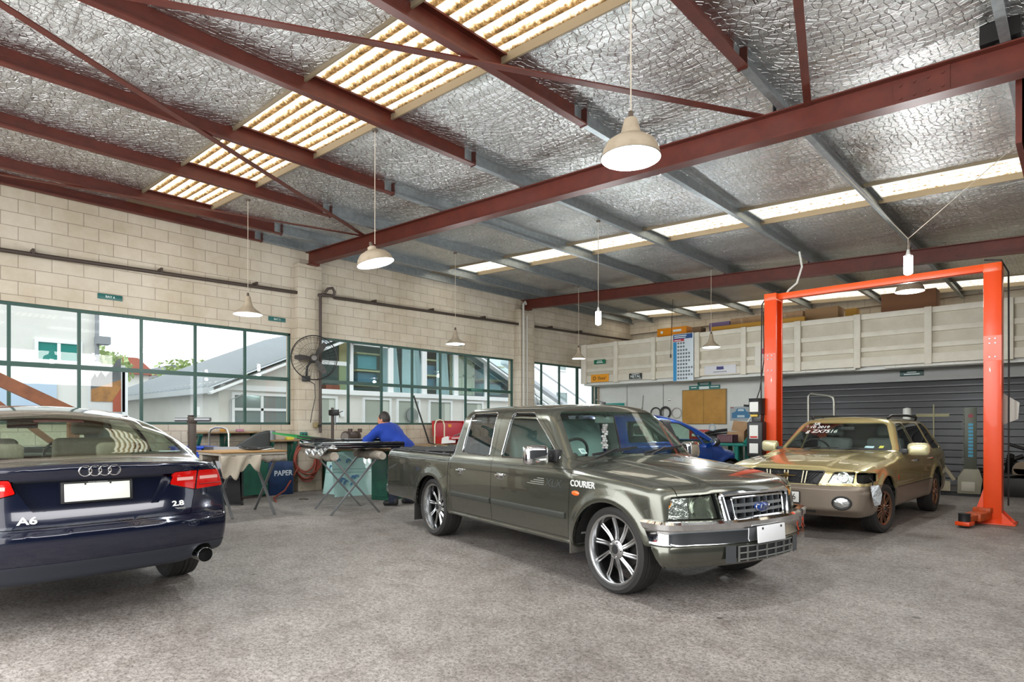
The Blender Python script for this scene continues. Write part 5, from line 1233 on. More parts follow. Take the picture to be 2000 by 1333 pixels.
q = MB().tube([(-11.10, 6.24, 3.88), (-11.10, 6.24, 1.15)], .028, 10).build('drop_pipe', M_BROWNPIPE); tag(q, 'dark vertical pipe running down the pillar beside the fan', 'pipe')
q = MB().tube([(-11.1, 12.38, 4.6), (-11.08, 12.32, 4.66), (-11.08, 12.25, 4.6), (-11.1, 12.27, .2)], .03, 8).tube([(-11.13, 12.45, 4.3), (-11.13, 12.45, .2)], .022, 8).build('drop_pipe', mat('grey_cable', 'b9b6ae', .5)); tag(q, 'pale conduit pipes running down the far pillar under the far rafter', 'pipe')
fan = thing('wall_fan', 'large wall mounted industrial fan with wire cage on the pillar', 'fan', (-10.88, 5.98, 2.60), -24)
R = .425; cg = MB()
cg.tube([(.09, R * math.cos(a), R * math.sin(a)) for a in np.linspace(0, 2 * PI, 48, endpoint=False)], .010, 8, closed=True); cg.tube([(-.06, R * .96 * math.cos(a), R * .96 * math.sin(a)) for a in np.linspace(0, 2 * PI, 40, endpoint=False)], .005, 6, closed=True)
for rr in (.15, .28): cg.tube([(.135 if rr < .2 else .12, rr * math.cos(a), rr * math.sin(a)) for a in np.linspace(0, 2 * PI, 36, endpoint=False)], .0025, 4, closed=True)
for k in range(36):
    a = 2 * PI * k / 36; cg.tube([(.14, .06 * math.cos(a), .06 * math.sin(a)), (.12, .28 * math.cos(a), .28 * math.sin(a)), (.09, R * math.cos(a), R * math.sin(a)), (-.02, R * .99 * math.cos(a), R * .99 * math.sin(a)), (-.09, .3 * math.cos(a), .3 * math.sin(a)), (-.10, .1 * math.cos(a), .1 * math.sin(a))], .0020, 4)
cg.build('cage', mat('wire_dark', '2c2b2a', .45, .6), fan)
for k, a0 in enumerate((.95, 3.14, -.95)):
    b = MB()
    for i, (rr, ch, tw) in enumerate(((.06, .05, .5), (.16, .095, .42), (.27, .11, .34), (.36, .075, .28))):
        for sg in (-1, 1):
            u = Vector((0, math.cos(a0), math.sin(a0))); w = Vector((0, -math.sin(a0), math.cos(a0))); q_ = u * rr + w * sg * ch * .5 + Vector((.03 + sg * ch * .5 * math.tan(tw) * .6, 0, 0)); b.v.append(tuple(q_)); b.v.append(tuple(q_ + Vector((.006, 0, 0))))
    for i in range(3):
        o = i * 4; b.f += [(o, o + 4, o + 6, o + 2), (o + 1, o + 3, o + 7, o + 5), (o, o + 1, o + 5, o + 4), (o + 2, o + 6, o + 7, o + 3)]
    b.f += [(0, 2, 3, 1), (12, 13, 15, 14)]; b.build('blade', mat('fan_blade_dark', '37322f', .45), fan)
MB().lathe([(0, .06), (.05, .055), (.065, .03), (.065, -.02)], axis='X', n=24).build('hub', mat('fan_hub', '5d5854', .4, .4), fan)
MB().lathe([(0, -.24), (.06, -.23), (.085, -.19), (.085, -.04), (.05, -.02), (0, -.02)], axis='X', n=24).build('motor', mat('motor_dark', '332f2d', .5), fan)
MB().tube([(-.10, -.04, -.06), (-.06, -.12, -.16), (-.10, -.13, -.32), (-.18, -.13, -.36)], .022, 8).box(-.24, -.10, -.21, -.06, -.44, -.34).build('bracket', M_DARKPL, fan, bevel=.008)
MB().tube([(-.12, -.1, -.42), (-.1, .02, -.5), (-.16, .04, -.75), (-.18, -.02, -1.05), (-.19, -.05, -1.25)], .008, 6).build('cord', M_DARKPL, fan)
def sign(name, label, x, y, z, w, h, facing, m, cat='sign', t=.012):
    """flat board; facing X (on the window wall) or Y (towards the camera from the back)"""
    r = thing(name, label, cat, (x, y, z))
    (MB().box(0, t, -w / 2, w / 2, -h / 2, h / 2) if facing == 'X' else MB().box(-w / 2, w / 2, -t, 0, -h / 2, h / 2)).build('board', m, r, bevel=.002)
    return r
RX = (PI / 2, 0, PI / 2); RY = (PI / 2, 0, 0)
for y, z, tx, xx, lab in ((2.70, 3.345, 'BAY 6', -11.345, 'teal bay sign on the block wall above the windows behind the dark sedan'), (5.46, 3.34, 'BAY 5', -11.345, 'teal bay sign just left of the fan pillar'), (10.08, 3.32, 'BAY 4', -11.345, 'teal bay sign half hidden behind a bell lamp, above the second windows')):
    s_ = sign('bay_sign', lab, xx, y, z, .34, .085, 'X', M_TEALSIGN); s_['group'] = 'teal bay signs'
    text('lettering', tx, .05, mat('sign_white', 'd8e2df', .5), s_, (.0135, 0, 0), RX, .0006)
def bars(parent, rows, m, face, y0=.0125):
    """illegible print: rows of (x0, x1, z0, z1)"""
    b = MB()
    for a, c_, d, e in rows: b.box(a, c_, -y0 - .0012, -y0, d, e)
    return b.build('print', m, parent)
M_SW = mat('sign_white', 'd8e2df', .5); M_ORS = mat('orange_sign', 'e79a1d', .45)
s_ = sign('wall_sign', 'small green sign in the first bay of the loft front', -10.62, 15.17, 3.205, .41, .13, 'Y', mat('green_sign', '0d6a4c', .4)); bars(s_, [(-.09, .09, .012, .036), (-.12, .12, -.034, -.008)], M_SW, 'Y')
s_ = sign('wall_sign', 'orange sign at lower left corner of the loft front', -10.62, 15.17, 2.715, .64, .23, 'Y', M_ORS)
MB().lathe([(.03, -.014), (.062, -.014), (.062, -.0125)], axis='Y', n=28, c=(-.19, 0, 0)).build('round_mark', mat('sign_brown', '8a5f1c', .5), s_); bars(s_, [(-.06, -.03, -.05, .05), (-.015, .01, -.05, .06), (.025, .075, -.05, .02), (.09, .135, -.05, .02), (.15, .20, -.05, .02), (.215, .235, .0, .05)], mat('sign_brown'), 'Y')
s_ = sign('wall_sign', 'black and white metal supplier sign in the second bay of the loft front', -9.38, 15.17, 2.70, .42, .18, 'Y', mat('sign_black', '1c1d1c', .5)); text('lettering', 'METAL', .115, M_SW, s_, (0, -.0135, -.005), RY, .0006, bold=.002, sx=.98)
bars(s_, [(-.13, .13, .06, .075), (-.19, .19, -.08, -.068)], M_SW, 'Y')
s_ = sign('wall_chart', 'tall white and blue chart with rows of dark round marks on the loft front', -7.87, 15.12, 3.13, .60, 1.28, 'Y', mat('chart_white', 'cfd9df', .5), 'chart')
bars(s_, [(-.29, .27, .50, .625)], mat('chart_navy', '12427c', .5), 'Y'); bars(s_, [(-.29, .03, .435, .50)], mat('chart_red', 'b8222c', .5), 'Y', .0128); bars(s_, [(-.29, -.19, -.63, .425)], mat('chart_blue', '1a86bd', .5), 'Y')
bars(s_, [(-.26, .10, .573, .598), (-.26, .08, .525, .548), (-.26, -.06, .455, .475)], M_SW, 'Y', .0142)
dm = MB()
for r_, n_ in enumerate((3, 3, 4, 5, 5, 5, 4, 6, 5, 6, 4)):
    for c_ in range(n_):
        cx = -.14 + c_ * .078; cz = .385 - r_ * .095; dm.lathe([(.012, -.0135), (.028, -.0135), (.028, -.0125), (.012, -.0125)], axis='Y', n=14, c=(cx, 0, cz)); dm.box(cx, cx + .02, -.0136, -.0125, cz - .018, cz + .018)
dm.build('round_marks', mat('chart_ink', '3a4146', .5), s_)
s_ = sign('wall_sign', 'white sign with small dark blue flag on the loft front, right of the tall chart', -6.86, 15.17, 2.74, .84, .22, 'Y', mat('board_white', 'd2d2d6', .5)); MB().add([(-.10, -.0135, .0), (-.09, -.0135, .085), (.0, -.0135, .075), (.09, -.0135, .08), (.10, -.0135, .0), (0, -.0135, -.005)], [(0, 1, 2, 3, 4, 5)]).build('flag_mark', mat('flag_navy', '2a2a6c', .5), s_)
bars(s_, [(-.18, .18, -.07, -.045)], mat('print_grey', '8b8b90', .5), 'Y')
s_ = sign('wall_sign', 'pale sign with small red rosette, just left of the left lift post', -5.78, 15.17, 3.0, .36, .50, 'Y', mat('sign_pale', 'd8d3c9', .5)); rs_ = MB()
for k in range(8): rs_.sphere((.05 + .045 * math.cos(k * PI / 4), -.0135, .12 + .06 * math.sin(k * PI / 4)), .026, 8, 5, (1, .1, 1))
rs_.build('rosette_mark', mat('rose_red', 'b33a52', .5), s_); bars(s_, [(-.0, .14, -.06, -.045), (-.02, .15, -.1, -.085)], mat('print_grey'), 'Y')
s_ = sign('wall_sign', 'dark green sign on the header above the roller door', -2.80, 15.99, 2.46, .45, .13, 'Y', mat('deep_green_sign', '123f3a', .4)); bars(s_, [(-.09, .09, .014, .034), (-.15, .15, -.034, -.01)], M_SW, 'Y')
s_ = thing('notice_board', 'large brown two-leaf notice board on the white partition wall', 'board', (-7.79, 16.185, 1.815)); MB().box(-.66, .66, -.02, 0, -.49, .49).build('frame', mat('board_frame', '7b6a45', .5), s_, bevel=.003)
for a, b in ((-.64, -.005), (.005, .64)): MB().box(a, b, -.03, -.02, -.47, .47).build('leaf', mat('hardboard', 'b98a3c', .6, vary=(3, '9d6f28', .6)), s_)
s_ = thing('stepped_sign', 'teal stepped sign above the brown notice board', 'sign', (-7.78, 16.185, 2.37)); MB().prism([(-.46, -.06), (.46, -.06), (.46, .05), (.20, .05), (.20, .14), (-.20, .14), (-.20, .05), (-.46, .05)], -.012, 0).build('board', mat('teal_board', '146b63', .4), s_)
bars(s_, [(-.15, .14, -.055, .02)], M_SW, 'Y'); bars(s_, [(-.14, .14, .10, .12), (-.12, .12, .07, .085), (-.40, -.23, -.015, .01), (.19, .42, -.01, .015)], M_SW, 'Y')
s_ = thing('car_poster', 'poster of a blue car pinned to the partition wall, right of the notice board', 'poster', (-6.74, 16.19, 1.61)); MB().box(-.30, .30, -.004, 0, -.19, .19).build('paper', mat('poster_grey', '9aa3a6', .5), s_)
MB().prism([(-.25, -.12), (.25, -.12), (.25, .02), (.15, .06), (.10, .14), (-.10, .14), (-.15, .06), (-.25, .02)], -.0062, -.004).build('printed_car', mat('poster_blue', '2f6f98', .5), s_); MB().prism([(-.09, .07), (.09, .07), (.07, .125), (-.07, .125)], -.0070, -.0062).box(-.10, .10, -.0070, -.0062, -.10, -.04).build('printed_details', mat('poster_pale', 'b7cbd0', .5), s_); MB().box(-.29, -.2, -.0062, -.004, .155, .175).build('printed_word', mat('poster_red', '9a3328', .5), s_)
s_ = thing('cupboard_door', 'teal panel door on the partition wall beside the third window', 'panel', (-10.78, 16.185, 1.0)); MB().box(-.40, .40, -.03, 0, -1.0, .99).build('panel', mat('teal_panel', '138a80', .5), s_, bevel=.004); MB().box(-.43, -.40, -.035, 0, -1.0, 1.02).box(.40, .43, -.035, 0, -1.0, 1.02).build('architrave', M_WHITE, s_)
for i, (x, z, r, nm, lab) in enumerate(((-9.30, 1.66, .16, 'belt_loop', 'first dark rubber loop hung on the partition wall, next to the spiky brush'), (-8.98, 1.67, .17, 'belt_loop', 'double dark loop in the middle of the hanging loops'), (-8.62, 1.65, .15, 'belt_loop', 'pale wire loop beside the notice board'))):
    m = MB(); m.tube([(x + r * math.cos(a), 16.15, z + r * 1.0 * math.sin(a)) for a in np.linspace(0, 2 * PI, 30, endpoint=False)], .020 if i < 2 else .010, 8, closed=True)
    if i == 1: m.tube([(x + .03 + r * .8 * math.cos(a), 16.11, z - .01 + r * .85 * math.sin(a)) for a in np.linspace(0, 2 * PI, 30, endpoint=False)], .015, 8, closed=True)
    tag(m.build(nm, mat('rubber_loop' if i < 2 else 'wire_loop', '3b3a3a' if i < 2 else 'a39c92', .6)), lab, 'loop', 'loops hung on the partition')
m = MB(); rs = random.Random(2)
for k in range(26):
    a = rs.uniform(0, 2 * PI); b = rs.uniform(-.6, .6); m.tube([(-9.74, 16.10, 1.70), (-9.74 + .13 * math.cos(a), 16.10 + .05 * b, 1.70 + .13 * math.sin(a))], .008, 4)
m.tube([(-9.74, 16.12, 1.75), (-9.72, 16.15, 2.2)], .008, 5); tag(m.build('chimney_brush', mat('brush_grey', '5b5650', .8)), 'dark spiky brush with upright handle hung on the partition wall', 'brush')
fa = MB().box(-.05, .05, -.02, 0, -.04, .04); fa = fa.build('wall_plate', M_WHITE, None, .004, loc=(-8.86, 16.19, 2.02)); MB().box(-.035, -.01, -.024, -.02, -.015, .012).box(.01, .035, -.024, -.02, -.015, .012).build('socket_dots', M_DARKPL, fa); tag(fa, 'small white wall plate with two dark marks above the hanging loops', 'socket')
# ------------------------------------------------------------------ two-post lift
M_LIFT = mat('signal_orange_paint', 'e6480a', .38, coat=.3); M_LIFT2 = mat('orange_beam_paint', 'ea5510', .4, coat=.3)
lift = thing('car_lift', 'tall red-orange two-post car lift with overhead crossbar around the gold wagon', 'car lift', (-2.29, 10.32, 0))
for s, X in ((-1, -1.46), (1, 1.41)):
    r = bpy.data.objects.new('post', None); link(r, lift); r.location = (X, 0, 0)
    H = 3.46 if s < 0 else 3.44; w = .15
    # channel open towards the car: web outside plus two flanges with return lips
    prof = [(s * .095, -w), (-s * .095, -w), (-s * .095, -w + .05), (-s * .083, -w + .05), (-s * .083, -w + .014), (s * .083, -w + .014), (s * .083, w - .014), (-s * .083, w - .014), (-s * .083, w - .05), (-s * .095, w - .05), (-s * .095, w), (s * .095, w)]
    MB().prism(prof, .012, H, 'XY').build('column', M_LIFT, r, bevel=.004)
    MB().box(-.24, .24, -.22, .22, 0, .016).build('base_plate', M_LIFT, r, bevel=.003)
    g = MB()
    for yy in (-.145, .145): g.prism([(s * .095, .016), (s * .22, .016), (s * .095, .16)], yy - .006, yy + .006)
    g.prism([(-.095 * s, .016), (-.22 * s, .016), (-.095 * s, .45)], -.155, -.143); g.build('gusset', M_LIFT, r)
    MB().box(-.075, .075, -.12, .12, .10, .75).build('carriage', M_LIFT, r, bevel=.01)
    b = MB()
    for zz in (2.38, 2.44, 2.20):
        for xx in (-.03, .03): b.cyl((xx, -w - .001, zz), (xx, -w - .014, zz), .011, 8)
    b.build('bolts', M_GALV, r)
    MB().box(-.095, .095, -w - .004, -w + .0, 2.15, 2.48).build('join_plate', M_LIFT, r)
    MB().tube([(s * .16, -.1, .25), (s * .165, -.1, 2.0), (s * .16, -.08, 3.3), (s * .08, 0, 3.49), (-s * .1, 0, 3.52)], .011, 6).build('hose', M_DARKPL, r)
    MB().box(-.10, .10, -.155, .155, H - .12, H).build('head_cap', M_LIFT2, r, bevel=.012)
MB().box(-1.40, 1.38, -.055, .055, 3.36, 3.46).build('crossbar', M_LIFT2, lift, bevel=.006)
MB().tube([(-1.25, 0, 3.46), (-1.22, 0, 3.5), (-1.1, .02, 3.6), (-1.02, .02, 3.85), (-1.06, .02, 4.1)], .016, 8).build('air_line', mat('white_hose', 'c9c9c4', .5), lift)
# power unit on the left post
pu = bpy.data.objects.new('power_unit', None); link(pu, lift); pu.location = (-1.62, -.16, 0)
MB().box(-.16, .10, -.16, .10, .78, 1.36).build('oil_tank', M_DARKPL, pu, bevel=.025, seg=3); MB().cyl((-.04, -.03, 1.48), (-.04, -.03, 1.74), .125, 22).build('motor', M_DARKPL, pu, bevel=.012); MB().box(-.10, .05, -.10, .05, 1.34, 1.50).build('valve_block', mat('valve_grey', '4c4c4c', .4, .5), pu, bevel=.01)
MB().box(-.11, .03, -.162, -.15, 1.52, 1.68).build('motor_label', mat('label_white', 'd9d9d4', .5), pu); MB().box(-.11, .03, -.165, -.155, 1.08, 1.30).build('tank_label', mat('label_white'), pu); MB().box(-.11, .03, -.165, -.155, .84, 1.0).build('tank_label', mat('label_white'), pu); MB().box(-.10, .02, -.168, -.164, 1.09, 1.12).build('label_mark', mat('mark_red', 'b32424', .5), pu)
MB().box(-.10, .02, -.158, -.14, 1.44, 1.475).build('warning_plate', mat('plate_yellow', 'c9a83a', .5), pu); MB().cyl((-.14, -.05, 1.62), (-.24, -.08, 1.63), .018, 8).build('lever', M_DARKPL, pu)
MB().tube([(-.04, -.03, 1.74), (-.02, .05, 1.9), (.02, .12, 2.4), (0, .14, 3.2)], .009, 6).build('cable', M_DARKPL, pu); MB().tube([(-.10, -.13, 1.44), (-.13, -.15, 1.38), (-.15, -.14, 1.33)], .010, 6).build('white_tube', mat('white_hose'), pu)
# swing arm lying towards the camera, right post
ar = bpy.data.objects.new('swing_arm', None); link(ar, lift); ar.location = (1.30, -.22, 0); ar.rotation_euler = (0, 0, math.radians(-12))
M_ARM = mat('worn_orange', 'c2521c', .5, vary=(20, '7d2f12', .5))
MB().box(-.09, .09, -.30, .10, .06, .16).build('outer_arm', M_ARM, ar, bevel=.008); MB().box(-.06, .06, -.56, -.28, .075, .145).build('inner_arm', M_ARM, ar, bevel=.006); MB().box(-.10, .10, .0, .16, .14, .21).build('arm_pivot', M_ARM, ar, bevel=.01)
MB().cyl((0, -.56, .02), (0, -.56, .18), .065, 18).build('lift_pad', M_DARKPL, ar, bevel=.006); MB().box(-.08, .08, -.64, -.46, .03, .08).build('pad_bracket', M_LIFT, ar, bevel=.01)
MB().prism([(.0, .0), (.11, .06), (.12, .22), (.0, .32)], 0, .02).build('guard_plate', mat('pale_guard', 'b7b6ad', .5), lift, loc=(1.49, .1, 1.30)).scale = (1.5, 1, 1.35)
# ------------------------------------------------------------------ left side of the workshop
M_BENCHG = mat('bench_green', '1f5a47', .5, vary=(8, '17433a', .5)); M_BENCHTOP = mat('bench_timber', '8d7250', .7, vary=(5, '5e4a34', .6)); M_STEEL = mat('dull_steel', '86888a', .4, .8); M_GREYCLOTH = mat('grey_cloth', '9c958a', .9, bump=(18, .6))
def shelf(label, y0, y1, z, d, braces, cat='shelf'):
    t = thing('wall_shelf', label, cat, (-11.35, (y0 + y1) / 2, 0)); hw = (y1 - y0) / 2
    MB().box(0, d, -hw, hw, z - .03, z).build('shelf_board', M_BENCHTOP, t, bevel=.003)
    for yy in braces:
        MB().box(.0, .04, yy - .03, yy + .03, z - .5, z - .03).bar((.03, yy, z - .48), (d - .03, yy, z - .05), .05, .04).box(0, d - .02, yy - .03, yy + .03, z - .075, z - .03).build('bracket', M_BENCHG, t)
    return t
shelf('narrow timber wall shelf on slanting green brackets below the first windows', 3.85, 5.1, 1.185, .36, (-.52, -.05, .50)); shelf('short lower timber shelf beside the fan pillar', 5.1, 5.80, 1.02, .30, (-.2, .25))
def tin(name, label, loc, r, h, m, lid=True, group=None):
    t = thing(name, label, 'tin', loc, 0, group); MB().lathe([(0, 0), (r, 0), (r, h), (r * 1.02, h), (r * 1.02, h + .006), (r * .9, h + .006), (0, h + .004)], n=24).build('can_body', m, t, ang=30)
    if lid: MB().lathe([(0, h + .008), (r * .85, h + .008), (r * .88, h + .002)], n=24).build('lid', M_STEEL, t)
    return t
t = tin('paint_tin', 'grey paint tin standing on the lower shelf beside the fan pillar', (-11.18, 5.26, 1.02), .085, .17, mat('tin_grey', '8e9395', .35, .6)); MB().tube([(-.085, 0, .14), (-.06, -.09, .08), (0, -.11, .06), (.06, -.09, .08), (.085, 0, .14)], .004, 5).build('wire_handle', M_STEEL, t)
tag(MB().box(-.05, .05, -.07, .07, 0, .055).build('yellow_pad', mat('yellow_sponge', 'c9b93b', .8), None, .01, loc=(-11.15, 5.62, 1.02)), 'yellow pad lying on the lower shelf beside the fan pillar', 'sponge')
tag(MB().lathe([(0, 0), (.05, .0), (.055, .03), (.03, .06), (.02, .07)], n=14).build('tape_roll', mat('ochre', 'a8782c', .6), None, loc=(-11.12, 4.36, 1.185)), 'ochre pot on the narrow wall shelf', 'pot'); tag(MB().box(-.05, .05, -.06, .06, 0, .045).build('small_packet', mat('mauve_packet', 'a56e86', .6), None, .01, loc=(-11.12, 4.66, 1.185)), 'mauve packet on the narrow wall shelf', 'packet')
# stand-mounted T post and steel hoop trolley
t = thing('support_stand', 'dark steel stand with horizontal bar, rising behind the dark sedan', 'stand', (-10.4, 3.60, 0)); MB().box(-.05, .05, -.05, .05, .02, 1.36).build('upright', M_BROWNPIPE, t, bevel=.006); MB().cyl((-.2, -.18, 1.39), (.22, .2, 1.39), .035, 14).build('crossbar', M_STEEL, t); MB().cyl((-.05, 0, 1.39), (-.05, 0, 1.46), .045, 12).box(-.06, .06, -.06, .06, 1.33, 1.43).build('clamp', M_BROWNPIPE, t, bevel=.01); MB().box(-.3, .3, -.04, .04, 0, .03).box(-.04, .04, -.3, .3, 0, .03).build('foot', M_BROWNPIPE, t)
t = thing('hand_trolley', 'bright steel hoop handled trolley standing under the narrow wall shelf', 'trolley', (-10.75, 4.15, 0), 40); MB().tube([(-.17, 0, .1), (-.17, 0, 1.15), (-.14, 0, 1.23), (-.06, 0, 1.26), (.06, 0, 1.26), (.14, 0, 1.23), (.17, 0, 1.15), (.17, 0, .1)], .016, 8).build('hoop_frame', mat('bright_steel', 'b2aea4', .25, .9), t); MB().box(-.18, .18, -.02, .22, .0, .02).build('toe_plate', M_STEEL, t); MB().lathe([(.02, -.02), (.11, -.025), (.11, .025), (.02, .02)], axis='X', n=20, c=(-.2, -.06, .11)).build('wheel', M_TYRE, t); MB().lathe([(.02, -.02), (.11, -.025), (.11, .025), (.02, .02)], axis='X', n=20, c=(.2, -.06, .11)).build('wheel', M_TYRE, t)
bt = thing('parts_bin', 'blue plastic bin behind the black loose car door', 'bin', (-10.75, 3.75, 0)); bb = MB(); bb.prism([(-.28, 0), (.28, 0), (.34, .93), (-.34, .93)], -.25, .25).build('bin_body', mat('vivid_blue_plastic', '1148c8', .4), bt, bevel=.01); MB().box(-.36, .36, -.27, .27, .92, .95).build('bin_lid', mat('vivid_blue_plastic'), bt, bevel=.01)
# loose car door standing on edge
dd = thing('loose_car_door', 'loose black car door standing upright on the floor beyond the dark sedan', 'car door', (-9.98, 4.23, 0), 223)
M_GBLK = mat('gloss_black_panel', '0b0c14', .18, .2, coat=1)
dm = MB(); dm.grid(lambda u, v: (u * .98, .05 + .055 * math.sin(PI * min(1, max(0, v))) * (1 - .1 * u), .02 + v * .93), 14, 16); dm.grid(lambda u, v: (u * .98, -.02 + .025 * math.sin(v * 9) * math.sin(u * 7), .02 + v * .93), 20, 20)
dm.add([(0, .05, .02), (.98, .05, .02), (.98, -.02, .02), (0, -.02, .02), (0, .05, .95), (.98, .05, .95), (.98, -.02, .95), (0, -.02, .95)], [(0, 1, 2, 3), (4, 7, 6, 5), (0, 3, 7, 4), (1, 5, 6, 2)]); dm.build('door_shell', M_GBLK, dd, merge=False)
MB().tube([(.02, -.045, .9), (.06, -.05, .6), (.05, -.05, .3), (.12, -.05, .1)], .018, 8).tube([(.12, -.04, .85), (.2, -.05, .55), (.3, -.045, .3), (.5, -.045, .2)], .012, 6).build('inner_pressings', M_GBLK, dd); MB().box(.0, .98, -.03, .06, 0, .02).build('bottom_seal', M_DARKPL, dd)
# trestles
def trestle(label, loc, rz, L, W, zt, feet=None):
    """folding stand: two crossed frames and two padded beams along local X"""
    t = thing('folding_trestle', label, 'trestle', loc, rz, 'folding trestles')
    for x in (-L / 2, L / 2):
        f = MB(); f.bar((x, -W / 2, 0), (x, W / 2, zt), .022, .034, (1, 0, 0)); f.bar((x + .025, W / 2, 0), (x + .025, -W / 2, zt), .022, .034, (1, 0, 0)); f.cyl((x - .02, 0, zt / 2), (x + .05, 0, zt / 2), .014, 8)
        f.build('crossed_legs', M_STEEL, t)
    for k, y in enumerate((-W / 2, W / 2)):
        MB().cyl((-L / 2 - .05, y, zt), (L / 2 + .05, y, zt), .02, 10).build('rail', M_STEEL, t); m = MB(); n = 14; rs = random.Random(k + 3)
        m.tube([(-L / 2 - .16 + (L + .32) * i / n, y + rs.uniform(-.008, .008), zt + rs.uniform(-.01, .01)) for i in range(n + 1)], [.062 + rs.uniform(-.012, .014) for i in range(n + 1)], 12)
        m.build('padded_wrap', mat('dusty_wrap', 'a49d92', .85, vary=(11, '7d6f5e', .6), bump=(14, .7)), t)
    return t
trestle('folding trestle with crossed steel legs just right of the loose black door', (-8.95, 3.80, 0), 90, .60, .72, .84)
trestle('folding trestle with two crossed leg frames behind the pickup tailgate', (-8.18, 5.03, 0), -13.5, .82, .72, .85)
tg = MB().lathe([(0, 0), (.09, 0), (.09, .07), (0, .07)], axis='X', n=18); 
t = thing('workshop_crane', 'rust-coloured sloping crane boom behind the dark sedan at the left edge', 'crane', (-9.8, 1.3, 0), 0); M_RUST = mat('rusty_boom', '7c4a2c', .6, vary=(6, '5a3420', .6))
MB().bar((.0, -.75, 2.19), (0, .62, 1.45), .12, .15).build('boom', M_RUST, t); MB().box(-.06, .06, .55, .67, .12, 1.5).build('mast', M_RUST, t); MB().bar((0, -.35, 1.74), (0, .58, .9), .07, .07).build('ram', M_RUST, t); MB().box(-.35, -.27, -.8, .75, .06, .14).box(.27, .35, -.8, .75, .06, .14).box(-.35, .35, .55, .67, .06, .16).build('base_frame', M_RUST, t)
w = MB()
for xx in (-.31, .31):
    for yy in (-.75, .7): w.cyl((xx - .02, yy, .05), (xx + .02, yy, .05), .05, 14)
w.build('castors', M_TYRE, t)
# panel and trims on the left trestle, ragged cloth hanging
pn = thing('hardboard_panel', 'tan hardboard sheet with grey padding lying on the trestle beside the black door', 'panel', (-8.95, 3.62, .915)); MB().box(-.42, .46, -.32, .62, 0, .02).build('sheet', mat('tan_board', '9c7748', .7), pn, bevel=.003); MB().box(-.40, .44, -.30, .60, -.035, 0).build('underlay', M_GREYCLOTH, pn)
rg = MB(); rs = random.Random(9)
def rag(u, v): return (-8.5 + .035 * math.sin(u * 14 + v * 3), 3.30 + u * .55, .88 - v * (.10 + .16 * abs(math.sin(u * 4.1 + .3)) + .12 * abs(math.sin(u * 13)) * (1 - u)))
rg.grid(rag, 40, 10); o = rg.build('ragged_cloth', mat('torn_sheet', 'b3a898', .9, bump=(20, .4))); tag(o, 'ragged pale cloth hanging from the trestle beside the black door', 'cloth'); so = o.modifiers.new('thick', 'SOLIDIFY'); so.thickness = .004
tr_ = MB(); tr_.tube([(-8.95 + .30 * math.cos(a) * 1.0, 3.98 + .20 * math.sin(a), .965 + .01 * math.sin(2 * a)) for a in np.linspace(0, 2 * PI, 30, endpoint=False)], .013, 6, closed=True); tag(tr_.build('rubber_ring_trim', M_DARKPL), 'dark oval trim ring lying on the tan board by the black door', 'trim')
wp = MB().grid(lambda u, v: (-9.12 + u * .36, 3.82 + v * .36, .948 + .015 * math.sin(u * 9) * math.sin(v * 8)), 12, 12); tag(wp.build('crumpled_film', mat('white_film', 'd4d6d6', .3)), 'crumpled white film lying inside the oval trim ring', 'film').modifiers.new('t', 'SOLIDIFY').thickness = .004
# fender panel on the wall bench
fd = MB().grid(lambda u, v: (-10.9 + .10 * math.sin(u * PI), 4.35 + u * .75, .82 + v * (.36 * math.sin(min(1, u * 1.05) * PI * .5) + .02)), 18, 8); o = fd.build('loose_fender', mat('dark_primer', '3f4140', .45, .2)); o.modifiers.new('t', 'SOLIDIFY').thickness = .02; tag(o, 'dark curved car wing standing on the bench below the narrow shelf', 'car wing')
t = thing('wall_bench', 'low green bench under the shelves beyond the black door', 'bench', (-11.0, 4.45, 0)); MB().box(-.33, .05, -.85, .62, .74, .80).build('bench_top', M_BENCHTOP, t, bevel=.004)
for yy in (-.8, .57):
    for xx in (-.28, .0): MB().box(xx - .03, xx + .03, yy - .03, yy + .03, 0, .74).build('leg', M_BENCHG, t)
MB().box(.24, .28, .0, .55, .06, .62).build('front_panel', M_BENCHG, t)
t = thing('paper_bin', 'blue bin with white PAPER lettering against the wall, left of the hose', 'bin', (-11.02, 5.34, 0)); MB().box(-.25, .10, -.24, .24, 0, .62).build('bin_body', mat('bin_blue', '16335c', .5, vary=(9, '102544', .5)), t, bevel=.012); text('lettering', 'PAPER', .135, mat('bin_white', 'd5dbe0', .5), t, (.102, .04, .40), RX, .001, bold=.003, sx=.95)
# hose coil on the pillar
hs = MB(); rs = random.Random(12)
for k in range(6):
    ry = .22 + rs.uniform(-.02, .07); rz_ = .30 + rs.uniform(-.02, .10); cy = 5.93 + rs.uniform(-.04, .04)
    hs.tube([(-11.12 + .018 * k + .015 * math.cos(a * 2), cy + ry * math.sin(a), .97 - rz_ * (1 - math.cos(a)) - .01 * k) for a in np.linspace(0, 2 * PI, 34, endpoint=False)], .016, 7, closed=True)
hs.tube([(-11.05, 5.75, .5), (-11.0, 5.6, .3), (-10.7, 5.3, .10), (-10.3, 4.9, .03), (-9.9, 4.75, .018)], .016, 7); tag(hs.build('air_hose', mat('red_brown_hose', '8b3f30', .5)), 'coiled red-brown air hose hung on the pillar below the fan', 'hose')
hk = MB().box(-11.16, -11.06, 5.88, 5.98, .97, 1.02).build('hose_hook', M_BROWNPIPE); tag(hk, 'small hook carrying the red-brown hose on the pillar', 'hook')
t = thing('wall_socket', 'small teal socket box on the pillar above the hose', 'socket', (-11.155, 5.90, 1.12)); MB().box(0, .05, -.07, .07, -.045, .045).build('box_body', mat('teal_box', '1a6a60', .5), t, bevel=.006); MB().cyl((.05, -.03, 0), (.058, -.03, 0), .02, 12).cyl((.05, .035, 0), (.058, .035, 0), .02, 12).build('socket_faces', M_DARKPL, t)
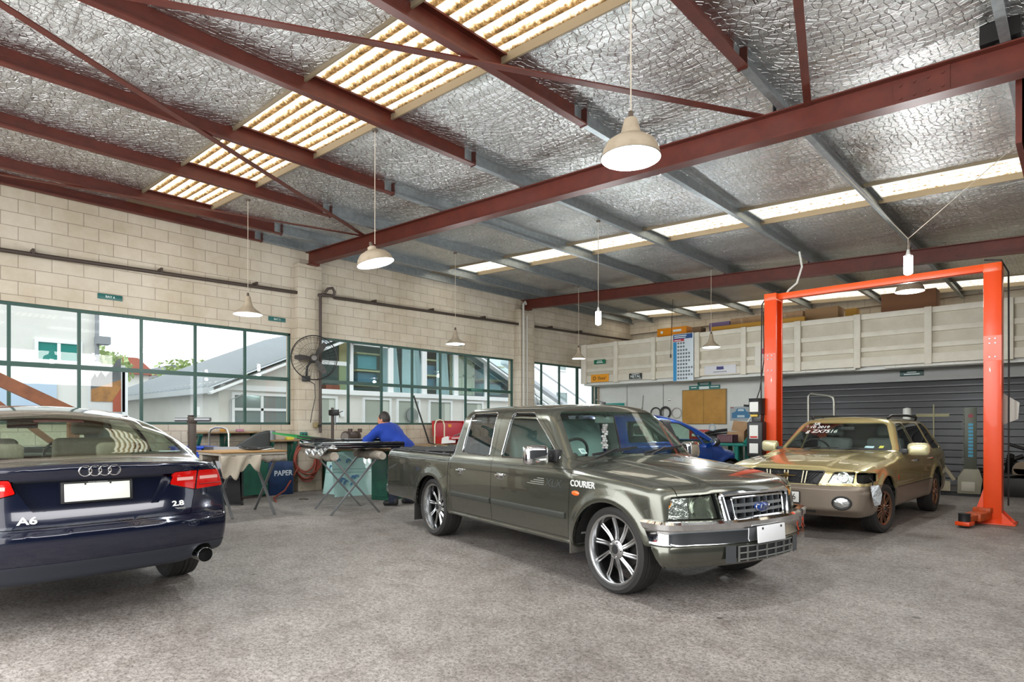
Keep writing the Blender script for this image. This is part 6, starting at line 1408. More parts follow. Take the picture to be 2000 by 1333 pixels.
t = thing('wall_plug', 'dark plug and switch on the pillar beside the vertical pipe', 'switch', (-11.155, 6.17, 1.30)); MB().box(0, .04, -.06, .06, -.05, .05).build('switch_plate', mat('ochre_plate', '8d7d58', .6), t, bevel=.005); MB().cyl((.04, .05, -.01), (.10, .05, -.01), .028, 12).build('plug', M_DARKPL, t)
# drill press head on the pole, grinder on the bench
t = thing('drill_press', 'dark drill press head on a pole beside the pillar', 'drill press', (-10.95, 6.42, .87)); MB().cyl((0, 0, 0), (0, 0, .78), .028, 12).build('column', M_BROWNPIPE, t); MB().box(-.06, .14, -.06, .07, .62, .74).build('head', M_DARKPL, t, bevel=.02); MB().cyl((.10, .0, .62), (.10, 0, .45), .022, 10, .014).build('chuck', M_STEEL, t)
h = MB()
for a in (.3, 2.4, 4.5): h.tube([(.10, .08, .68), (.10 + .1 * math.cos(a), .12, .68 + .1 * math.sin(a))], .008, 5)
h.build('feed_handle', M_DARKPL, t); MB().box(-.10, .16, -.1, .1, 0, .03).build('base', M_DARKPL, t, bevel=.006)
wb = thing('workbench', 'long green workbench along the wall behind the man in blue', 'workbench', (-10.95, 8.6, 0)); MB().box(-.38, .38, -2.25, 2.6, .81, .87).build('bench_top', M_BENCHTOP, wb, bevel=.004)
for yy in (-2.15, -.6, .95, 2.5):
    for xx in (-.33, .33): MB().box(xx - .035, xx + .035, yy - .035, yy + .035, 0, .81).build('leg', M_BENCHG, wb)
MB().box(.33, .36, -2.2, 2.55, .66, .81).build('apron', M_BENCHG, wb)
t = thing('bench_grinder', 'brown twin-wheel bench grinder on the workbench, left of the man', 'grinder', (-10.85, 6.78, .87), 25); M_GR = mat('rusty_casting', '4b3b33', .6, vary=(20, '2e2522', .5)); MB().cyl((0, -.12, .20), (0, .12, .20), .075, 20).build('motor', M_GR, t, bevel=.01)
for s in (-1, 1):
    MB().cyl((0, s * .15, .20), (0, s * .20, .20), .10, 24).build('wheel_guard', M_GR, t, bevel=.01); MB().cyl((0, s * .205, .20), (0, s * .225, .20), .08, 24).build('grinding_wheel', mat('abrasive_grey', '77706a', .9), t); MB().box(.06, .13, s * .175 - .03, s * .175 + .03, .28, .36).build('eye_shield', M_GR, t, bevel=.004)
MB().prism([(-.09, 0), (.09, 0), (.05, .14), (-.05, .14)], -.07, .07).build('pedestal', M_GR, t)
t = thing('battery_charger', 'grey and orange battery charger on the workbench behind the man in blue', 'charger', (-10.9, 7.52, .87), 0); MB().prism([(-.14, 0), (.14, 0), (.12, .34), (-.12, .34)], -.17, .17).build('case', mat('charger_grey', '4e4a4c', .5), t, bevel=.03); MB().box(.13, .145, -.11, .11, .05, .16).build('orange_panel', mat('charger_orange', 'd07a17', .5), t, bevel=.004); MB().cyl((.125, -.03, .22), (.14, -.03, .22), .035, 16).build('dial', M_WHITE, t); MB().box(.12, .132, -.1, .1, .275, .305).build('label_strip', M_SW, t); MB().tube([(0, -.17, .30), (0, -.12, .38), (0, .12, .38), (0, .17, .30)], .016, 8).build('carry_handle', M_DARKPL, t)
t = thing('spray_can', 'slim red spray can on the workbench, left of the battery charger', 'spray can', (-10.8, 7.23, .87)); MB().lathe([(0, 0), (.03, 0), (.03, .19), (.012, .215)], n=16).build('can_body', mat('can_red', 'a33a34', .4), t); MB().cyl((0, 0, .215), (0, 0, .24), .010, 10).build('cap', M_WHITE, t)
t = thing('tool_chest', 'open red metal toolbox on the workbench behind the pickup bed', 'toolbox', (-10.85, 9.55, .87), 0); M_TB = mat('toolbox_red', 'b0121a', .35, coat=.5); M_TB2 = mat('toolbox_red_inner', 'b23a45', .45)
MB().box(-.18, .18, -.47, .47, 0, .02).box(-.18, .18, -.47, -.45, 0, .17).box(-.18, .18, .45, .47, 0, .17).box(-.18, -.165, -.47, .47, 0, .17).box(.165, .18, -.47, .47, 0, .17).build('box_body', M_TB, t, bevel=.003); ld = MB().box(-.012, 0, -.47, .47, 0, .36).build('lid', M_TB2, t, bevel=.003, loc=(-.175, 0, .165)); ld.rotation_euler = (0, -.12, 0)
MB().box(-.012, .05, -.485, -.465, 0, .36).box(-.012, .05, .465, .485, 0, .36).box(-.012, .05, -.47, .47, .35, .365).build('lid_rim', M_TB, ld); MB().box(.0, .004, .0, .10, .22, .29).build('sticker', mat('sticker_amber', 'd98a1c', .5), ld)
MB().box(.18, .42, -.47, .30, .10, .165).build('front_tray', M_TB, t, bevel=.006); MB().box(.42, .428, -.44, .27, .125, .145).build('tray_stripe', M_WHITE, t); MB().box(.42, .427, -.15, .0, .14, .158).build('tray_label', M_SW, t)
for i, (yy, ln, m_) in enumerate(((-.05, .16, M_STEEL), (.02, .2, M_CHROME), (.1, .12, M_STEEL), (.16, .15, mat('brass', '9b7a3c', .3, .8)))): tag(MB().tube([(-10.85 + .05 * i - .1, 9.55 + yy, .895 + .012), (-10.82, 9.55 + yy, 1.03 + .02 * i), (-10.80, 9.55 + yy + ln * .4, 1.07 + .02 * i)], .014, 6).build('hand_tool', m_), 'small tool in the open red toolbox, %s along it' % ['leftmost', 'second', 'third', 'fourth'][i], 'tool', 'tools in the red toolbox')
bw = MB().lathe([(0, 0), (.05, .0), (.10, .06), (.115, .09), (.108, .09), (.09, .055), (.045, .012), (0, .012)], n=28).build('steel_bowl', mat('pale_steel_bowl', 'd9d9d6', .3, .4), None, loc=(-10.62, 9.83, 1.036)); tag(bw, 'pale steel bowl sitting on the open red toolbox', 'bowl')
tag(MB().tube([(-10.95, 9.05, 0.87), (-10.95, 9.05, 1.30), (-10.95, 9.10, 1.40), (-10.95, 9.20, 1.43), (-10.95, 9.30, 1.40), (-10.95, 9.34, 1.30), (-10.95, 9.34, .87)], .016, 8).build('hoop_handle', mat('ivory_tube', 'd3d3b6', .5)), 'ivory hoop standing on the workbench behind the red toolbox', 'hoop')
gc = thing('green_case', 'green case standing behind the right end of the red toolbox', 'case', (-11.1, 10.2, .87)); MB().box(-.1, .1, -.2, .2, 0, .34).build('case_body', mat('case_green', '1d6a3c', .5), gc, bevel=.01)
tag(MB().tube([(-10.7, 8.25, 1.95), (-10.62, 8.62, .90), (-10.55, 8.9, .02)][:2] + [(-10.58, 8.75, .87)], .018, 8).build('broom_pole', M_DARKPL), 'dark pole leaning against the windows to the right of the man', 'pole')
tag(MB().add([(-10.6, 8.95, .88), (-10.4, 9.2, .90), (-10.55, 9.35, 1.0), (-10.75, 9.1, 1.02), (-10.7, 9.25, .88), (-10.5, 9.05, 1.05)], [(0, 1, 5), (1, 2, 5), (2, 3, 5), (3, 0, 5), (0, 4, 1), (1, 4, 2), (2, 4, 3), (3, 4, 0)]).build('paper_rag', mat('white_rag', 'dcd9d6', .8), smooth=False), 'crumpled white rag on the workbench left of the red toolbox', 'rag')
# things on the second trestle
gw = thing('rear_window_panel', 'car tailgate glass with thick black frame lying on the trestle behind the pickup', 'car window', (-8.22, 5.22, .955), -13)
MB().add([(-.50, -.72, .0), (.44, -.66, 0), (.44, .62, 0), (-.44, .72, .0)] + [(-.50, -.72, .05), (.44, -.66, .05), (.44, .62, .05), (-.44, .72, .05)], [(0, 3, 2, 1), (4, 5, 6, 7), (0, 1, 5, 4), (1, 2, 6, 5), (2, 3, 7, 6), (3, 0, 4, 7)]).build('backing', M_GBLK, gw, bevel=.01)
fr = MB(); fr.tube([(-.48, -.70, .09), (.42, -.64, .06), (.42, .60, .06), (-.42, .70, .09)], .035, 8, closed=True); fr.build('frame', M_GBLK, gw); MB().add([(-.44, -.66, .10), (.38, -.60, .075), (.38, .56, .075), (-.38, .66, .10)], [(0, 1, 2, 3)]).build('glass', mat('dull_green_glass', '3d4f49', .1, coat=1), gw)
sf = MB().grid(lambda u, v: (-8.25 + u * .5 + .02 * math.sin(v * 20), 4.36 + v * .26, 1.0 - .10 * (1 - v) + .03 * math.sin(u * 18 + v * 6)), 22, 14).build('silver_film', mat('silver_film', 'c7cbcd', .15, .9, bump=(24, .8))); sf.modifiers.new('t', 'SOLIDIFY').thickness = .004; tag(sf, 'crumpled silver film at the left end of the glass on the trestle', 'film')
gs = thing('green_spoiler', 'long tapering green and black trim sticking out over the trestle towards the pillar', 'trim', (-8.9, 4.75, 1.09)); MB().add([(-.32, -.40, .08), (-.28, -.40, .10), (-.1, .0, .05), (.3, .55, -.04), (.34, .50, -.07), (-.05, -.05, .0)], [(0, 1, 2, 5), (2, 3, 4, 5), (0, 5, 4, 3, 2, 1)]).build('green_length', mat('green_plastic', '1f7a3a', .3), gs); MB().tube([(-.12, -.08, .02), (.1, .2, -.01), (.36, .56, -.07)], .026, 8).build('black_length', M_GBLK, gs)
for i, (lab, loc, rz, cs) in enumerate((('white car panel lying behind the black framed glass', (-9.35, 5.75, .93), 30, ('d5d8da', .55, .35)), ('pale grey car panel behind the man, nearest the windows', (-9.5, 6.3, .95), 10, ('b4b8bb', .5, .3)))):
    o = MB().grid(lambda u, v: ((u - .5) * 2 * cs[1], (v - .5) * 2 * cs[2], .05 * math.sin(u * PI) * math.sin(v * PI)), 14, 10).build('car_skin', mat('panel_' + cs[0], cs[0], .3, .1, coat=.6), None, loc=loc); o.rotation_euler = (.05, .03, math.radians(rz)); o.modifiers.new('t', 'SOLIDIFY').thickness = .012; tag(o, lab, 'car panel', 'loose panels')
tb = thing('green_cupboard', 'dark green cupboard standing behind the trestle, beside the man', 'cupboard', (-9.15, 6.25, 0), 20); MB().box(-.62, .5, -.55, .42, .86, .90).build('worktop', M_BENCHTOP, tb, bevel=.004); MB().box(.02, .42, -.2, .36, 0, .86).build('carcase', M_BENCHG, tb, bevel=.006); MB().box(.08, .36, -.215, -.2, .06, .80).build('door', M_BENCHG, tb, bevel=.003)
for i, (x, y, z, r_) in enumerate(((-8.95, 5.86, .93, .08), (-9.05, 5.65, .93, .07), (-8.85, 6.05, .93, .065))):
    o = MB().sphere((x, y, z), r_, 14, 8, (1.3, .8, .45)).build('car_lamp', M_GBLK); tag(o, ['larger dark lamp unit in front of the man', 'left dark lamp unit in front of the man', 'small dark lamp unit by his hand'][i], 'car lamp', 'dark lamp units')
tag(MB().bar((-8.75, 5.6, .99), (-8.35, 6.2, .99), .09, .03).bar((-8.8, 5.7, 1.02), (-8.5, 6.15, 1.02), .06, .03).build('green_trims', mat('green_plastic'), None, .006), 'green plastic trims under the man\'s hands', 'trim')
# film wrapped glass sheets leaning on the bench
M_FILM = mat('pale_aqua_film', 'a9cfc9', .25, 0, coat=.4, vary=(2.2, 'b9dcd6', .6)); M_INKB = mat('marker_blue', '4a7fb0', .5)
for i, (a, b, H, lean, lab) in enumerate((((-9.86, 5.83), (-9.66, 6.78), .80, .22, 'large film wrapped glass sheet with blue scribbles leaning behind the trestle'), ((-10.5, 5.95), (-10.05, 6.15), .74, .16, 'narrow film wrapped glass sheet leaning at the left of the larger one'))):
    gl = thing('glass_sheet', lab, 'glass sheet', (a[0], a[1], 0), 0, 'film wrapped glass'); d = Vector((b[0] - a[0], b[1] - a[1], 0)); n_ = Vector((-d.y, d.x, 0)).normalized(); L = d.length; u = d.normalized()
    def P(s_, h_, o_=0): q_ = u * s_ * L + Vector((0, 0, h_ * H)) + n_ * (lean * h_) - n_ * o_; return tuple(q_)
    m = MB(); m.grid(lambda s_, h_: P(s_, h_, .004 * math.sin(s_ * 14)), 16, 10); m.grid(lambda s_, h_: P(s_, h_, -.015), 1, 1); m.build('wrapped_sheet', M_FILM, gl)
    sc_ = MB(); rs = random.Random(20 + i)
    for k in range(9 if i == 0 else 2):
        s0, h0 = rs.uniform(.08, .9), rs.uniform(.2, .9)
        for j in range(3):
            pts = [P(s0 + .05 * math.cos(t_) * rs.uniform(.6, 1.2), h0 + .05 * math.sin(t_ * 1.7) * rs.uniform(.6, 1.2), .012) for t_ in np.linspace(0, 5, 9)]; sc_.tube(pts, .004, 4)
    sc_.build('scribbles', M_INKB, gl)
    MB().tube([P(0, .62, .012), P(1, .60, .012)], .003, 4).tube([P(0, .54, .012), P(1, .53, .012)], .003, 4).build('tape_line', mat('film_line', '5f8f92', .5), gl)
cf = MB().tube([(-9.97, 5.2, .01), (-9.93, 5.28, .012), (-9.85, 5.3, .01), (-9.82, 5.22, .02)], .008, 6).build('floor_scrap', mat('scrap_brown', '5a4a3c', .8)); tag(cf, 'small brown scrap lying on the floor between the trestles', 'scrap')
# grey pennant seen above the pickup roof
pg = thing('folded_parasol', 'grey pointed cover beside the third window above the pickup roof', 'cover', (-11.0, 12.95, 1.35)); MB().add([(0, -.15, 0), (0, .48, .52), (0, .56, -.05), (.05, .2, .1)], [(0, 1, 3), (1, 2, 3), (2, 0, 3), (0, 2, 1)]).build('grey_cover', mat('cover_grey', '55565a', .8), pg); MB().tube([(0, .52, -1.35), (0, .5, .55)], .012, 6).build('pole', M_DARKPL, pg); MB().tube([(0, -.15, 0), (0, -.25, -.15), (0, -.3, -1.35)], .008, 5).build('cord', M_DARKPL, pg)
lamp_ = thing('clip_lamp', 'small cream lamp head fixed beside the third window', 'lamp', (-11.2, 12.72, 2.47)); MB().lathe([(.02, .08), (.06, .0), (.055, -.01)], n=16).build('shade', mat('cream_enamel', 'd7c393', .5), lamp_); MB().tube([(0, 0, .08), (-.08, .0, .10), (-.14, 0, .08)], .008, 5).build('arm', M_DARKPL, lamp_); MB().tube([(0, .02, 0), (.05, .12, -.3), (.02, .25, -.6), (.05, .4, -.8)], .005, 5).build('cord', M_DARKPL, lamp_)
# ------------------------------------------------------------------ back of the workshop
M_TEALB = mat('teal_bench_paint', '12756b', .5)
t = thing('teal_workbench', 'teal workbench in front of the partition wall, left of the lift post', 'workbench', (-6.15, 14.5, 0), 0); MB().box(-.85, .95, -.35, .45, .80, .87).build('bench_top', M_TEALB, t, bevel=.02)
for xx in (-.8, .12, .88): MB().box(xx - .05, xx + .05, -.32, -.24, 0, .80).box(xx - .05, xx + .05, .34, .42, 0, .80).build('leg', M_TEALB, t)
MB().bar((.86, -.28, .05), (.45, -.28, .78), .05, .05).build('diagonal_stay', M_TEALB, t)
t = thing('grey_side_bench', 'grey topped bench behind the teal workbench', 'bench', (-7.3, 15.1, 0)); MB().box(-1.2, .95, -.35, .5, .83, .88).build('bench_top', mat('grey_top', '8b8b83', .6), t); 
for xx in (-1.1, .85): MB().box(xx - .04, xx + .04, -.3, -.22, 0, .83).box(xx - .04, xx + .04, .35, .43, 0, .83).build('leg', M_BENCHG, t)
def crate(name, label, loc, sx, sy, sz, m, rz=0, cat='box', flap=False, group=None):
    r = thing(name, label, cat, loc, rz, group); MB().box(-sx / 2, sx / 2, -sy / 2, -sy / 2 + .012, 0, sz).box(-sx / 2, sx / 2, sy / 2 - .012, sy / 2, 0, sz).box(-sx / 2, -sx / 2 + .012, -sy / 2, sy / 2, 0, sz).box(sx / 2 - .012, sx / 2, -sy / 2, sy / 2, 0, sz).box(-sx / 2, sx / 2, -sy / 2, sy / 2, 0, .012).build('box_walls', m, r)
    if flap: q = MB().box(-sx / 2, sx / 2, 0, .006, 0, sy * .8).build('flap', m, r, loc=(0, sy / 2 - .01, sz)); q.rotation_euler = (-.35, .12, 0); q2 = MB().box(-.006, 0, -sy / 2, sy / 2, 0, sx * .45).build('flap', m, r, loc=(sx / 2, 0, sz)); q2.rotation_euler = (0, .7, 0)
    return r
M_CARD = mat('cardboard', 'b08d6a', .8, vary=(6, '9a7856', .5))
crate('open_carton', 'open cardboard carton with raised flap on the benches below the car poster', (-6.35, 15.05, .88), .42, .34, .26, M_CARD, 6, flap=True)
cr = crate('plastic_crate', 'dark plum plastic crate on the teal workbench', (-6.35, 14.45, .87), .40, .30, .20, mat('plum_plastic', '5a3a42', .6)); g = MB()
for k in range(9): g.box(-.19 + k * .044, -.172 + k * .044, -.156, -.150, .03, .17)
g.build('crate_slats', mat('plum_light', '7d5a60', .6), cr)
b = thing('white_carton', 'white carton on the right end of the teal workbench', 'box', (-5.62, 14.38, .87), 4); MB().box(-.16, .16, -.1, .1, 0, .115).build('carton', mat('carton_white', 'dcdad8', .6), b, bevel=.004)
b = thing('white_carton', 'lower white carton beside the left lift post', 'box', (-5.34, 14.4, .87), -6); MB().box(-.12, .12, -.1, .1, 0, .08).build('carton', mat('carton_white'), b, bevel=.004)
tag(MB().box(-.09, .09, -.05, .05, 0, .07).build('yellow_box', mat('yellow_card', 'cfae2c', .6), None, .008, loc=(-6.85, 14.45, .87)), 'small yellow box on the left of the teal workbench', 'box')
rb = thing('red_case', 'red and white box leaning on the partition behind the blue hatchback', 'box', (-7.55, 15.45, .88), 0); MB().box(-.28, .28, -.08, .08, 0, .30).build('case_body', mat('case_red', 'a92a1e', .5), rb, bevel=.01); MB().prism([(.06, .05), (.16, .25), (.2, .06)], -.084, -.08).box(-.2, .02, -.084, -.08, .12, .19).build('white_mark', M_SW, rb)
pl_ = thing('parts_pile', 'heap of dark car parts on the grey bench behind the blue hatchback', 'car parts', (-7.0, 15.0, .88)); m = MB(); rs = random.Random(8); m.sphere((0, 0, .10), .2, 14, 8, (1.5, 1, .55)); m.tube([(-.3, 0, .15), (0, -.1, .25), (.4, 0, .3)], .04, 8); m.tube([(-.35, -.1, .1), (.1, -.15, .2), (.45, -.1, .22)], .02, 8); m.build('dark_mouldings', M_DARKPL, pl_); MB().tube([(.05 + .08 * math.cos(a), -.1, .36 + .08 * math.sin(a)) for a in np.linspace(0, 2 * PI, 20, endpoint=False)], .02, 7, closed=True).build('pale_ring', mat('pale_ring', 'a7b4bd', .4), pl_)
tag(MB().bar((-5.75, 14.0, .87), (-5.42, 14.75, 1.75), .06, .05).bar((-5.62, 14.0, .87), (-5.36, 14.75, 1.7), .04, .04).build('teal_planks', M_TEALB), 'teal planks leaning beside the lift power unit', 'planks')
bk = thing('green_bucket', 'bright green tub on the floor under the teal workbench', 'tub', (-5.95, 13.25, 0)); MB().lathe([(0, 0), (.16, 0), (.20, .34), (.215, .35), (.20, .36), (.185, .34), (.15, .03), (0, .03)], n=24).build('tub_body', mat('lime_plastic', '18c91e', .4), bk)
# engine parts on floor near hatchback
en = thing('spare_gearbox', 'dull alloy gearbox casting on the floor between hatchback and teal workbench', 'car part', (-5.75, 12.75, 0)); m = MB(); m.cyl((0, -.2, .42), (0, .2, .44), .14, 16); m.cyl((.1, -.1, .25), (.1, .2, .25), .12, 14); m.box(-.12, .12, -.12, .12, 0, .3); m.tube([(-.1, -.2, .5), (.05, -.3, .58), (.2, -.28, .52)], .04, 8); m.build('casting', mat('dull_alloy'), en, bevel=.01)
# steel tube frame behind the left lift post
fr = thing('tube_frame', 'bent grey steel tube frame before the roller door, beside the left post', 'frame', (-3.95, 13.6, 0)); MB().tube([(-.35, .25, .02), (-.35, .25, 1.92), (-.3, .25, 1.97), (.12, .05, 1.90), (.2, 0, 1.86), (.22, 0, 1.78), (.22, 0, .02)], .028, 10).build('tube', mat('pale_steel_tube', '8e8d86', .35, .7), fr); MB().tube([(-.1, .15, 0.02), (-.1, .15, 1.3), (.0, .1, 1.5)], .02, 8).build('stay', M_DARKPL, fr)
jn = thing('cable_reel', 'dark tangle of hoses hanging on the tube frame beside the gold wagon mirror', 'hoses', (-3.9, 13.0, 0)); m = MB(); rs = random.Random(6)
for k in range(9): m.tube([(rs.uniform(-.3, .3), rs.uniform(-.15, .15), rs.uniform(.0, .2)), (rs.uniform(-.3, .3), rs.uniform(-.1, .1), rs.uniform(.5, .9)), (rs.uniform(-.3, .3), rs.uniform(-.1, .1), rs.uniform(1.0, 1.35)), (rs.uniform(-.3, .3), 0, .6)], rs.uniform(.012, .03), 6)
m.build('hoses', M_DARKPL, jn)
# frame puller tower
tw = thing('puller_tower', 'grey toothed puller tower with blue print, right of the gold wagon', 'frame puller', (-1.52, 13.9, 0), 8); M_TW = mat('olive_grey_steel', '4f5349', .5, .3); MB().box(-.09, .09, -.08, .08, .42, 1.62).build('mast', M_TW, tw, bevel=.006)
g = MB()
for k in range(15): z = .50 + k * .075; g.prism([(-.09, z), (-.135, z + .055), (-.09, z + .06)], -.05, .05)
g.build('teeth', M_TW, tw); pr = MB(); rs = random.Random(14)
for k in range(10): pr.box(-.035, .035, -.083, -.080, .72 + k * .063, .765 + k * .063)
pr.build('blue_print', mat('print_cyan', '3f8fae', .5), tw); MB().cyl((0, -.083, 1.47), (0, -.079, 1.47), .04, 16).build('round_mark', mat('print_maroon', '7a2f35', .5), tw)
MB().prism([(-.20, .05), (.14, .05), (.17, .32), (.12, .50), (-.10, .50), (-.19, .34)], -.16, .16).build('foot_housing', mat('pale_housing', '8e8a78', .5), tw, bevel=.01); MB().box(-.14, .06, -.175, -.16, .10, .27).build('cover', mat('cover_pale', 'b5b0a0', .5), tw, bevel=.004); MB().box(-.45, .25, -.1, .1, 0, .06).build('base_bar', M_DARKPL, tw)
m = MB(); m.tube([(-.72, 0, .95), (-.62, 0, .88), (-.24, 0, .28)], .035, 8); m.tube([(-.70, .05, .62), (-.48, .03, .36), (-.42, .0, .12)], .03, 8); m.box(-.46, -.30, -.1, .1, .08, .26); m.build('tow_arm', mat('cream_tube', 'a59c85', .5), tw)
MB().tube([(.12, -.1, .5), (.2, -.15, .2), (.15, -.2, .05)], .016, 6).build('hydraulic_hose', M_DARKPL, tw)
jp = thing('salvaged_axle', 'dark heap of axle and engine parts on the floor behind the right lift post', 'car parts', (-1.0, 14.55, 0)); m = MB(); rs = random.Random(17); m.box(-.5, 1.3, -.35, .3, 0, .34)
for k in range(14): m.tube([(rs.uniform(-.5, 1.2), rs.uniform(-.3, .2), rs.uniform(.2, .5)), (rs.uniform(-.5, 1.2), rs.uniform(-.3, .2), rs.uniform(.3, .75))], rs.uniform(.02, .06), 7)
m.tube([(.0, -.2, .95), (.4, -.2, .8), (.7, -.15, .75)], .03, 7); m.build('dark_parts', M_BLACKST, jp, bevel=.006); MB().cyl((.18, -.3, .52), (.18, -.1, .52), .11, 14).box(.05, .33, -.3, -.1, .40, .52).build('tan_part', mat('tan_casting', '7d6c58', .6), jp, bevel=.01)
wc = thing('white_post', 'white round post standing behind the gold wagon roof', 'post', (-2.62, 14.5, 0)); MB().lathe([(0, 0), (.075, 0), (.075, 1.60), (.07, 1.64), (0, 1.66)], n=20).build('post_body', mat('post_white', 'c9cbc6', .4), wc)
tag(MB().bar((-2.5, 14.7, 1.50), (-1.95, 14.75, 1.50), .05, .06).bar((-2.2, 14.7, .0), (-2.2, 14.7, 1.72), .02, .02).build('timber_prop', mat('pale_batten', '8d8968', .7)), 'pale batten on a thin upright behind the rear of the gold wagon', 'batten')
# boxes stored on the loft
def store(label, x0, x1, y0, y1, z0, z1, m, name='stored_carton', tape=False):
    r = thing(name, label, 'box', ((x0 + x1) / 2, (y0 + y1) / 2, z0), 0, 'cartons stored on the loft'); w, d = (x1 - x0) / 2, (y1 - y0) / 2; MB().box(-w, w, -d, d, 0, z1 - z0).build('carton', m, r, bevel=.006)
    if tape:
        q = MB()
        for k in range(3): q.prism([(-w * .6 + k * w * .6, (z1 - z0) * .72), (-w * .6 + k * w * .6 + .04, (z1 - z0) * .72), (-w * .6 + k * w * .6 - .06, (z1 - z0) * .98), (-w * .6 + k * w * .6 - .10, (z1 - z0) * .98)], -d - .002, -d)
        q.build('tape', mat('tape_clear', 'b79a7a', .4), r)
    return r
r = store('orange case behind the tall chart on the loft', -8.85, -7.95, 15.45, 15.8, 2.62, 4.03, mat('case_orange', 'e08a12', .5)); MB().cyl((-.30, -.177, 1.30), (-.30, -.18, 1.30), .04, 14).box(.05, .3, -.182, -.177, 1.28, 1.34).build('print', M_SW, r)
store('long brown carton on the loft, left of the lift post', -6.95, -5.1, 16.0, 16.6, 2.62, 4.16, M_CARD, tape=True); store('violet wrapped carton at the left end of the long brown carton', -7.55, -6.97, 16.0, 16.6, 2.62, 4.12, mat('violet_wrap', '7a6688', .4)); store('square brown carton right of the lift post top', -5.05, -4.30, 16.0, 16.5, 2.62, 4.17, mat('cardboard_dark', '9c7a55', .8)); store('dark red-brown carton near the middle of the loft', -3.4, -2.35, 16.0, 16.5, 2.62, 4.30, mat('cardboard_red', '7a5236', .8)); store('brown carton pile end beside the orange case', -7.85, -7.6, 15.6, 15.9, 2.62, 3.98, mat('cardboard_old', '7b6248', .8)); store('small amber carton behind the crossbar on the loft', -4.2, -3.95, 16.2, 16.5, 2.62, 4.1, mat('amber_card', 'b0812f', .7))
t = thing('timber_beam', 'long yellow beam lying on the loft in front of the cartons', 'beam', (-6.1, 15.55, 3.78)); MB().box(-1.15, 1.2, -.06, .06, -.05, .14).build('beam_length', mat('yellow_beam', 'b8862a', .6), t, bevel=.005); MB().box(-1.1, -1.0, -.06, .06, -1.16, -.05).box(1.0, 1.1, -.06, .06, -1.16, -.05).build('support_leg', mat('yellow_beam'), t)
# ------------------------------------------------------------------ man bent over the trestle (local frame: x forward, y to his left)
def seg(P, a, b, ra, rb):
    a = np.array(a, float); b = np.array(b, float); d = b - a; t = np.clip(((P - a) @ d) / (d @ d), 0, 1); q = a + t[..., None] * d
    return np.linalg.norm(P - q, axis=-1) - (ra + (rb - ra) * t)
def ell(P, c, r):
    q = (P - np.array(c)) / np.array(r); k = np.linalg.norm(q, axis=-1); return (k - 1) * min(r)
def blend(ds, k):
    d = ds[0]
    for e in ds[1:]: d = smin(d, e, k)
    return d
HD = np.array([.285, 0, 1.395])
def limbs(g):
    """torso + limbs with skin radii grown by g"""
    def torso(P): return blend([seg(P, (-.11, -.07, .90), (-.11, .07, .90), .135 + g, .135 + g), seg(P, (-.07, 0, .98), (.16, 0, 1.16), .135 + g, .155 + g), seg(P, (.20, -.13, 1.22), (.20, .13, 1.22), .095 + g, .095 + g), seg(P, (.12, -.09, 1.12), (.12, .09, 1.12), .12 + g, .12 + g)], .07)
    def arms(P):
        o = []
        for s in (-1, 1):
            el = (.43, .27, 1.05) if s > 0 else (.47, -.26, 1.04); wr = (.585, .16, .985) if s > 0 else (.63, -.13, .985)
            o += [seg(P, (.22, s * .20, 1.235), el, .062 + g, .046 + g), seg(P, el, wr, .046 + g, .031 + g)]
        return o
    def legs(P):
        o = []
        for s in (-1, 1):
            kn = (.0 + .03 * s, s * .125, .49); an = (-.07 + .06 * s, s * .15, .09)
            o += [seg(P, (-.10, s * .095, .88), kn, .098 + g, .062 + g), seg(P, kn, an, .062 + g, .042 + g)]
        return o
    return torso, arms, legs
def hand(P, w, d, s):
    """palm, four unequal bent fingers and a thumb leaving its side"""
    w = np.array(w, float); d = np.array(d, float); d /= np.linalg.norm(d); sd = np.cross(d, (0, 0, 1.)); sd /= np.linalg.norm(sd); dn = np.cross(d, sd); dn = dn if dn[2] < 0 else -dn
    o = [seg(P, w, w + d * .05, .027, .030), seg(P, w + d * .03 - sd * .022, w + d * .085 - sd * .026, .017, .014), seg(P, w + d * .03 + sd * .022, w + d * .085 + sd * .026, .017, .014)]
    pal = blend(o, .02); fs = []
    for k, L in enumerate((.068, .078, .073, .056)):
        b = w + d * .085 + sd * (-.030 + .020 * k) * (1 if s > 0 else -1); m = b + d * L * .5 + dn * .008; e = m + d * L * .35 + dn * L * .45
        fs += [seg(P, b, m, .0095, .0088), seg(P, m, e, .0088, .0072)]
    tb = w + d * .035 - sd * .028 * (1 if s > 0 else -1); tm = tb + d * .03 - sd * .03 * (1 if s > 0 else -1); te = tm + d * .032 + dn * .012
    fs += [seg(P, tb, tm, .013, .011), seg(P, tm, te, .011, .0085)]
    return blend([pal, np.minimum.reduce(fs)], .007)
def skin_f(x, y, z):
    P = np.stack([x, y, z], -1); T, A, Lg = limbs(0)
    head = blend([ell(P, HD, (.095, .076, .118)), ell(P, HD + (.035, 0, -.055), (.062, .055, .062)), seg(P, HD + (.085, 0, .0), HD + (.112, 0, -.035), .012, .016), seg(P, HD + (.075, -.03, .02), HD + (.075, .03, .02), .018, .018)], .03)
    for s in (-1, 1): head = smin(head, ell(P, HD + (-.01, s * .078, -.01), (.022, .010, .032)), .008)
    mouth = ell(P, HD + (.098, 0, -.072), (.010, .022, .004)); head = smax(head, -mouth, .006)
    for s in (-1, 1): head = smax(head, -ell(P, HD + (.092, s * .03, .005), (.012, .014, .008)), .008)
    neck = seg(P, (.19, 0, 1.25), (.265, 0, 1.345), .062, .055)
    b = blend([T(P)] + A(P) + Lg(P), .045); b = blend([b, neck, head], .03)
    hl = hand(P, (.585, .16, .985), (.8, -.35, -.25), 1); hr = hand(P, (.63, -.13, .985), (.85, .3, -.2), -1)
    return smin(b, np.minimum(hl, hr), .015)
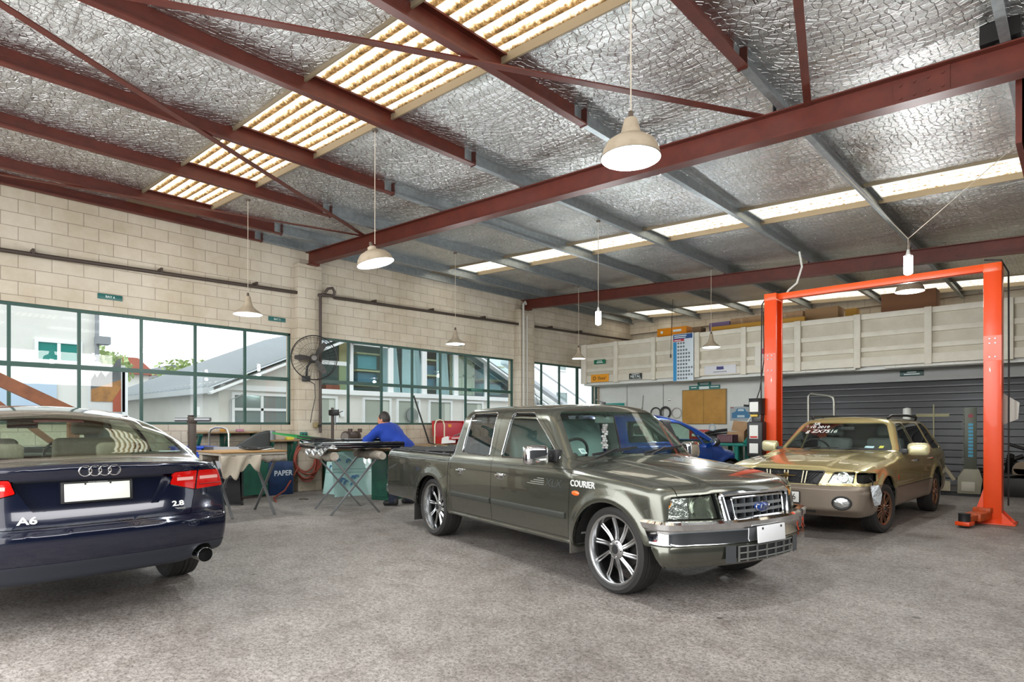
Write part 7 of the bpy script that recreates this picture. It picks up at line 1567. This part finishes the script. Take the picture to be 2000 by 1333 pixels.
def fold(P, a): return a * (np.sin(P[..., 0] * 38 + 3 * np.sin(P[..., 1] * 14) + P[..., 2] * 22) * .5 + np.sin(P[..., 2] * 31 + P[..., 1] * 17) * .5)
def shirt_f(x, y, z):
    P = np.stack([x, y, z], -1); T, A, Lg = limbs(.016); d = blend([T(P)] + A(P), .06) + fold(P, .004)
    d = np.maximum(d, .875 + .10 * (x + .1) - z); d = np.maximum(d, -seg(P, (.23, 0, 1.30), (.33, 0, 1.42), .070, .075))
    for w, e in (((.565, .17, .99), (.8, -.35, -.25)), ((.61, -.135, .988), (.85, .3, -.2))):
        e = np.array(e) / np.linalg.norm(e); d = np.maximum(d, np.where((P @ e) > .2, (P - np.array(w)) @ e, -1))
    return d
def trouser_f(x, y, z):
    P = np.stack([x, y, z], -1); T, A, Lg = limbs(.014); d = blend([T(P) + 0.003] + Lg(P), .05) + fold(P, .004)
    for s in (-1, 1): d = smin(d, seg(P, (.0 + .03 * s, s * .125, .49), (-.065 + .06 * s, s * .15, .07), .082, .074), .02)
    return np.maximum(np.maximum(d, z - .96 - .12 * x), .055 - z)
def shoe_f(x, y, z):
    P = np.stack([x, y, z], -1); d = []
    for s in (-1, 1):
        c = np.array((-.07 + .06 * s, s * .15, 0)); d.append(blend([seg(P, c + (-.04, 0, .055), c + (.14, s * .02, .042), .047, .040), seg(P, c + (-.03, 0, .10), c + (.0, 0, .08), .050, .05)], .03))
    return np.maximum(np.minimum(*d), .004 - z)
def hair_f(x, y, z):
    P = np.stack([x, y, z], -1); d = ell(P, HD + (-.008, 0, .012), (.102, .086, .122)); cut = (x - HD[0]) * .75 - (z - HD[2]) - .015; d = np.maximum(d, cut)
    d = np.maximum(d, HD[2] - .075 - z); return d + .0025 * np.sin(x * 260) * np.sin(y * 240 + z * 130)
man = thing('person', 'man in bright blue sweater and dark trousers bending over the trestle, seen from behind', 'person', (-8.16, 5.98, 0), math.degrees(math.atan2(-.325, -.946)))
def fmesh(f, lo, hi, st, name, m, parent):
    V, F = contour(f, lo, hi, st); N = grad(f, V, 3e-3); N /= np.maximum(np.linalg.norm(N, axis=1), 1e-9)[:, None]
    me = bpy.data.meshes.new(name); me.from_pydata(V.tolist(), [], [q.tolist() for q in F if len(set(q.tolist())) == 4]); me.materials.append(m)
    me.polygons.foreach_set('use_smooth', [True] * len(me.polygons)); me.update(); return link(bpy.data.objects.new(name, me), parent)
fmesh(skin_f, (-.32, -.40, .03), (.86, .40, 1.56), .0115, 'body', mat('skin', 'b5785c', .55), man)
fmesh(shirt_f, (-.34, -.42, .78), (.76, .42, 1.42), .014, 'sweater', mat('royal_blue_knit', '0f348f', .85, bump=(160, .25)), man); fmesh(trouser_f, (-.34, -.34, .03), (.28, .34, 1.06), .015, 'trousers', mat('dark_navy_trousers', '1b2233', .85), man)
fmesh(shoe_f, (-.25, -.30, -.01), (.26, .30, .2), .010, 'shoes', mat('black_shoe', '1a1a1b', .5), man); fmesh(hair_f, (.15, -.12, 1.28), (.42, .12, 1.56), .009, 'hair', mat('dark_hair', '1f1713', .6), man)
for s in (-1, 1): MB().sphere(tuple(HD + (.084, s * .03, .006)), .011, 10, 8).build('eye', M_WHITE, man)
# ------------------------------------------------------------------ buildings and garden across the yard, seen through the windows
M_OUTW = mat('white_render', 'e3e2dd', .7, vary=(.9, 'd6d5cf', .5)); M_OUTR = mat('grey_roof_sheet', 'aab0b4', .45, .3); M_OFR = mat('white_joinery', 'eef1f3', .4); M_OGL = mat('outdoor_glass', '8c9b9a', .08, .3); M_OGLT = mat('teal_outdoor_glass', '2f8d86', .1, .2); M_CURT = mat('grey_curtain', 'a5aca2', .8)
A = thing('white_building', 'tall white building beyond the left end of the first windows', 'building', (-19.0, 0, 0)); MB().box(-8, 0, -9, 4.28, -.1, 9).build('wall', M_OUTW, A)
def owin(par, y0, y1, z0, z1, x=0, gl=M_OGL, nm=2, sash=False):
    f = MB(); t = .07
    f.box(x - .02, x + .06, y0 - t, y1 + t, z0 - t, z0).box(x - .02, x + .06, y0 - t, y1 + t, z1, z1 + t).box(x - .02, x + .06, y0 - t, y0, z0, z1).box(x - .02, x + .06, y1, y1 + t, z0, z1)
    for k in range(1, nm): y = y0 + (y1 - y0) * k / nm; f.box(x - .02, x + .05, y - t / 2, y + t / 2, z0, z1)
    if sash: f.box(x - .02, x + .05, y0, y1, (z0 + z1) / 2 - t / 2, (z0 + z1) / 2 + t / 2)
    w = f.build('window', M_OFR, par, smooth=False); MB().box(x + .0, x + .02, y0, y1, z0, z1).build('pane', gl, w, smooth=False); return w
owin(A, 2.98, 3.82, 2.95, 3.38, gl=M_OGLT); MB().tube([(.12, 4.20, 0), (.12, 4.20, 5.5)], .05, 10).build('downpipe', mat('grey_downpipe', '8d9196', .5), A); MB().box(.0, .35, 4.16, 4.46, 3.42, 3.62).build('rain_head', mat('grey_downpipe'), A); MB().sphere((.1, 4.2, 2.85), .13, 12, 8).build('wall_lamp', M_OFR, A)
tag(MB().box(-18.98, -18.94, 1.75, 3.35, 1.3, 2.35).build('blue_panel', mat('pale_blue_panel', 'b7cbdf', .5)), 'pale blue panel on the white building beyond the dark sedan', 'panel')
bb = thing('billboard', 'outdoor billboard with dark mountains and amber field beyond the first windows', 'billboard', (-17.0, 0, 0)); MB().box(-.08, 0, 3.62, 4.36, 1.62, 2.75).build('panel', mat('board_pale', 'd8d9da', .5), bb)
mt = MB(); mt.prism([(3.66, 2.12), (3.66, 2.36), (3.74, 2.52), (3.78, 2.42), (3.86, 2.58), (3.95, 2.45), (4.06, 2.62), (4.18, 2.86), (4.27, 2.92), (4.27, 2.12)], 0, .012, 'YZ'); mt.build('printed_mountains', mat('print_slate', '6d6f72', .6, vary=(5, '45474a', .6)), bb); MB().prism([(3.66, 1.86), (3.66, 2.14), (4.27, 2.40), (4.27, 1.86)], .012, .018, 'YZ').build('printed_field', mat('print_amber', 'b27f48', .6, vary=(4, '57443a', .7)), bb); MB().prism([(4.10, 1.62), (4.10, 1.9), (4.27, 2.2), (4.27, 1.62)], .018, .022, 'YZ').build('printed_stripe', mat('print_rust', 'a8553f', .6), bb)
for y in (3.7, 4.25): MB().box(-.14, -.08, y - .05, y + .05, -.1, 1.7).build('post', M_OFR, bb)
MB().box(-.08, .0, 4.30, 4.42, 1.4, 2.7).build('edge_post', M_OFR, bb)
# gabled building facing the workshop
Bd = thing('gabled_building', 'white gabled building with grey sheet roof facing the workshop windows', 'building', (-16.0, 0, 0))
def gz(y): return 2.36 + (y - 6.1) * .44
yr = 12.2
MB().prism([(6.17, -.1), (18.5, -.1), (18.5, 2.25), (6.17, 2.25)], -10, 0, 'YZ').build('lower_wall', M_OUTW, Bd, smooth=False)
MB().box(-10, -.0, 6.165, 6.17, 2.2, 2.42).build('eave_wall', M_OUTW, Bd)
MB().prism([(6.17, 2.25), (8.45, 2.25), (8.45, gz(8.45) - .12), (6.17, 2.27)], -.2, 0, 'YZ').build('gable_wall', M_OUTW, Bd, smooth=False)
rf = MB()
for k in range(30):
    x0 = -10.3 + k * .358
    rf.add([(x0, 5.85, gz(5.85) - .02), (x0 + .358, 5.85, gz(5.85) - .02), (x0 + .358, yr, gz(yr)), (x0, yr, gz(yr))], [(0, 1, 2, 3)]); rf.bar((x0, 5.85, gz(5.85) + .01), (x0, yr, gz(yr) + .03), .05, .05)
rf.add([(-10.3, yr, gz(yr)), (.4, yr, gz(yr)), (.4, 19, gz(yr) - 3.0), (-10.3, 19, gz(yr) - 3.0)], [(0, 1, 2, 3)]); rf.build('roof', M_OUTR, Bd, smooth=False)
MB().bar((.38, 5.8, gz(5.8) - .14), (.38, yr, gz(yr) - .14), .06, .24, (1, 0, 0)).bar((.38, yr, gz(yr) - .14), (.38, 19, gz(yr) - 3.14), .06, .24, (1, 0, 0)).build('barge_board', M_OFR, Bd); MB().box(-10.3, .4, 5.78, 5.9, gz(5.85) - .16, gz(5.85) - .02).build('gutter', mat('grey_gutter', 'b9bfc2', .4), Bd)
MB().box(-.05, .12, 6.17, 18.5, 2.20, 2.34).build('string_course', M_OFR, Bd)
for y0, y1 in ((6.55, 8.0),): owin(Bd, y0, y1, 1.35, 2.08, 0, M_OGL, 2, True)
for y0, y1 in ((8.75, 9.45), (10.45, 11.35), (11.7, 12.5), (13.0, 13.9), (14.6, 15.4)):
    w = owin(Bd, y0, y1, 1.38, 2.08, 0, M_CURT, 1); MB().box(.02, .022, y0 + (y1 - y0) * .72, y1 - .02, 1.40, 2.06).build('curtain_edge', mat('pale_curtain', 'c9cfc7', .8), w)
fanl = MB().tube([(.06, 12.2 + .24 * math.cos(a), 1.62 + .24 * math.sin(a)) for a in np.linspace(0, 2 * PI, 24, endpoint=False)], .014, 6, closed=True).cyl((.05, 12.2, 1.62), (.07, 12.2, 1.62), .2, 20); fanl.build('round_vent', mat('vent_grey', '848a88', .5), Bd)
MB().tube([(.05, 6.75, 2.1), (.05, 6.45, 1.95), (.05, 6.42, 0)], .02, 6).build('cable', mat('pale_cable', 'b4b8ba', .5), Bd)
for y in (9.7, 6.25 - .6): MB().box(0, .06, y - .05, y + .05, 1.55, 1.75).build('meter_box', M_OFR, Bd)
# upper glazing with stored things behind it
for y0, y1 in ((8.5, 9.9), (10.0, 11.35), (11.45, 12.7), (12.8, 14.1), (14.2, 15.6), (15.7, 17.0)):
    zt = min(gz(y0) - .3, 4.3) if y0 < yr else 4.2
    f = MB()
    for y in (y0, y1): f.box(-.03, .05, y - .05, y + .05, 2.34, zt)
    f.box(-.03, .05, y0, y1, zt - .06, zt + .06); w = f.build('shop_window', M_OFR, Bd, smooth=False); MB().box(-.004, .004, y0, y1, 2.34, zt).build('pane', glassmat('shop_glass', (.86, .96, .97), .6), w, smooth=False)
MB().prism([(8.3, 2.25), (17.5, 2.25), (17.5, 2.7), (12.2, 4.75), (8.3, 3.1)], -3.2, -3.1, 'YZ').build('inner_wall', mat('pale_teal_wall', 'cfe3e1', .7), Bd); MB().box(-3.1, 0, 8.3, 17.5, 2.24, 2.26).build('upper_floor', mat('upper_floor_grey', 'a9b0b0', .7), Bd)
M_ST = mat('store_teal', '7db3bf', .6); M_STD = mat('store_navy', '5f8298', .6)
for y0, y1, z0, z1, m_ in ((10.45, 11.15, 2.55, 2.95, M_STD), (10.45, 11.15, 3.05, 3.5, M_ST), (13.15, 13.6, 2.5, 2.9, M_STD), (13.15, 13.6, 3.0, 3.35, M_STD), (15.8, 16.8, 2.45, 2.85, M_ST), (15.8, 16.8, 3.0, 3.4, M_ST), (8.6, 9.2, 2.4, 3.1, mat('store_grey', 'b3c8ce', .6))): MB().box(-.9, -.35, y0, y1, z0, z1).build('stored_goods', m_, Bd, bevel=.02)
sh = MB()
for z in (2.97, 2.52, 3.5): sh.box(-1, -.25, 10.35, 11.25, z, z + .05).box(-1, -.25, 13.0, 13.7, z, z + .05).box(-1, -.25, 15.7, 16.9, z, z + .05)
sh.build('shelves', mat('pale_timber', 'd9bf93', .6), Bd)
for y0, y1 in ((11.2, 12.0), (12.05, 12.95), (13.5, 14.1)): MB().grid(lambda u, v: (-.25 + .05 * math.sin(u * 22), y0 + u * (y1 - y0) * (1 - .25 * v), 2.3 + v * 1.7), 24, 6).build('hung_sheet', mat('white_sheet', 'd9dcde', .8), Bd)
pp = MB().box(-.5, -.45, 14.3, 15.5, 2.4, 3.8)
for k in range(3): pp.box(-.45, -.4, 14.35 + k * .5, 14.45 + k * .5, 2.4, 3.8).box(-.45, -.4, 14.3, 15.5, 2.55 + k * .5, 2.63 + k * .5)
pp.build('timber_rack', mat('pale_ply', 'dcd0b4', .6), Bd); MB().box(-.6, -.3, 9.35, 9.8, 2.36, 2.5).build('red_books', mat('store_red', 'c2553c', .6), Bd); MB().box(-.55, -.5, 9.9, 10.3, 2.3, 4.2).build('yellow_leaf', mat('store_yellow', 'd9cf9c', .6), Bd)
# stair building beyond the third window
D = thing('stair_building', 'white building with diagonal stair beam beyond the third window', 'building', (-20.0, 0, 0)); MB().box(-6, 0, 18.8, 34, -.1, 8).build('wall', mat('bright_render', 'eeedea', .7), D); MB().bar((.5, 20.2, 4.2), (.5, 26.5, 1.6), .15, .35, (1, 0, 0)).build('stair_string', mat('stair_grey', 'b5b9bf', .5), D); MB().bar((.55, 20.4, 4.9), (.55, 26.5, 2.5), .06, .06, (1, 0, 0)).build('hand_rail', mat('stair_grey'), D)
owin(D, 24.6, 25.5, 2.3, 3.0, 0, M_OGL, 1); owin(D, 24.8, 25.4, 4.2, 4.6, 0, M_OGL, 1); owin(D, 20.6, 22.4, 1.5, 2.4, 0, M_OGL, 3)
# distant roofs and trees
h_ = thing('red_roof_house', 'distant house with red roof above the grey sheet roof', 'house', (-60, 15, 0)); MB().box(-6, 0, -3.4, 2.2, -.1, 5.8).build('wall', M_OUTW, h_); MB().prism([(-3.9, 5.7), (2.7, 5.7), (1.2, 7.1), (-2.6, 7.1)], -6.5, .6, 'YZ').build('roof', mat('red_tiles', 'a8604f', .7), h_)
h_ = thing('grey_roof_house', 'distant house with dark grey roof beside the trees', 'house', (-62, 22.5, 0)); MB().box(-6, 0, -4, 4, -.1, 5.6).build('wall', M_OUTW, h_); MB().prism([(-4.6, 5.4), (4.6, 5.4), (3, 6.9), (-3, 6.9)], -6.5, .6, 'YZ').build('roof', mat('slate_tiles', '6f757b', .7), h_)
M_LEAF = mat('leaf_green', 'a9b884', .7, vary=(1.2, '86a060', .7)); M_BARK = mat('bark', '6b5a48', .8)
def tree(label, loc, r, h, seed, n=420):
    t = thing('garden_tree', label, 'tree', loc, 0, 'trees beyond the yard'); rs = random.Random(seed); MB().tube([(0, 0, -.1), (.1, 0, h - r), (.0, .1, h)], [.22, .16, .08], 8).build('trunk', M_BARK, t); m = MB()
    for k in range(n):
        a = rs.uniform(0, 2 * PI); b = math.acos(rs.uniform(-1, 1)); q = r * rs.uniform(.55, 1) * (1 + .2 * math.sin(a * 3)); c = Vector((q * math.sin(b) * math.cos(a), q * math.sin(b) * math.sin(a) * 1.3, h + q * math.cos(b) * .8)); s_ = rs.uniform(.14, .3); u = Vector((rs.uniform(-1, 1), rs.uniform(-1, 1), rs.uniform(-1, 1))).normalized(); w = u.orthogonal().normalized()
        m.add([c - u * s_, c + w * s_ * .6, c + u * s_, c - w * s_ * .6], [(0, 1, 2, 3)])
    m.build('crown', M_LEAF, t, merge=False)
for i, (loc, r, h, lab) in enumerate((((-45, 9.7, 0), 1.5, 4.9, 'leafy tree right beside the tall white building'), ((-52, 12.2, 0), 1.4, 5.4, 'small tree left of the red roofed house'), ((-50, 17.0, 0), 1.7, 5.0, 'broad tree between the red and the grey roofed houses'), ((-58, 25.2, 0), 1.3, 6.6, 'tree standing above the sheet roof at the right of the first windows'), ((-55, 20.6, 0), 1.2, 5.9, 'rounded tree behind the grey roofed house'))): tree(lab, loc, r, h, 40 + i)
